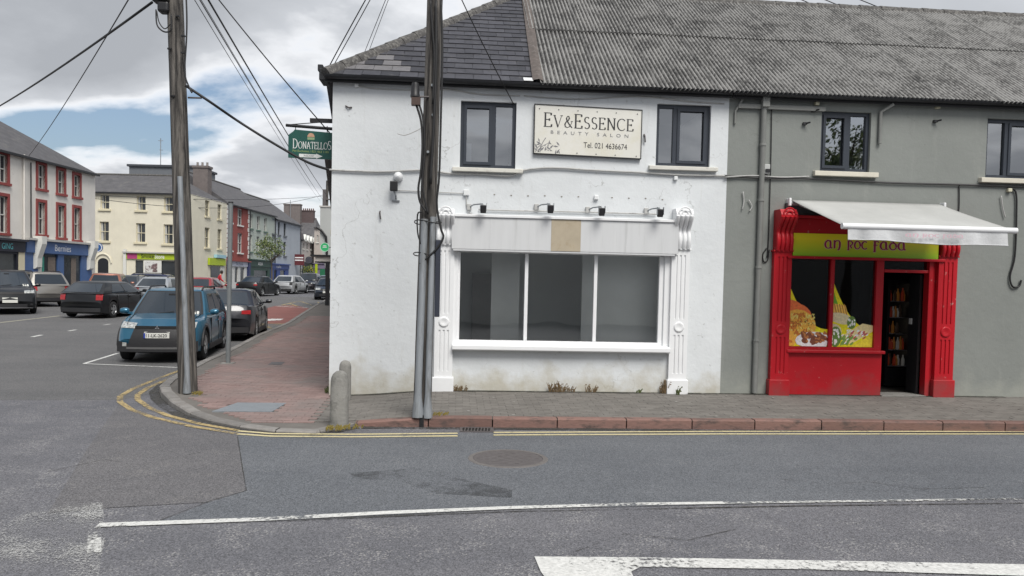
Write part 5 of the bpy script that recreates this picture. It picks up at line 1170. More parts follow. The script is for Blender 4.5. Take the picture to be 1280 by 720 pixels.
def gable_roof(par, L, dep, ze, rh, m, over=.25, hipr=0, hipl=0, wallm=None, flat=False):
    b = MB(); y0, ym, y1 = -over, dep / 2, dep + over; k = rh / (dep / 2); zo = ze - over * k * .3
    b.poly([(-.02, y0, zo), (L + .02, y0, zo), (L - hipr, ym, ze + rh), (hipl, ym, ze + rh)]); b.poly([(-.02, y1, zo), (hipl, ym, ze + rh), (L - hipr, ym, ze + rh), (L + .02, y1, zo)])
    b.poly([(-.02, y0, zo), (hipl, ym, ze + rh), (-.02, y1, zo)]); b.poly([(L + .02, y0, zo), (L + .02, y1, zo), (L - hipr, ym, ze + rh)])
    ro = b.build('roof', m, par, local=True)
    b = MB(); b.box(0, L, -over - .06, -over + .04, zo - .1, zo + .02); b.box(0, L, -over + .04, .0, zo - .06, zo - .01); b.build('gutter', GUTTER, par, local=True)
    b = MB(); b.tube([(hipl, ym, ze + rh), (L - hipr, ym, ze + rh)], .12, 6); b.build('ridge', CAPT, ro, local=True)
    return ro
def chimney(par, u, y, z0, z1, w_=1.0, d_=.6, pots=4, m=None, potm=None):
    b = MB(); b.box(u - w_ / 2, u + w_ / 2, y - d_ / 2, y + d_ / 2, z0, z1 - .2); b.box(u - w_ / 2 - .08, u + w_ / 2 + .08, y - d_ / 2 - .08, y + d_ / 2 + .08, z1 - .2, z1)
    c_ = b.build('chimney', m, par, local=True)
    for i in range(pots):
        x = u - w_ / 2 + w_ * (i + .5) / pots; b = MB(); b.lathe([(.12, 0), (.10, .3), (.12, .34), (.1, .36)], (x, y, z1), n=8); b.build('chimney_pot', potm or m, c_, local=True)
def house(name, label, A, B, ze, dep, rh, wm, wins, fm, shop=None, surround=None, hipr=0, hipl=0, sillm=None, group=None, roof=True, sw=.12, extra_holes=(), curtain=True, rend=True):
    F = Face(A, B); gz = min(G(A[1]), G(B[1])); root = thing(name, label, 'building', (A[0], A[1], 0), F.rz, group)
    rects = [F.rect(*w_) for w_ in wins]; b = MB(); wall_holes(b, 0, F.L, gz - .5, ze, rects + list(extra_holes), .16)
    b.poly([(0, 0, gz - .5), (0, 0, ze), (0, dep, ze), (0, dep, gz - .5)]); (b.poly([(F.L, 0, gz - .5), (F.L, dep, gz - .5), (F.L, dep, ze), (F.L, 0, ze)]) if rend else None); b.poly([(0, dep, gz - .5), (0, dep, ze), (F.L, dep, ze), (F.L, dep, gz - .5)])
    b.build('wall', wm, root, local=True)
    for r in rects: sash(root, r, fm, surround=surround, sw=sw, sillm=sillm, curtain=curtain)
    if roof: gable_roof(root, F.L, dep, ze, rh, ROOFSL, hipr=hipr, hipl=hipl)
    return root, F
LB = -27.0
def LP(dep): return CL(LB, dep)
CREAM = renderwall('cream_render', (.68, .64, .52), (.50, .47, .39), (.45, .42, .34), crack=.3)
OFFW = renderwall('offwhite_render', (.72, .69, .64), (.50, .47, .43), (.45, .43, .40), crack=.3)
REDS = mat('brick_red_paint', (.25, .055, .05), .7, .1, 3)
WFR = mat('white_sash', (.62, .62, .58), .6, .05); CRS = mat('cream_stone', (.60, .55, .40), .8, .05)
BLUEP = mat('shop_blue', (.06, .115, .26), .5, .08, 2); NAVY = mat('shop_navy', (.02, .03, .10), .5, .1)
def dface(F, px, py): return F.hit(px, py)
def at_depth(px): return LB * 970 / (px - 640)
# --- building with red windows, blue shop
A, B = LP(30), LP(50.2)
b1, F1 = house('red_window_building', 'off-white three storey building with brick red window surrounds and blue shopfront', A, B, Face(A, B).hit(80, 207.5)[1], 9, 3.4, OFFW,
    [(-3, 193, 9, 228), (47, 206, 56, 236), (72, 213, 80, 242), (92, 219, 99.5, 246), (-3, 245, 9, 291), (47, 253, 56, 293), (72, 257, 80, 297), (92, 260, 99.5, 300), (-42, 178, -26, 218), (-42, 238, -26, 285)], WFR, surround=REDS, sw=.17, hipr=6.5)
def lbox(F, par, name, px0, py0, px1, py1, d0, d1, m, bev=0, zlo=None):
    u0, u1, z0, z1 = F.rect(px0, py0, px1, py1); b = MB(); b.box(u0, u1, -d1, -d0, z0 if zlo is None else zlo, z1); return b.build(name, m, par, local=True, bevel=bev)
gb = G(F1.A.y + 15)
def shopfront(F, par, pxa, pxb, pyt, pyb, pyw, m, lights, zbase, text=None, textm=None, corn=None, pil=None, fasm=None):
    """fascia pyt..pyb, glazing from pyw down to the riser; lights = list of (px0, px1)"""
    u0, u1, zf0, zf1 = F.rect(pxa, pyt, pxb, pyb); zw = F.hit((pxa + pxb) / 2, pyw)[1]
    hl = [(F.hit(a_, pyw)[0], F.hit(c_, pyw)[0], zbase + .55, zw) for a_, c_ in lights]
    b = MB(); wall_holes(b, u0, u1, zbase - .3, zf0, hl, .1, y=-.12); b.poly([(u0, -.12, zbase - .3), (u0, -.12, zf0), (u0, 0, zf0), (u0, 0, zbase - .3)]); b.poly([(u1, -.12, zbase - .3), (u1, 0, zbase - .3), (u1, 0, zf0), (u1, -.12, zf0)]); sf_ = b.build('shopfront', m, par, local=True)
    b = MB(); b.box(u0, u1, -.22, .0, zf0, zf1); b.build('fascia', fasm or m, sf_, local=True)
    b = MB(); b.box(u0 - .05, u1 + .05, -.38, .0, zf1 + .002, zf1 + .12); b.build('cornice', corn or m, sf_, local=True)
    for h in hl:
        b = MB(); b.poly([(h[0], -.03, h[2]), (h[1], -.03, h[2]), (h[1], -.03, h[3]), (h[0], -.03, h[3])]); b.build('pane', FGL, sf_, local=True)
    if text:
        s_, ta, tb_2, tm = text; ua, ub = F.hit(ta, (pyt + pyb) / 2)[0], F.hit(tb_2, (pyt + pyb) / 2)[0]; font_text(s_, (ua + ub) / 2, (zf0 + zf1) / 2, ub - ua, (zf1 - zf0) * .55, -.226, tm, sf_, 'lettering', lambda x, y, z: Vector((x, y, z)))
    return sf_, u0, u1, zf0, zf1, zw
WLET = mat('white_letter', (.7, .7, .7), .5, .03); CYL = mat('cyan_letter', (.12, .45, .48), .5, .05); BLET = mat('black_letter', (.02, .02, .02), .5, .03)
STOB = mat('pale_cornice', (.42, .41, .39), .8, .1)
s1, u0, u1, zf0, zf1, zw = shopfront(F1, b1, 28.5, 112.5, 303, 317.5, 318.5, BLUEP, [(45, 70), (77.5, 99.5)], gb, ('Bernies', 64, 84, WLET), corn=STOB)
for px in (42, 108.5):
    u = F1.hit(px, 310)[0]; b = MB(); b.ext([(u - .22, -.2, zf0 - .9), (u - .22, -.34, zf0 - .8), (u - .22, -.36, zf0 - .3), (u - .22, -.62, zf0 + .5), (u - .22, -.62, zf1 + .25), (u - .22, -.1, zf1 + .25), (u - .22, -.1, zf0 - .9)], (.44, 0, 0)); b.build('console_bracket', WFR, s1, local=True)
for a_, c_, m_ in ((59, 68, mat('stone_print', (.17, .14, .12), .9, .3, 12)), (51.5, 54, mat('green_post', (.05, .3, .22), .6)), (46, 51, WFR), (88, 94, MATS['stone_print'])):
    ua, ub = F1.hit(a_, 330)[0], F1.hit(c_, 330)[0]; b = MB(); b.box(ua, ub, -.055, -.035, gb + .6, zw - .15); b.build('window_display', m_, s1, local=True)
DKW = mat('dark_pub_paint', (.016, .018, .03), .5, .1)
s0, *_r = shopfront(F1, b1, -60, 27, 299, 313, 316, DKW, [(-30, 18)], gb, ('GING', -3, 11, CYL), corn=mat('dark_cornice', (.03, .03, .04), .6))
lbox(F1, s0, 'cream_pillar', 20, 314, 27.5, 360, .13, .16, CRS)
u = F1.hit(28, 250)[0]; b = MB(); b.tube([(u, -.1, gb + 2.8), (u, -.1, F1.hit(36, 195)[1])], .05, 8); b.build('downpipe', OFFW, b1, local=True)
u = F1.hit(36.5, 250)[0]; b = MB(); b.tube([(u, -.1, gb + 3), (u, -.1, F1.hit(36, 203)[1])], .035, 6); b.build('cable', CABLE, b1, local=True)
# --- cream corner building: front and side
dC = 65.0
cF0, cF1 = CL(-44, dC), CL(LB, dC)
Fa = Face(cF0, cF1); ze = Fa.hit(180, 241)[1]
doorR = Fa.rect(122.5, 322.5, 135.5, 366)
b2, F2 = house('cream_corner_building', 'cream three storey corner building with smoke shop and arched black door', cF0, cF1, ze, 8.2, 1.95, CREAM,
    [(125.5, 243.5, 136.5, 261.5), (171, 245, 182, 263), (205, 246, 216, 264.5), (124.5, 277, 136, 301.5), (170, 279, 181.5, 303), (204.5, 280.5, 216, 305)], CRS, hipr=3.0, surround=None, sillm=CRS, sw=.12, rend=False)
b = MB(); zd0, zd1 = G(F2.A.y) - .1, doorR[3]; um = (doorR[0] + doorR[1]) / 2; hw = (doorR[1] - doorR[0]) / 2
pts_ = [(um - hw, -.03, zd0), (um + hw, -.03, zd0), (um + hw, -.03, zd1 - .35)] + [(um + hw * math.cos(t), -.03, zd1 - .35 + .35 * math.sin(t)) for t in [math.pi * i / 10 for i in range(1, 10)]] + [(um - hw, -.03, zd1 - .35)]
b.ext(pts_, (0, .04, 0)); dr = b.build('door', mat('black_door_paint', (.015, .016, .02), .4), b2, local=True)
b = MB(); b.tube([(um + (hw + .25) * math.cos(t), -.05, zd1 - .4 + .75 * math.sin(t)) for t in [math.pi * i / 12 for i in range(13)]], .07, 6); b.build('door_arch', CREAM, dr, local=True)
LIME = mat('lime_fascia', (.36, .46, .02), .5, .05); MAG = mat('magenta_fascia', (.38, .05, .17), .5, .1)
s2, u0, u1, zf0, zf1, zw = shopfront(F2, b2, 156, 237, 317, 324.5, 326, CREAM, [(170, 180), (197, 234)], G(F2.A.y), None, corn=STOB, fasm=LIME)
b = MB(); ua, ub = F2.hit(160.5, 320)[0], F2.hit(173, 320)[0]; b.box(ua, ub, -.228, -.223, zf0 + .02, zf1 - .02); b.build('fascia_panel', MAG, s2, local=True)
for s_, a_, c_, m_ in (('Smoke', 178, 194, BLET), ('Store', 195, 207, WLET)):
    ua, ub = F2.hit(a_, 320)[0], F2.hit(c_, 320)[0]; font_text(s_, (ua + ub) / 2, (zf0 + zf1) / 2, ub - ua, (zf1 - zf0) * .7, -.226, m_, s2, 'lettering', lambda x, y, z: Vector((x, y, z)), bold=.02)
ua, ub = F2.hit(156, 330)[0], F2.hit(159.5, 330)[0]; b = MB(); b.box(ua, ub, -.3, -.12, G(F2.A.y) - .2, zf1 + .3); b.build('pilaster', WFR, s2, local=True)
ua, ub = F2.hit(181, 335)[0], F2.hit(203, 335)[0]; b = MB(); b.box(ua, ub, -.2, -.122, G(F2.A.y) + .5, zw); b.build('poster_board', WFR, s2, local=True)
ua, ub = F2.hit(183, 335)[0], F2.hit(198, 335)[0]; b = MB(); b.box(ua, ub, -.21, -.2, F2.hit(190, 340)[1], F2.hit(190, 327)[1]); b.build('poster', mat('brown_poster', (.14, .09, .09), .5, .8, 3, dirt=(.6, .6, .58), dscale=1.2, dlo=.5, dhi=.55), s2, local=True)
# right-hand face of the cream building (its own windows and shop, same building)
Fs = Face(cF1, LP(73.2))
# side face is lapped onto the wall 3 cm proud, built in the same root through world->local transform
M2 = (Matrix.Translation((cF0[0], cF0[1], 0)) @ Matrix.Rotation(F2.rz, 4, 'Z')).inverted() @ (Matrix.Translation((cF1[0], cF1[1], 0)) @ Matrix.Rotation(Fs.rz, 4, 'Z'))
rects = [Fs.rect(*w_) for w_ in [(256.5, 250.5, 262, 270.5), (272, 255.5, 277, 274), (256, 284.5, 262, 309.5), (272, 286.5, 277, 311)]]
b = MB(); wall_holes(b, 0, Fs.L, G(60) - .5, ze, rects, .16, y=-.0)
sw_ = b.mesh('side_wall', CREAM); so_ = bpy.data.objects.new('side_wall', sw_); COL.objects.link(so_); so_.parent = b2; so_.matrix_basis = M2
for r in rects: sash(b2, r, CRS, sillm=CRS, sw=.1, mloc=M2)
ua, ub, z0_, z1_ = Fs.rect(259.5, 323, 279.5, 331.5); b = MB(); b.box(ua, ub, -.2, -.03, z0_, z1_); b.build('side_fascia', LIME, so_, local=True)
ua, ub, z0_, z1_ = Fs.rect(267, 318.5, 279, 322.5); b = MB(); b.box(ua, ub, -.3, -.03, z0_, z1_); b.build('side_banner', mat('sky_banner', (.3, .5, .58), .5, .1), so_, local=True)
ua, ub, z0_, z1_ = Fs.rect(263, 333, 274, 352); b = MB(); b.box(ua, ub, -.06, -.03, G(68) + .4, z1_); b.build('side_window', FGL, so_, local=True)
ua, ub, z0_, z1_ = Fs.rect(274.5, 333, 279.5, 356); b = MB(); b.box(ua, ub, -.08, -.03, G(68), z1_); b.build('side_door', WFR, so_, local=True)
STK = mat('chimney_render', (.15, .13, .125), .9, .2, 3); POT = mat('chimney_pot_grey', (.22, .2, .19), .9, .2)
# big chimney above the corner building and flat roofed block behind it
p_ = PD(253, 225, 72); q_ = PD(253, 208, 72); rt_ = thing('roof_stack', 'broad dark chimney stack with three pots above the cream corner building', 'chimney', (p_.x, p_.y, ze), -YAW)
chimney(rt_, 0, 0, 0, q_.z - ze, 1.35, 1.0, 3, STK, POT)
p_ = PD(192, 216, 92); q_ = PD(192, 206, 92); rt_ = thing('flat_roof_block', 'dark grey flat roofed block rising behind the cream building', 'building', (p_.x, p_.y, 0), -YAW)
b = MB(); b.box(-2.9, 5, 0, 6, 6, q_.z - .25); b.build('wall', mat('grey_cladding', (.13, .14, .155), .7, .1), rt_, local=True)
b = MB(); b.box(-3.1, 5.2, -.2, 6.2, q_.z - .25, q_.z); b.build('roof_edge', mat('dark_trim', (.05, .055, .065), .6), rt_, local=True)
b = MB(); b.tube([(.6, .5, q_.z), (.6, .5, q_.z + 3.2)], .05, 6); b.box(.3, .9, .47, .53, q_.z + 2.9, q_.z + 2.95); b.box(.45, .85, .47, .53, q_.z + 1.8, q_.z + 1.86); b.build('aerial', STEELG, rt_, local=True)
# --- red, green and blue-grey houses further on
REDH = renderwall('red_house_paint', (.27, .078, .068), (.2, .075, .07), (.2, .08, .07)); GRNH = renderwall('sage_house_paint', (.40, .44, .40), (.3, .32, .29), (.3, .3, .28)); BLUH = renderwall('bluegrey_house_paint', (.36, .39, .43), (.28, .29, .31), (.28, .28, .28))
QW = mat('quoin_white', (.6, .6, .58), .7, .05)
g3 = 'terraced houses further along the left side of the street'
def zeav(F, px, py): return F.hit(px, py)[1]
A, B = LP(73.2), LP(79.5); b3, F3 = house('terraced_house', 'brick red three storey house with white quoins and tall cream windows', A, B, zeav(Face(A, B), 296, 257), 8, 2.9, REDH, [(297, 261, 303, 281.5), (297, 291.5, 303, 316), (285.5, 257, 290, 278), (285.5, 289, 290, 313)], QW, sw=.1, group=g3)
for k in range(11):
    u = F3.L - (.34 if k % 2 else .5); b = MB(); b.box(u, F3.L - .01, -.04, 0, 3.6 + k * .45, 3.98 + k * .45); b.build('quoin', QW, b3, local=True)
    b = MB(); b.box(.01, .34 if k % 2 else .5, -.04, 0, 3.6 + k * .45, 3.98 + k * .45); b.build('quoin', QW, b3, local=True)
shopfront(F3, b3, 283.5, 309.5, 327, 333, 334, QW, [(292, 296), (299, 304)], G(78), ('The Store', 292, 301, NAVY), corn=REDH, fasm=mat('mauve_fascia', (.42, .44, .52), .6))
for a_ in (283.5, 308.5): u = F3.hit(a_, 335)[0]; b = MB(); b.box(u - .3, u + .3, -.3, -.12, G(78), F3.hit(296, 326)[1]); b.build('pilaster', NAVY, b3, local=True)
A, B = LP(79.5), LP(88); b4, F4 = house('terraced_house', 'sage green three storey house with dark green shopfront', A, B, zeav(Face(A, B), 323, 264.5), 8, 2.9, GRNH, [(311.7, 267.5, 315.7, 285.5), (321, 270, 324.8, 287.5), (330, 272.5, 333.4, 289.5), (311.5, 293.5, 315.3, 314.5), (320.7, 295.5, 324.3, 315), (329.7, 297, 333, 316)], WFR, sw=.1, group=g3, sillm=mat('teal_sill', (.10, .16, .13), .7))
shopfront(F4, b4, 310.5, 336.5, 326, 333.5, 338, mat('bottle_green', (.012, .045, .032), .5, .1), [(316, 333)], G(84), ('ASIA', 320, 326, WLET))
A, B = LP(88), LP(98.5); b5, F5 = house('terraced_house', 'pale blue grey three storey house behind the street tree', A, B, zeav(Face(A, B), 348, 274.5), 8, 2.9, BLUH, [(340.2, 275.5, 343.3, 292), (347.3, 277.5, 350.2, 293.5), (354.6, 279, 357.6, 295), (340, 300, 343, 318), (347, 301.5, 350, 319), (354.5, 302.5, 357.5, 320)], mat('dark_sash', (.1, .11, .12), .6), sw=.1, group=g3)
shopfront(F5, b5, 337, 359.5, 331, 336, 338, mat('royal_blue', (.03, .06, .22), .5, .1), [(341, 345), (349, 355)], G(93), ('cafe', 343, 349, WLET))
for F_, r_ in ((F3, b3), (F4, b4), (F5, b5)):
    b = MB(); b.tube([(F_.L - .06, -.09, G(80) + .1), (F_.L - .06, -.09, zeav(F3, 296, 257) - .2)], .045, 6); b.build('downpipe', BLACKP, r_, local=True)
# low houses then a taller rendered one with chimney stacks
GRYH = mat('grey_house_render', (.33, .33, .32), .9, .1, 1); PNKH = mat('pinkish_render', (.46, .42, .39), .9, .08, 1); PALH = mat('pale_house_render', (.5, .5, .5), .9, .06, 1)
LQ = lambda px, dep: CL((px - 640) / 970 * dep, dep)
A, B = LQ(360, 99), LQ(376.5, 110); b6, F6 = house('low_house', 'low grey rendered house with zigzag bargeboards beyond the blue grey house', A, B, zeav(Face(A, B), 368, 296), 8, 2.6, GRYH, [(362.5, 303, 364.5, 318), (367.5, 304, 369.5, 318), (372.5, 304, 374.5, 318)], WFR, sw=.08)
A, B = LQ(376.5, 110), LQ(392, 122); b7, F7 = house('low_house', 'low pinkish white house with small gables beyond the grey rendered one', A, B, zeav(Face(A, B), 384, 301), 8, 2.2, PNKH, [(378.5, 304, 380.3, 311), (383, 304, 384.8, 312), (387.5, 304, 389.3, 312)], WFR, sw=.08)
for F_, r_, n_ in ((F6, b6, 5), (F7, b7, 4)):
    zz_ = zeav(F_, 368 if r_ is b6 else 384, 297 if r_ is b6 else 302)
    for k in range(n_):
        u = F_.L * (k + .5) / n_; hw_ = F_.L / n_ / 2; b = MB(); b.ext([(u - hw_ * .8, -.32, zz_ - .1), (u + hw_ * .8, -.32, zz_ - .1), (u, -.32, zz_ + .9)], (0, .8, 0)); b.build('dormer_gable', WFR if r_ is b7 else mat('dark_barge', (.06, .055, .06), .8), r_, local=True)
shopfront(F6, b6, 360.5, 376, 330, 335, 337, PALH, [(367, 369.5), (371.5, 374.5)], G(104), None)
shopfront(F7, b7, 377, 391.5, 329, 334, 336, DKW, [(380, 389)], G(116), None)
A, B = LQ(372, 140), LQ(394, 140); b8, F8 = house('tall_gable_house', 'tall grey brown house with chimney stacks rising behind the low houses', CL(*(((349 - 640) / 970 * 135, 135))), LQ(393, 135), zeav(Face(LQ(349, 135), LQ(393, 135)), 370, 298), 9, 3.8, mat('brown_house', (.2, .17, .15), .9, .1), [], WFR, hipr=1)
z1_ = zeav(F8, 360, 253); z2_ = zeav(F8, 378, 260.5)
chimney(b8, F8.hit(360, 260)[0], 3, 8, z1_, 2.9, 1.2, 0, mat('grey_stack', (.16, .14, .135), .9, .15)); chimney(b8, F8.hit(378, 262)[0], 4, 8, z2_, 2.1, 1., 6, mat('red_stack', (.10, .075, .075), .9, .15), mat('red_pots', (.12, .06, .05), .9))
b = MB(); u = F8.hit(359, 250)[0]; b.tube([(u, 2, z1_ - 3), (u, 2, z1_ + .6)], .05, 5); b.build('aerial', STEELG, b8, local=True)
A, B = LQ(391.5, 118), LQ(409, 118); b9, F9 = house('end_house', 'pinkish grey house end closing the view down the street', A, LQ(416, 118), zeav(Face(A, B), 400, 284.5), 9, .6, mat('pink_grey_render', (.40, .36, .33), .9, .08), [(396, 294, 398, 303), (402, 296, 404, 304)], WFR, sw=.08)
shopfront(F9, b9, 392, 415, 330, 336, 337, mat('purple_green_shop', (.16, .14, .2), .6, .3, .5), [(401, 408)], G(118), None)
lbox(F9, b9, 'yellow_banner', 394.5, 329, 397.5, 345, .3, .36, LIME); lbox(F9, b9, 'green_shop_panel', 400.5, 331, 407.5, 347, .13, .2, mat('shop_green', (.02, .14, .07), .5))
# nearer light grey gable on the right-hand row, pub canopy with post, round green sign, far pole
A, B = LQ(398.5, 62), LQ(430, 62); gb_ = thing('grey_gable_house', 'light grey rendered gable with a flat parapet beside the corner building', 'building', (*A, 0), Face(A, B).rz)
Fg = Face(A, B); zt_ = Fg.hit(406, 259)[1]; zb_ = Fg.hit(406, 296)[1]
b = MB(); b.ext([(0.0, 0, zb_ - .3), (1.0, 0, G(62) - .3), (6, 0, G(62) - .3), (6, 0, zt_ - .1), (1.2, 0, zt_), (.0, 0, zt_)], (0, 7, 0)); b.build('wall', mat('light_grey_render', (.38, .39, .38), .9, .06, 1), gb_, local=True)
b = MB(); b.box(-.06, 6.1, -.06, 7.1, zt_ + .002, zt_ + .12); b.build('parapet_coping', STOB, gb_, local=True)
b = MB(); P = [Fg.hit(396, 284), Fg.hit(402, 288), Fg.hit(408, 296), Fg.hit(409, 312), Fg.hit(409, 345)]; b.tube([(u, -.12, z_) for u, z_ in P], .1, 6); b.build('black_downpipe', BLACKP, gb_, local=True)
p_ = on_z(409, 381.5, .13); pd_ = (p_ - EYE).dot(fwd)
cn = thing('shop_canopy', 'black framed shop canopy with pale fascia on a dark square post', 'canopy', (p_.x, p_.y, G(p_.y) + .1))
a_ = PD(409.5, 327, pd_); b = MB(); b.box(p_.x - .1, p_.x + .1, p_.y - .1, p_.y + .1, G(p_.y), a_.z); b.build('post', BLACKP, cn)
c1 = PD(395, 324, pd_); c2 = PD(418, 324, pd_); b = MB(); b.box(c1.x, c2.x, p_.y - .1, p_.y + 2.2, a_.z, a_.z + .26); b.build('canopy_fascia', mat('pale_fascia', (.42, .40, .37), .7, .1), cn)
b = MB(); b.box(c1.x - .25, c2.x, p_.y - .2, p_.y + 2.3, a_.z + .262, a_.z + .36); b.build('canopy_roof', BLACKP, cn)
b = MB(); b.box(c1.x - .02, c2.x, p_.y - .12, p_.y + 2.2, a_.z - .07, a_.z - .003); b.build('canopy_edge', BLACKP, cn)
q_ = PD(406, 309, pd_ + 4); gs = thing('round_green_sign', 'round green projecting sign with white rim on the far shops', 'sign', tuple(q_))
b = MB(); b.lathe([(.0, -.04), (.24, -.04), (.24, .04), (0, .04)], q_, 'y', 24); b.build('disc', mat('bright_green', (.03, .32, .12), .4, emit=.1), gs)
b = MB(); b.lathe([(.24, .05), (.24, -.05), (.27, -.05), (.27, .05)], q_, 'y', 24, caps=False); b.build('rim', mat('mint_rim', (.4, .65, .5), .5), gs)
b = MB(); b.box(q_.x - .1, q_.x + .1, q_.y - .046, q_.y - .041, q_.z + .06, q_.z + .1); b.box(q_.x - .12, q_.x + .12, q_.y - .046, q_.y - .041, q_.z - .02, q_.z + .02); b.build('mark', WLET, gs)
b = MB(); b.tube([q_ + Vector((.25, 0, 0)), q_ + Vector((1.2, 0, .05))], .03, 6); b.build('arm', BLACKP, gs)
p_ = PD(408.5, 280, 96); t_ = PD(408.5, 226, 96); fp = thing('utility_pole', 'far utility pole with cross arms and box above the light grey gable', 'utility pole', (p_.x, p_.y, G(p_.y)))
b = MB(); b.tube([(p_.x, p_.y, G(p_.y)), (p_.x, p_.y, t_.z)], .16, 8); b.build('shaft', WOOD, fp, smooth=60)
a_, c_ = PD(406, 258, 95.7), PD(406, 237, 95.7); b = MB(); b.box(a_.x - .25, a_.x + .15, a_.y - .2, a_.y + .2, a_.z, c_.z); b.box(a_.x - .1, a_.x + .9, a_.y - .1, a_.y + .1, a_.z + .8, a_.z + .95); b.build('equipment_box', IRON, fp)
# round blue projecting plaque on the cream building
q_ = PD(122.5, 309.5, 60); bs = thing('round_blue_sign', 'round blue projecting sign with white ring on the cream building', 'sign', tuple(q_))
b = MB(); b.lathe([(0, -.05), (.36, -.05), (.36, .05), (0, .05)], q_, 'y', 24); b.build('disc', mat('sign_blue', (.03, .10, .28), .4), bs)
b = MB(); b.lathe([(.27, -.058), (.27, -.062), (.33, -.062), (.33, -.058)], q_, 'y', 24, caps=False); b.build('ring', WLET, bs)
b = MB(); b.tube([q_ + Vector((-.3, 0, 0)), q_ + Vector((-2.2, .2, .1))], .03, 6); b.build('arm', BLACKP, bs)
# maroon and white shop sign, dark disc, hanging plants far down the street
q_ = PD(374, 325, 96); ms = thing('projecting_sign', 'maroon and white striped projecting sign before the low grey house', 'sign', tuple(q_))
b = MB(); b.box(q_.x - .6, q_.x + .6, q_.y - .05, q_.y + .05, q_.z - .65, q_.z + .7); b.build('board', mat('maroon', (.10, .02, .025), .5), ms)
for z_ in (.22, -.1): b = MB(); b.box(q_.x - .5, q_.x + .5, q_.y - .055, q_.y - .052, q_.z + z_, q_.z + z_ + .14); b.build('stripe', WLET, ms)
b = MB(); b.tube([q_ + Vector((-.6, 0, .5)), q_ + Vector((-2.4, 1, .5))], .03, 6); b.build('arm', BLACKP, ms)
q_ = PD(386, 325, 100); dsn = thing('dark_disc_sign', 'dark grey round sign beside the maroon sign far down the street', 'sign', tuple(q_))
b = MB(); b.lathe([(0, -.05), (.45, -.05), (.45, .05), (0, .05)], q_, 'y', 20); b.build('disc', mat('dark_disc', (.06, .06, .075), .5), dsn)
b = MB(); b.tube([q_ + Vector((0, .0, -.4)), Vector((q_.x, q_.y, G(q_.y)))], .05, 6); b.build('post', BLACKP, dsn)
LEAF = mat('leaf_green', (.09, .13, .05), .7, .4, 4); LEAF2 = mat('leaf_yellowgreen', (.17, .2, .07), .7, .4, 4)
def leafcloud(n, cen, rx, rz2, s_, holes=.0):
    b = MB()
    cl = [(Vector((R.gauss(0, .42), R.gauss(0, .42), R.gauss(0, .42)))) for _ in range(26)]
    for i in range(n):
        c_ = R.choice(cl); d = Vector((R.gauss(0, .17), R.gauss(0, .17), R.gauss(0, .14))) + c_
        if d.length > 1.15: continue
        p = Vector(cen) + Vector((d.x * rx, d.y * rx, d.z * rz2)); a = Vector((R.gauss(0, 1), R.gauss(0, 1), R.gauss(0, 1))).normalized(); t = a.orthogonal().normalized(); u = a.cross(t); k = s_ * R.uniform(.6, 1.3)
        b.poly([p - t * k, p + u * k * .5, p + t * k, p - u * k * .5], 0 if R.random() < .6 else 1)
    return b
tp_ = PD(340, 346, 74); tr = thing('street_tree', 'small light-crowned street tree before the sage green house', 'tree', (tp_.x, tp_.y, G(tp_.y)))
ctr = PD(339.5, 310, 74); tb_3 = Vector((tp_.x, tp_.y, G(tp_.y)))
b = MB(); b.tube([tb_3, tb_3.lerp(ctr, .55), ctr + Vector((0, 0, .2))], [.10, .07, .03], 7)
for k in range(9):
    s_ = tb_3.lerp(ctr, R.uniform(.55, .95)); a = R.uniform(0, 6.28); b.tube([s_, s_ + Vector((math.cos(a) * .7, math.sin(a) * .7, .5)), s_ + Vector((math.cos(a) * 1.2, math.sin(a) * 1.2, 1.1))], [.035, .025, .01], 5)
b.build('trunk', mat('bark', (.09, .075, .06), .9, .2, 9), tr, smooth=60)
leafcloud(1500, ctr, 1.5, 1.25, .10).build('crown', [LEAF, LEAF2], tr)
q_ = PD(384.5, 337, 98); hp = thing('hanging_baskets', 'mass of hanging basket foliage with yellow flowers far down the street', 'plant', tuple(q_))
leafcloud(300, q_, .9, .6, .12).build('foliage', [LEAF, LEAF2], hp); b = leafcloud(50, q_, 1.0, .7, .09); b.m = [0] * len(b.m); b.build('flowers', mat('yellow_flower', (.6, .5, .05), .7), hp)['kind'] = 'stuff'
b = MB(); b.tube([q_ + Vector((0, .1, .5)), Vector((q_.x, q_.y + .1, G(q_.y)))], .05, 6); b.build('post', BLACKP, hp)
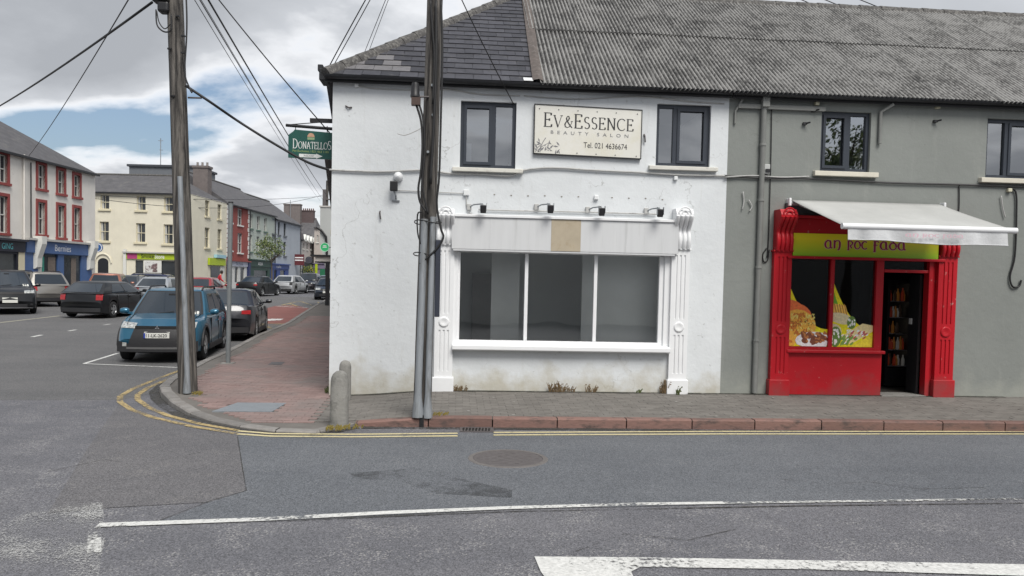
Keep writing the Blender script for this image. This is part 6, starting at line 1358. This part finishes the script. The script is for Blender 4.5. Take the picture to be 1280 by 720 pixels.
# ------------------------------------------------------------------ cars
def paint(name, col, metal=.35, coat=.8): return mat('paint_' + name, col, .32, .03, 1, metal=metal, spec=.4, coat=coat)
CGL = mat('car_glass', (.018, .026, .036), .04, .05, spec=.6); TYRE = mat('tyre', (.018, .018, .019), .85, .1); RIM = mat('alloy_rim', (.36, .37, .38), .35, .1, metal=.7); CHR = mat('chrome', (.6, .6, .62), .2, .05, metal=.9)
TRIM = mat('car_black_trim', (.02, .02, .022), .55, .1); LAMP = mat('headlamp', (.36, .37, .36), .12, .75, 16, spec=.8, coat=.6); TAIL = mat('tail_lamp', (.32, .012, .015), .2, .15, 12, coat=.5); PLATE = mat('number_plate', (.62, .62, .58), .5, .04); INKP = mat('plate_ink', (.03, .03, .03), .5)
UNDER = mat('car_underside', (.01, .01, .01), .9)
def car(label, lat, dep, head, body, pm, L=4.3, W=1.78, H=1.6, wb=2.65, rw=.33, belt=1.0, hood=.98, kind='suv', plate=None, black_lower=False, front='', group='parked cars in the side street', rails=False, rack=None, name='parked_car', lampm=None, zoff=0.0, dyaw=0):
    """head: heading in camera plan coordinates (lateral, depth); lat/dep: middle of the car on the ground"""
    x_, y_ = CL(lat, dep); hv = right0 * head[0] + fwd0 * head[1]; rz = math.atan2(hv.y, hv.x)
    root = thing(name, label, 'car', (x_, y_, G(y_) + zoff), rz, group); root.rotation_euler = (0, 0, rz)
    hL = L / 2; hw = W / 2; gr = .20 if kind == 'suv' else .16
    xf_, xr_ = wb / 2 + (.0), -wb / 2; ra = rw + .065
    # side outline of lower body top
    if kind == 'saloon': T = [(-hL, .62), (-hL + .04, .86), (-hL + .15, belt + .04), (-hL + .75, belt + .05), (.0, belt), (hL - 1.25, hood + .0), (hL - .45, hood - .12), (hL - .1, hood - .26), (hL, .5)]
    else: T = [(-hL, .6), (-hL + .03, .82), (-hL + .08, belt), (-hL + .3, belt + .03), (0, belt), (hL - 1.15, hood), (hL - .4, hood - .1), (hL - .09, hood - .24), (hL, .5)]
    def zt(x):
        for (a, za), (c_, zc) in zip(T, T[1:]):
            if a <= x <= c_: return za + (zc - za) * (x - a) / (c_ - a)
        return T[-1][1]
    def zb(x):
        z_ = gr + .06 * max(0, (abs(x) - (hL - .5)) / .5)
        for xc in (xf_, xr_):
            d = abs(x - xc)
            if d < ra: z_ = max(z_, rw + math.sqrt(ra * ra - d * d))
        return z_
    st = sorted({-hL, -hL + .03, -hL + .08, -hL + .15, -hL + .3, hL, hL - .04, hL - .09, hL - .2, hL - .4, hL - .75, *[-hL + .45 + i * (L - 1.2) / 12 for i in range(13)], *[xc + ra * math.cos(math.pi * i / 12) for xc in (xf_, xr_) for i in range(13)], *[xc + s_ * (ra + .004) for xc in (xf_, xr_) for s_ in (-1, 1)]})
    def wid(x):
        q = max(0, (abs(x) - hL * .55) / (hL * .45)); return hw * (1 - .10 * q ** 2.2)
    def bulge(x, y): return x - math.copysign(1, x) * .16 * (y / hw) ** 2 * sm((abs(x) - hL * .55) / (hL * .45))
    rows = []; low = []
    for x in st:
        z1 = zt(x); z0 = min(zb(x), z1 - .12); w_ = wid(x); sh = min(.10, (z1 - z0) * .3)
        zmid = z0 + (z1 - z0) * .5
        half = [(w_ * .965, z0), (w_ * .995, z0 + (zmid - z0) * .5), (w_, zmid), (w_ * .975, z1 - sh), (w_ * .93, z1 - sh * .25), (w_ * .84, z1 + .012), (w_ * .45, z1 + .035), (0, z1 + .045)]
        full = [(-y, z) for y, z in half] + [(y, z) for y, z in half[-2::-1]]
        rows.append([(bulge(x, y), y, z) for y, z in full])
    b = MB(); b.grid(rows); b.f = [f[::-1] for f in b.f]
    b.poly(rows[0][::-1]); b.poly(rows[-1])
    bo = b.build('body', pm, root, smooth=38, local=True)
    b = MB(); b.box(-hL + .12, hL - .15, -hw * .80, hw * .80, gr + .01, .62); b.build('underside', UNDER, root, local=True)
    if black_lower:
        pass
    # greenhouse
    if kind == 'saloon': gb, rr_, rf, gf = -hL + .62, -hL + 1.35, .30, hL - 1.2
    elif kind == 'hatch': gb, rr_, rf, gf = -hL + .10, -hL + .72, .28, hL - 1.05
    else: gb, rr_, rf, gf = -hL + .12, -hL + .50, .30, hL - 1.12
    bw, rwid = hw * .93, hw * .72; zbelt = belt + .0; zr = H
    def gh(t, s_, v):   # t along base->roof, s_: -1..1 width at v along
        pass
    nV = 6; levels = []
    for k in range(nV + 1):
        v = k / nV; e = 1 - (1 - v) ** 1.25
        xa = gb + (rr_ - gb) * v; xb = gf + (rf - gf) * v; yw_ = bw + (rwid - bw) * (v ** 1.25); z_ = zbelt - .01 + (zr - .055 - zbelt) * math.sin(v * math.pi / 2 * .93) / math.sin(math.pi / 2 * .93) if False else zbelt - .01 + (zr - .06 - zbelt + .01) * v
        levels.append((xa, xb, yw_, z_))
    b = MB(); ring = []
    for xa, xb, yw_, z_ in levels:
        R_ = [(xb + .10, 0, z_), (xb + .07, yw_ * .55, z_), (xb, yw_ * .94, z_), (xb - .06, yw_, z_)] + [(xb + (xa - xb) * k / 5, yw_ * (1 + .012 * math.sin(math.pi * k / 5)), z_) for k in range(1, 5)] + [(xa + .05, yw_, z_), (xa, yw_ * .92, z_), (xa - .05, yw_ * .5, z_), (xa - .06, 0, z_)]
        R_ = R_ + [(x, -y, z) for x, y, z in R_[-2:0:-1]]; ring.append(R_ + [R_[0]])
    b.grid(ring); rt_ = ring[-1][:-1]
    xm_ = (rr_ + rf) / 2
    up1 = [(xm_ + (x - xm_) * .93, y * .90, z + .032) for x, y, z in rt_]; up2 = [(xm_ + (x - xm_) * .72, y * .6, z + .056) for x, y, z in rt_]
    b.grid([rt_ + [rt_[0]], up1 + [up1[0]], up2 + [up2[0]]]); b.poly(up2)
    b.build('cabin', pm, root, smooth=45, local=True)
    def gpt(v, s_, side):   # side glass point, s_ 0 front .. 1 rear
        k = v * nV; i = min(int(k), nV - 1); f_ = k - i; a, c_ = levels[i], levels[i + 1]; xa, xb, yw_, z_ = [p + (q - p) * f_ for p, q in zip(a, c_)]
        return (xb - .06 + (xa + .05 - xb + .06) * s_, side * (yw_ * (1 + .012 * math.sin(math.pi * s_)) + .006), z_)
    def fpt(v, y, fr):
        k = v * nV; i = min(int(k), nV - 1); f_ = k - i; a, c_ = levels[i], levels[i + 1]; xa, xb, yw_, z_ = [p + (q - p) * f_ for p, q in zip(a, c_)]
        yy = y * yw_
        if fr: x = xb + .10 - .10 * (abs(y) / .94) ** 2 + .008
        else: x = xa - .06 + .06 * (abs(y) / .92) ** 2 - .008
        return (x, yy, z_ + .004)
    def gpatch(fn, v0, v1, a0, a1, nm, par, flip, m=CGL):
        rows_ = [[fn(v0 + (v1 - v0) * i / 5, a0 + (a1 - a0) * j / 8) for j in range(9)] for i in range(6)]
        b = MB(); b.grid(rows_); b.f = [f[::-1] for f in b.f] if flip else b.f; return b.build(nm, m, par, smooth=180, local=True)
    gpatch(lambda v, y: fpt(v, y, True), .05, .93, -.86, .86, 'windscreen', root, False)
    gpatch(lambda v, y: fpt(v, y, False), .12, .90, -.84, .84, 'rear_window', root, True)
    for side in (1, -1):
        cuts = [(.10, .45), (.48, .80)] if kind != 'suv' else [(.09, .40), (.43, .72), (.75, .93)]
        for n_, (s0, s1) in enumerate(cuts):
            def fn(v, s_, s0=s0, s1=s1, n_=n_):
                lo = s0 + (.0 if n_ else .03 * 0); return gpt(v, lo + (s1 - lo) * s_, side)
            rows_ = [[fn(.08 + .80 * i / 4, j / 6) for j in range(7)] for i in range(5)]
            b = MB(); b.grid(rows_); b.f = [f[::-1] for f in b.f] if side < 0 else b.f; b.build('side_window', CGL, root, smooth=180, local=True)
        # wing mirror
        mx_ = gf - .18; b = MB(); b.lathe([(.0, -.1), (.05, -.09), (.07, -.03), (.07, .05), (.05, .09), (0, .10)], (mx_, side * (hw + .09), belt + .09), 'y', 12); b.box(mx_ - .02, mx_ + .03, min(side * (hw - .1), side * (hw + .02)), max(side * (hw - .1), side * (hw + .02)), belt + .02, belt + .07)
        b.build('wing_mirror', pm, root, smooth=60, local=True)
        # door seams and handles
        b = MB()
        for sx_ in (gf - .35, gf - 1.35, gf - 2.25 if kind != 'hatch' else gf - 2.2):
            b.box(sx_ - .005, sx_ + .005, min(side * hw * .97, side * (hw * 1.001)), max(side * hw * .97, side * (hw * 1.001 + .0015)), gr + .12, belt - .06)
        b.build('door_seam', UNDER, root, local=True)
        for sx_ in (gf - 1.2, gf - 2.1): b = MB(); b.box(sx_ - .09, sx_ + .09, min(side * (hw - .02), side * (hw + .018)), max(side * (hw - .02), side * (hw + .018)), belt - .16, belt - .13); b.build('door_handle', pm, root, local=True)
        b = MB(); b.box(xr_ + ra + .05, xf_ - ra - .05, min(side * hw * .9, side * (hw + .008)), max(side * hw * .9, side * (hw + .008)), gr - .0, gr + .14); b.build('side_skirt', TRIM, root, bevel=.02, local=True)
        if rails: b = MB(); b.tube([(rr_ + .05, side * rwid * .93, zr - .06), (rr_ + .25, side * rwid * .93, zr + .03), (rf - .25, side * rwid * .93, zr + .03), (rf - .02, side * rwid * .93, zr - .06)], .022, 6); b.build('roof_rail', TRIM, root, smooth=60, local=True)
        # wheels
        for xc in (xf_, xr_):
            yc = side * (hw - .115); b = MB(); b.lathe([(rw * .62, -.10), (rw * .9, -.105), (rw * .985, -.085), (rw, -.05), (rw, .05), (rw * .985, .085), (rw * .9, .105), (rw * .62, .10)], (xc, yc, rw), 'y', 28); b.f = b.f[:-2]; b.m = b.m[:-2]
            wo_ = b.build('wheel', TYRE, root, smooth=40, local=True)
            b = MB(); b.lathe([(rw * .64, .095 * side), (rw * .60, .10 * side), (rw * .56, .07 * side)], (xc, yc, rw), 'y', 24); b.f = b.f[:-2]; b.m = b.m[:-2]
            for k in range(5):
                a = 2 * math.pi * k / 5 + .3; d = Vector((math.cos(a), 0, math.sin(a))); n_ = Vector((-d.z, 0, d.x)); c0 = Vector((xc, yc + side * .085, rw)); c1_ = c0 + d * rw * .6
                b.ext([c0 + n_ * .035, c1_ + n_ * .05, c1_ - n_ * .05, c0 - n_ * .035], (0, side * .015, 0))
            b.lathe([(.05, .08 * side), (.05, .105 * side), (0, .11 * side)], (xc, yc, rw), 'y', 10); b.build('rim', RIM, wo_, smooth=30, local=True)
            b = MB(); b.lathe([(0, .055 * side), (rw * .62, .06 * side)], (xc, yc, rw), 'y', 20); b.build('brake_disc', UNDER, wo_, local=True)
            if black_lower:
                b = MB(); b.tube([(xc + (ra + .01) * math.cos(t), side * (wid(xc) * .985), rw + (ra + .01) * math.sin(t)) for t in [math.pi * i / 14 for i in range(15)]], .028, 6); b.build('wheel_arch_trim', TRIM, root, smooth=60, local=True)
    # surface of the front and rear ends
    def endx(z, y, fr):
        pts_ = T[::-1] if fr else T; x = pts_[0][0]; z = z - .045 * max(0, 1 - (y / hw) ** 2)
        for (a, za), (c_, zc) in zip(pts_, pts_[1:]):
            if za <= z <= zc or (zc <= z <= za): x = a + (c_ - a) * (z - za) / (zc - za); break
            if z > max(za, zc): x = c_
        w_ = wid(x); return bulge(x, y) 
    def epatch(nm, pts2, fr, m, off=.014, par=None):
        b = MB(); n = len(pts2); P = [((endx(z, y, fr) + (off if fr else -off)), y, z) for y, z in pts2]; Q = [((endx(z, y, fr) - (.05 if fr else -.05)), y, z) for y, z in pts2]
        b.poly(P); 
        for i in range(n): j = (i + 1) % n; b.poly([P[i], P[j], Q[j], Q[i]])
        return b.build(nm, m, par or root, local=True)
    def sub(pts2, n=5):   # densify polygon edges so that it follows the rounded end
        out = []
        for i in range(len(pts2)):
            a, c_ = pts2[i], pts2[(i + 1) % len(pts2)]
            out += [(a[0] + (c_[0] - a[0]) * k / n, a[1] + (c_[1] - a[1]) * k / n) for k in range(n)]
        return out
    def strip(nm, y0, y1, z0f, z1f, fr, m, off=.012, nz=4, ny=10, taper=0.):
        rows_ = [[(endx(z0f(y) + (z1f(y) - z0f(y)) * i / nz, y, fr) + (off if fr else -off), y, z0f(y) + (z1f(y) - z0f(y)) * i / nz) for y in [(y0 + (y1 - y0) * j / ny) * (1 - taper * i / nz) for j in range(ny + 1)]] for i in range(nz + 1)]
        b = MB(); b.grid(rows_); b.f = b.f if fr else [f[::-1] for f in b.f]; return b.build(nm, m, root, smooth=180, local=True)
    C_ = lambda z: (lambda y: z)
    for side in (1, -1):
        y0, y1 = side * hw * .50, side * hw * .86; zc = hood - .20
        strip('headlight', y0, y1, lambda y: zc - .07 + .03 * (abs(y) / hw), lambda y: zc + .02 + .07 * (abs(y) / hw), True, LAMP, .012)
        zt_ = belt - .14
        if kind == 'saloon': strip('tail_light', side * hw * .64, side * hw * .90, C_(zt_ - .05), C_(zt_ + .06), False, lampm or TAIL, .010)
        else: strip('tail_light', side * hw * .66, side * hw * .92, C_(zt_ - .12), C_(zt_ + .12), False, lampm or TAIL, .010)
        strip('fog_light', side * hw * .70, side * hw * .80, C_(.36), C_(.44), True, LAMP if front == 'asx' else TRIM, .018)
    if front == 'asx':
        strip('grille', -hw * .66, hw * .66, C_(.40), lambda y: .80 - .0 * abs(y), True, TRIM, .012, taper=.22); 
        strip('grille_upper', -hw * .52, hw * .52, C_(.735), C_(.80), True, UNDER, .016, 2)
        strip('bumper_lower', -hw * .93, hw * .93, C_(.24), lambda y: .40 + .10 * max(0, abs(y) / hw - .6) / .4, True, TRIM, .013)
        strip('bumper_lip', -hw * .7, hw * .7, C_(.30), C_(.345), True, mat('grey_lip', (.10, .10, .10), .6), .022, 2)
        b = MB(); s_ = .05; xz = endx(.765, 0, True) + .03
        for a in (90, 210, 330):
            d = Vector((math.cos(rad(a)), math.sin(rad(a)))); n_ = Vector((-d.y, d.x)); P = [(0, 0), d * s_ * .55 + n_ * s_ * .3, d * s_ * 1.1, d * s_ * .55 - n_ * s_ * .3]
            b.ext([(xz, p[0], .765 + p[1]) for p in P], (.006, 0, 0))
        b.build('badge', CHR, root, local=True)
        pz = .595
    else:
        strip('grille', -hw * .5, hw * .5, C_(hood - .30), C_(hood - .20), True, TRIM, .012, 2); strip('lower_grille', -hw * .6, hw * .6, C_(.28), C_(.42), True, TRIM, .012, 2)
        strip('bumper_strip', -hw * .8, hw * .8, C_(.25), C_(.275), True, CHR if front == 'rr' else TRIM, .02, 1); pz = .52
    xz = endx(pz, 0, True) + .016; b = MB(); b.box(xz, xz + .012, -.26, .26, pz - .057, pz + .057); npl = b.build('number_plate', PLATE, root, bevel=.006, local=True)
    if plate: 
        font_text(plate, 0, pz, .42, .072, 0, INKP, npl, 'plate_lettering', lambda x, y, z: Vector((xz + .014, x, z)), bold=.015)
        b = MB(); b.box(xz + .0122, xz + .0135, -.258, -.225, pz - .055, pz + .055); b.build('plate_band', mat('euro_blue', (.02, .05, .3), .5), npl, local=True)
    rz_p = .62 if kind != 'saloon' else .66; xz2 = endx(rz_p, 0, False) - .014; b = MB(); b.box(xz2 - .012, xz2, -.26, .26, rz_p - .055, rz_p + .055); b.build('rear_plate', PLATE, root, local=True)
    strip('rear_bumper_trim', -hw * .85, hw * .85, C_(gr + .08), C_(gr + .24), False, TRIM, .012, 2)
    strip('tailgate_seam', -hw * .6, hw * .6, C_(.5), C_(.512), False, UNDER, .012, 1)
    # black seals round the glass, bonnet shut lines, licence discs
    rows_ = [[fpt(.02 + .96 * i / 5, -.92 + 1.84 * j / 8, True) for j in range(9)] for i in range(6)]; b = MB(); b.grid([[(x - .004, y, z - .002) for x, y, z in r_] for r_ in rows_]); b.build('windscreen_seal', TRIM, root, smooth=180, local=True)
    b = MB()
    for s_ in (1, -1):
        P = [(hL - 1.1 + .9 * t_, s_ * wid(hL - 1.1) * (.80 - .08 * t_), zt(hL - 1.1 + .9 * t_) + .022) for t_ in [i / 6 for i in range(7)]]; b.tube(P, .006, 4)
    b.build('bonnet_seam', UNDER, root, local=True)
    b = MB()
    for q_ in (0, 1, 2):
        a_, c_2, d_, e_ = fpt(.08, .58 + q_ * .085, True), fpt(.08, .64 + q_ * .085, True), fpt(.19, .64 + q_ * .085, True), fpt(.19, .58 + q_ * .085, True); b.poly([(x + .004, y, z) for x, y, z in (a_, c_2, d_, e_)])
    b.build('licence_disc', PLATE, root, local=True)
    b = MB(); q_ = fpt(.82, 0, True); b.box(q_[0] - .1, q_[0] + .012, -.09, .09, q_[2] - .03, q_[2] + .03); b.build('mirror_mount', TRIM, root, local=True)
    for side in (1, -1):
        b = MB(); b.grid([[gpt(.03, j / 10 * .9 + .07, side), gpt(.075, j / 10 * .9 + .07, side)] for j in range(11)] if side > 0 else [[gpt(.075, j / 10 * .9 + .07, side), gpt(.03, j / 10 * .9 + .07, side)] for j in range(11)]); b.build('window_strip', CHR if kind == 'saloon' else TRIM, root, local=True)
    # wipers
    b = MB()
    for s_ in (-.35, .25):
        P = [fpt(.06, s_, True), fpt(.16, s_ + .5, True)]; b.tube([Vector(p) + Vector((.015, 0, .01)) for p in P], .008, 5)
    b.build('wiper', TRIM, root, local=True)
    return root
TEAL = paint('teal', (.025, .128, .21), .5)
car('metallic teal blue compact SUV parked facing the junction beside the corner pole', -8.1, 18.8, (.21, -1), 'suv', TEAL, 4.25, 1.77, 1.60, 2.67, .345, .98, 1.0, 'suv', plate='11-LK-2620', black_lower=True, front='asx', rails=True)
CHAR = paint('charcoal', (.022, .023, .028), .3)
car('charcoal saloon parked nose away right behind the teal SUV', -8.75, 24.2, (-.21, 1), 'saloon', CHAR, 4.75, 1.85, 1.47, 2.8, .33, .96, .95, 'saloon')
BLK = paint('black', (.008, .009, .011), .1, .3)
car('black hatchback with tall red tail lamps crossing the side street', -16.55, 31.9, (.02, 1), 'hatch', BLK, 4.35, 1.8, 1.43, 2.65, .32, .96, .93, 'hatch', name='black_hatchback_car')
car('silver grey seven seat SUV with its rear to the road, angled nose in', -23.8, 38.4, (-.8, .6), 'suv', paint('warm_grey', (.25, .24, .22), .5), 4.65, 1.86, 1.66, 2.75, .35, 1.02, 1.0, 'suv', rails=True)
car('black luxury SUV facing the junction beside the silver grey one', -21.5, 32.9, (.6, -.8), 'suv', BLK, 4.85, 1.98, 1.78, 2.9, .38, 1.08, 1.1, 'suv', front='rr')
car('orange roofed boxy SUV half hidden behind the black hatchback', -22.0, 42.5, (-.35, 1), 'suv', paint('copper', (.25, .095, .06), .3), 4.2, 1.78, 1.62, 2.6, .33, 1.0, 1.0, 'suv')
car('dark estate roof showing behind the black hatchback', -22.2, 45.5, (-.2, 1), 'hatch', paint('graphite', (.05, .055, .06)), 4.5, 1.8, 1.5, 2.7, .33, .97, .95, 'hatch', rails=True)
car('silver hatchback with red tail lamp just past the black hatchback', -18.6, 41.5, (-.1, 1), 'hatch', paint('silver', (.36, .38, .40), .6), 4.3, 1.78, 1.5, 2.6, .32, .97, .95, 'hatch', rails=True)
car('navy blue estate parked sideways before the smoke shop', -23.6, 52.5, (1, .06), 'suv', paint('navy', (.012, .018, .06), .3), 4.7, 1.82, 1.52, 2.8, .33, .98, .95, 'suv', rails=True)
car('bright red hatchback partly hidden behind the teal SUV', -17.6, 44.5, (-.12, 1), 'hatch', paint('red', (.22, .012, .016), .1), 4.1, 1.75, 1.48, 2.55, .31, .95, .93, 'hatch')
car('black saloon with its boot to us, left of the silver hatchback', -18.7, 57.3, (.12, 1), 'saloon', BLK, 4.4, 1.78, 1.46, 2.6, .32, .96, .95, 'saloon')
car('light silver hatchback driving away past the green shop', -18.2, 64.0, (.10, 1), 'hatch', paint('pale_silver', (.48, .49, .50), .5), 4.1, 1.75, 1.5, 2.5, .31, .96, .93, 'hatch', lampm=TRIM)
car('dark SUV beyond the silver hatchback', -18.2, 69.5, (.1, -1), 'suv', paint('dark_plum', (.03, .025, .03)), 4.4, 1.8, 1.68, 2.65, .34, 1.0, 1.0, 'suv')
car('black hatchback facing us at the kerb near the canopy post', -12.75, 54.0, (.16, -1), 'hatch', paint('blue_black', (.022, .03, .045), .4), 4.2, 1.75, 1.46, 2.6, .32, .96, .92, 'hatch')
car('pale blue car far down the street behind the black hatchback at the kerb', -16.9, 71.0, (.16, -1), 'hatch', paint('pale_blue', (.2, .28, .36), .4), 4.1, 1.74, 1.5, 2.5, .31, .96, .93, 'hatch')

# ------------------------------------------------------------------ person in red jacket behind the parked cars
def person(lat, dep, face):
    x_, y_ = CL(lat, dep); z_ = G(y_) + .02; rz = face
    t = thing('person', 'dark haired person in red jacket and dark trousers leaning forward on the pavement', 'person', (x_, y_, z_), rz)
    def skin(name, V, E, Rr, m):
        me = bpy.data.meshes.new(name); me.from_pydata(V, E, []); me.materials.append(m); o = link(name, me, t, local=True)
        sk = o.modifiers.new('skin', 'SKIN'); sk.use_smooth_shade = True
        ly = me.skin_vertices[0].data if me.skin_vertices else None
        for i, r_ in enumerate(Rr): ly[i].radius = (r_, r_) if not isinstance(r_, tuple) else r_
        ly[0].use_root = True; s_ = o.modifiers.new('sub', 'SUBSURF'); s_.levels = 1; s_.render_levels = 2; return o
    SKN = mat('skin', (.45, .27, .2), .6, .05)
    V = [(0, 0, .92), (.06, 0, 1.12), (.16, 0, 1.36), (.20, 0, 1.45), (.24, 0, 1.52), (.29, 0, 1.62), (.30, 0, 1.72),
         (.0, .10, .86), (.05, .11, .48), (-.02, .11, .07), (.14, .11, .03), (.0, -.10, .86), (-.08, -.11, .48), (-.22, -.11, .09), (-.08, -.11, .03),
         (.16, .19, 1.40), (.24, .24, 1.14), (.42, .20, 1.0), (.50, .17, .98), (.16, -.19, 1.40), (.22, -.24, 1.14), (.40, -.20, .98), (.48, -.17, .96)]
    E = [(0, 1), (1, 2), (2, 3), (3, 4), (4, 5), (5, 6), (0, 7), (7, 8), (8, 9), (9, 10), (0, 11), (11, 12), (12, 13), (13, 14), (2, 15), (15, 16), (16, 17), (17, 18), (2, 19), (19, 20), (20, 21), (21, 22)]
    fingers = []; Rr = [(.14, .12), (.13, .12), (.15, .12), .075, .055, .085, .075, .09, .065, .045, .04, .09, .065, .045, .04, .07, .05, .036, .03, .07, .05, .036, .03]
    for wi, s_ in ((18, 1), (22, -1)):
        bx, by, bz = V[wi]
        for k, (dy, ln) in enumerate(((-.03, .06), (-.01, .075), (.012, .08), (.032, .065))):
            n = len(V); V += [(bx + .05, by + dy, bz - .005), (bx + .05 + ln * .6, by + dy, bz - .02), (bx + .05 + ln, by + dy, bz - .05)]; E += [(wi, n), (n, n + 1), (n + 1, n + 2)]; Rr += [.010, .009, .008]
        n = len(V); V += [(bx + .02, by - s_ * .045, bz), (bx + .05, by - s_ * .06, bz - .02)]; E += [(wi, n), (n, n + 1)]; Rr += [.011, .009]
    bd = skin('body', V, E, Rr, SKN)
    JK = mat('red_jacket', (.42, .02, .03), .7, .1); TRO = mat('dark_trousers', (.03, .03, .04), .8, .1); HAIR = mat('dark_hair', (.02, .014, .012), .7, .1)
    skin('jacket', [(0, 0, .86), (.06, 0, 1.12), (.16, 0, 1.38), (.20, 0, 1.46), (.16, .19, 1.40), (.24, .24, 1.14), (.41, .20, 1.005), (.16, -.19, 1.40), (.22, -.24, 1.14), (.39, -.20, .985)], [(0, 1), (1, 2), (2, 3), (2, 4), (4, 5), (5, 6), (2, 7), (7, 8), (8, 9)], [(.17, .14), (.155, .14), (.17, .14), .085, .085, .065, .05, .085, .065, .05], JK)
    skin('trousers', [(0, 0, .9), (.0, .10, .84), (.05, .11, .48), (-.02, .11, .10), (.0, -.10, .84), (-.08, -.11, .48), (-.22, -.11, .12)], [(0, 1), (1, 2), (2, 3), (0, 4), (4, 5), (5, 6)], [(.14, .13), .105, .08, .065, .105, .08, .065], TRO)
    b = MB(); b.lathe([(0, .125), (.06, .115), (.095, .07), (.105, .0), (.10, -.06), (.07, -.12), (.0, -.13)], (.265, 0, 1.68), n=14); b.build('hair', HAIR, t, smooth=180, local=True)
    b = MB()
    for s_ in (1, -1): b.lathe([(0, .012), (.012, .0), (0, -.012)], (.375, s_ * .032, 1.67), n=6)
    b.build('eyes', INKP, t, local=True)
    b = MB(); b.ext([(.365, -.012, 1.62), (.365, .012, 1.62), (.37, 0, 1.67)], (.03, 0, -.005)); b.box(.36, .374, -.022, .022, 1.585, 1.592); b.build('nose_and_mouth', SKN, t, local=True)
person(*((271.5 - 640) / 970 * 56, 56), rad(20))
# ------------------------------------------------------------------ across the road, behind the photographer (mirrored in the shop glass; plain house added for its reflection)
A, B = (26, -11), (-14, -11)
bo_, Fo = Face(A, B), None
op = thing('added_house_across_road', 'long two storey rendered house added across the road for the shop window to mirror', 'building', (*A, 0), bo_.rz)
OPM = mat('opposite_render', (.5, .49, .47), .9, .08, .5)
hol = [(1.5 + k * 3.2, 2.6 + k * 3.2, 3.4, 4.7) for k in range(12)]
b = MB(); wall_holes(b, 0, bo_.L, -.3, 5.2, hol, .15); b.poly([(0, 0, -.3), (0, 0, 5.2), (0, 8, 5.2), (0, 8, -.3)]); b.poly([(bo_.L, 0, -.3), (bo_.L, 8, -.3), (bo_.L, 8, 5.2), (bo_.L, 0, 5.2)]); b.build('wall', OPM, op, local=True)
for h in hol: b = MB(); b.box(h[0], h[1], .12, .16, h[2], h[3]); b.build('window', FGL, op, local=True)
gable_roof(op, bo_.L, 8, 5.2, 2.2, ROOFSL)
tq = Vector((16.9, -7.5, 0)); tr2 = thing('tree_across_road', 'leafy tree across the road, mirrored in the grey building window', 'tree', tuple(tq))
b = MB(); b.tube([tq, tq + Vector((.1, 0, 3)), tq + Vector((-.1, .1, 7.5))], [.22, .16, .06], 8)
for k in range(12):
    s_ = tq + Vector((0, 0, R.uniform(4.5, 7.3))); a = R.uniform(0, 6.28); b.tube([s_, s_ + Vector((math.cos(a) * 1.1, math.sin(a) * 1.1, .7)), s_ + Vector((math.cos(a) * 2, math.sin(a) * 2, 1.5))], [.07, .05, .015], 5)
b.build('trunk', MATS['bark'], tr2, smooth=60)
leafcloud(2600, tq + Vector((0, 0, 7.3)), 2.0, 2.2, .14).build('crown', [LEAF, LEAF2], tr2)

# next house along the right-hand side of the side street, hidden behind the corner building from here
pA = wl0 + wdir * 33; pB = wl0 + wdir * 9.2
nb, Fn = house('side_street_house', 'pale rendered house standing behind the white corner building', (pA.x, pA.y), (pB.x, pB.y), 5.4, 8, 2.2, PALH, [], WFR, extra_holes=[(2 + k * 5, 3.1 + k * 5, 3.3, 4.6) for k in range(5)])
for k in range(5): sash(nb, (2 + k * 5, 3.1 + k * 5, 3.3, 4.6), WFR, sillm=CRS)
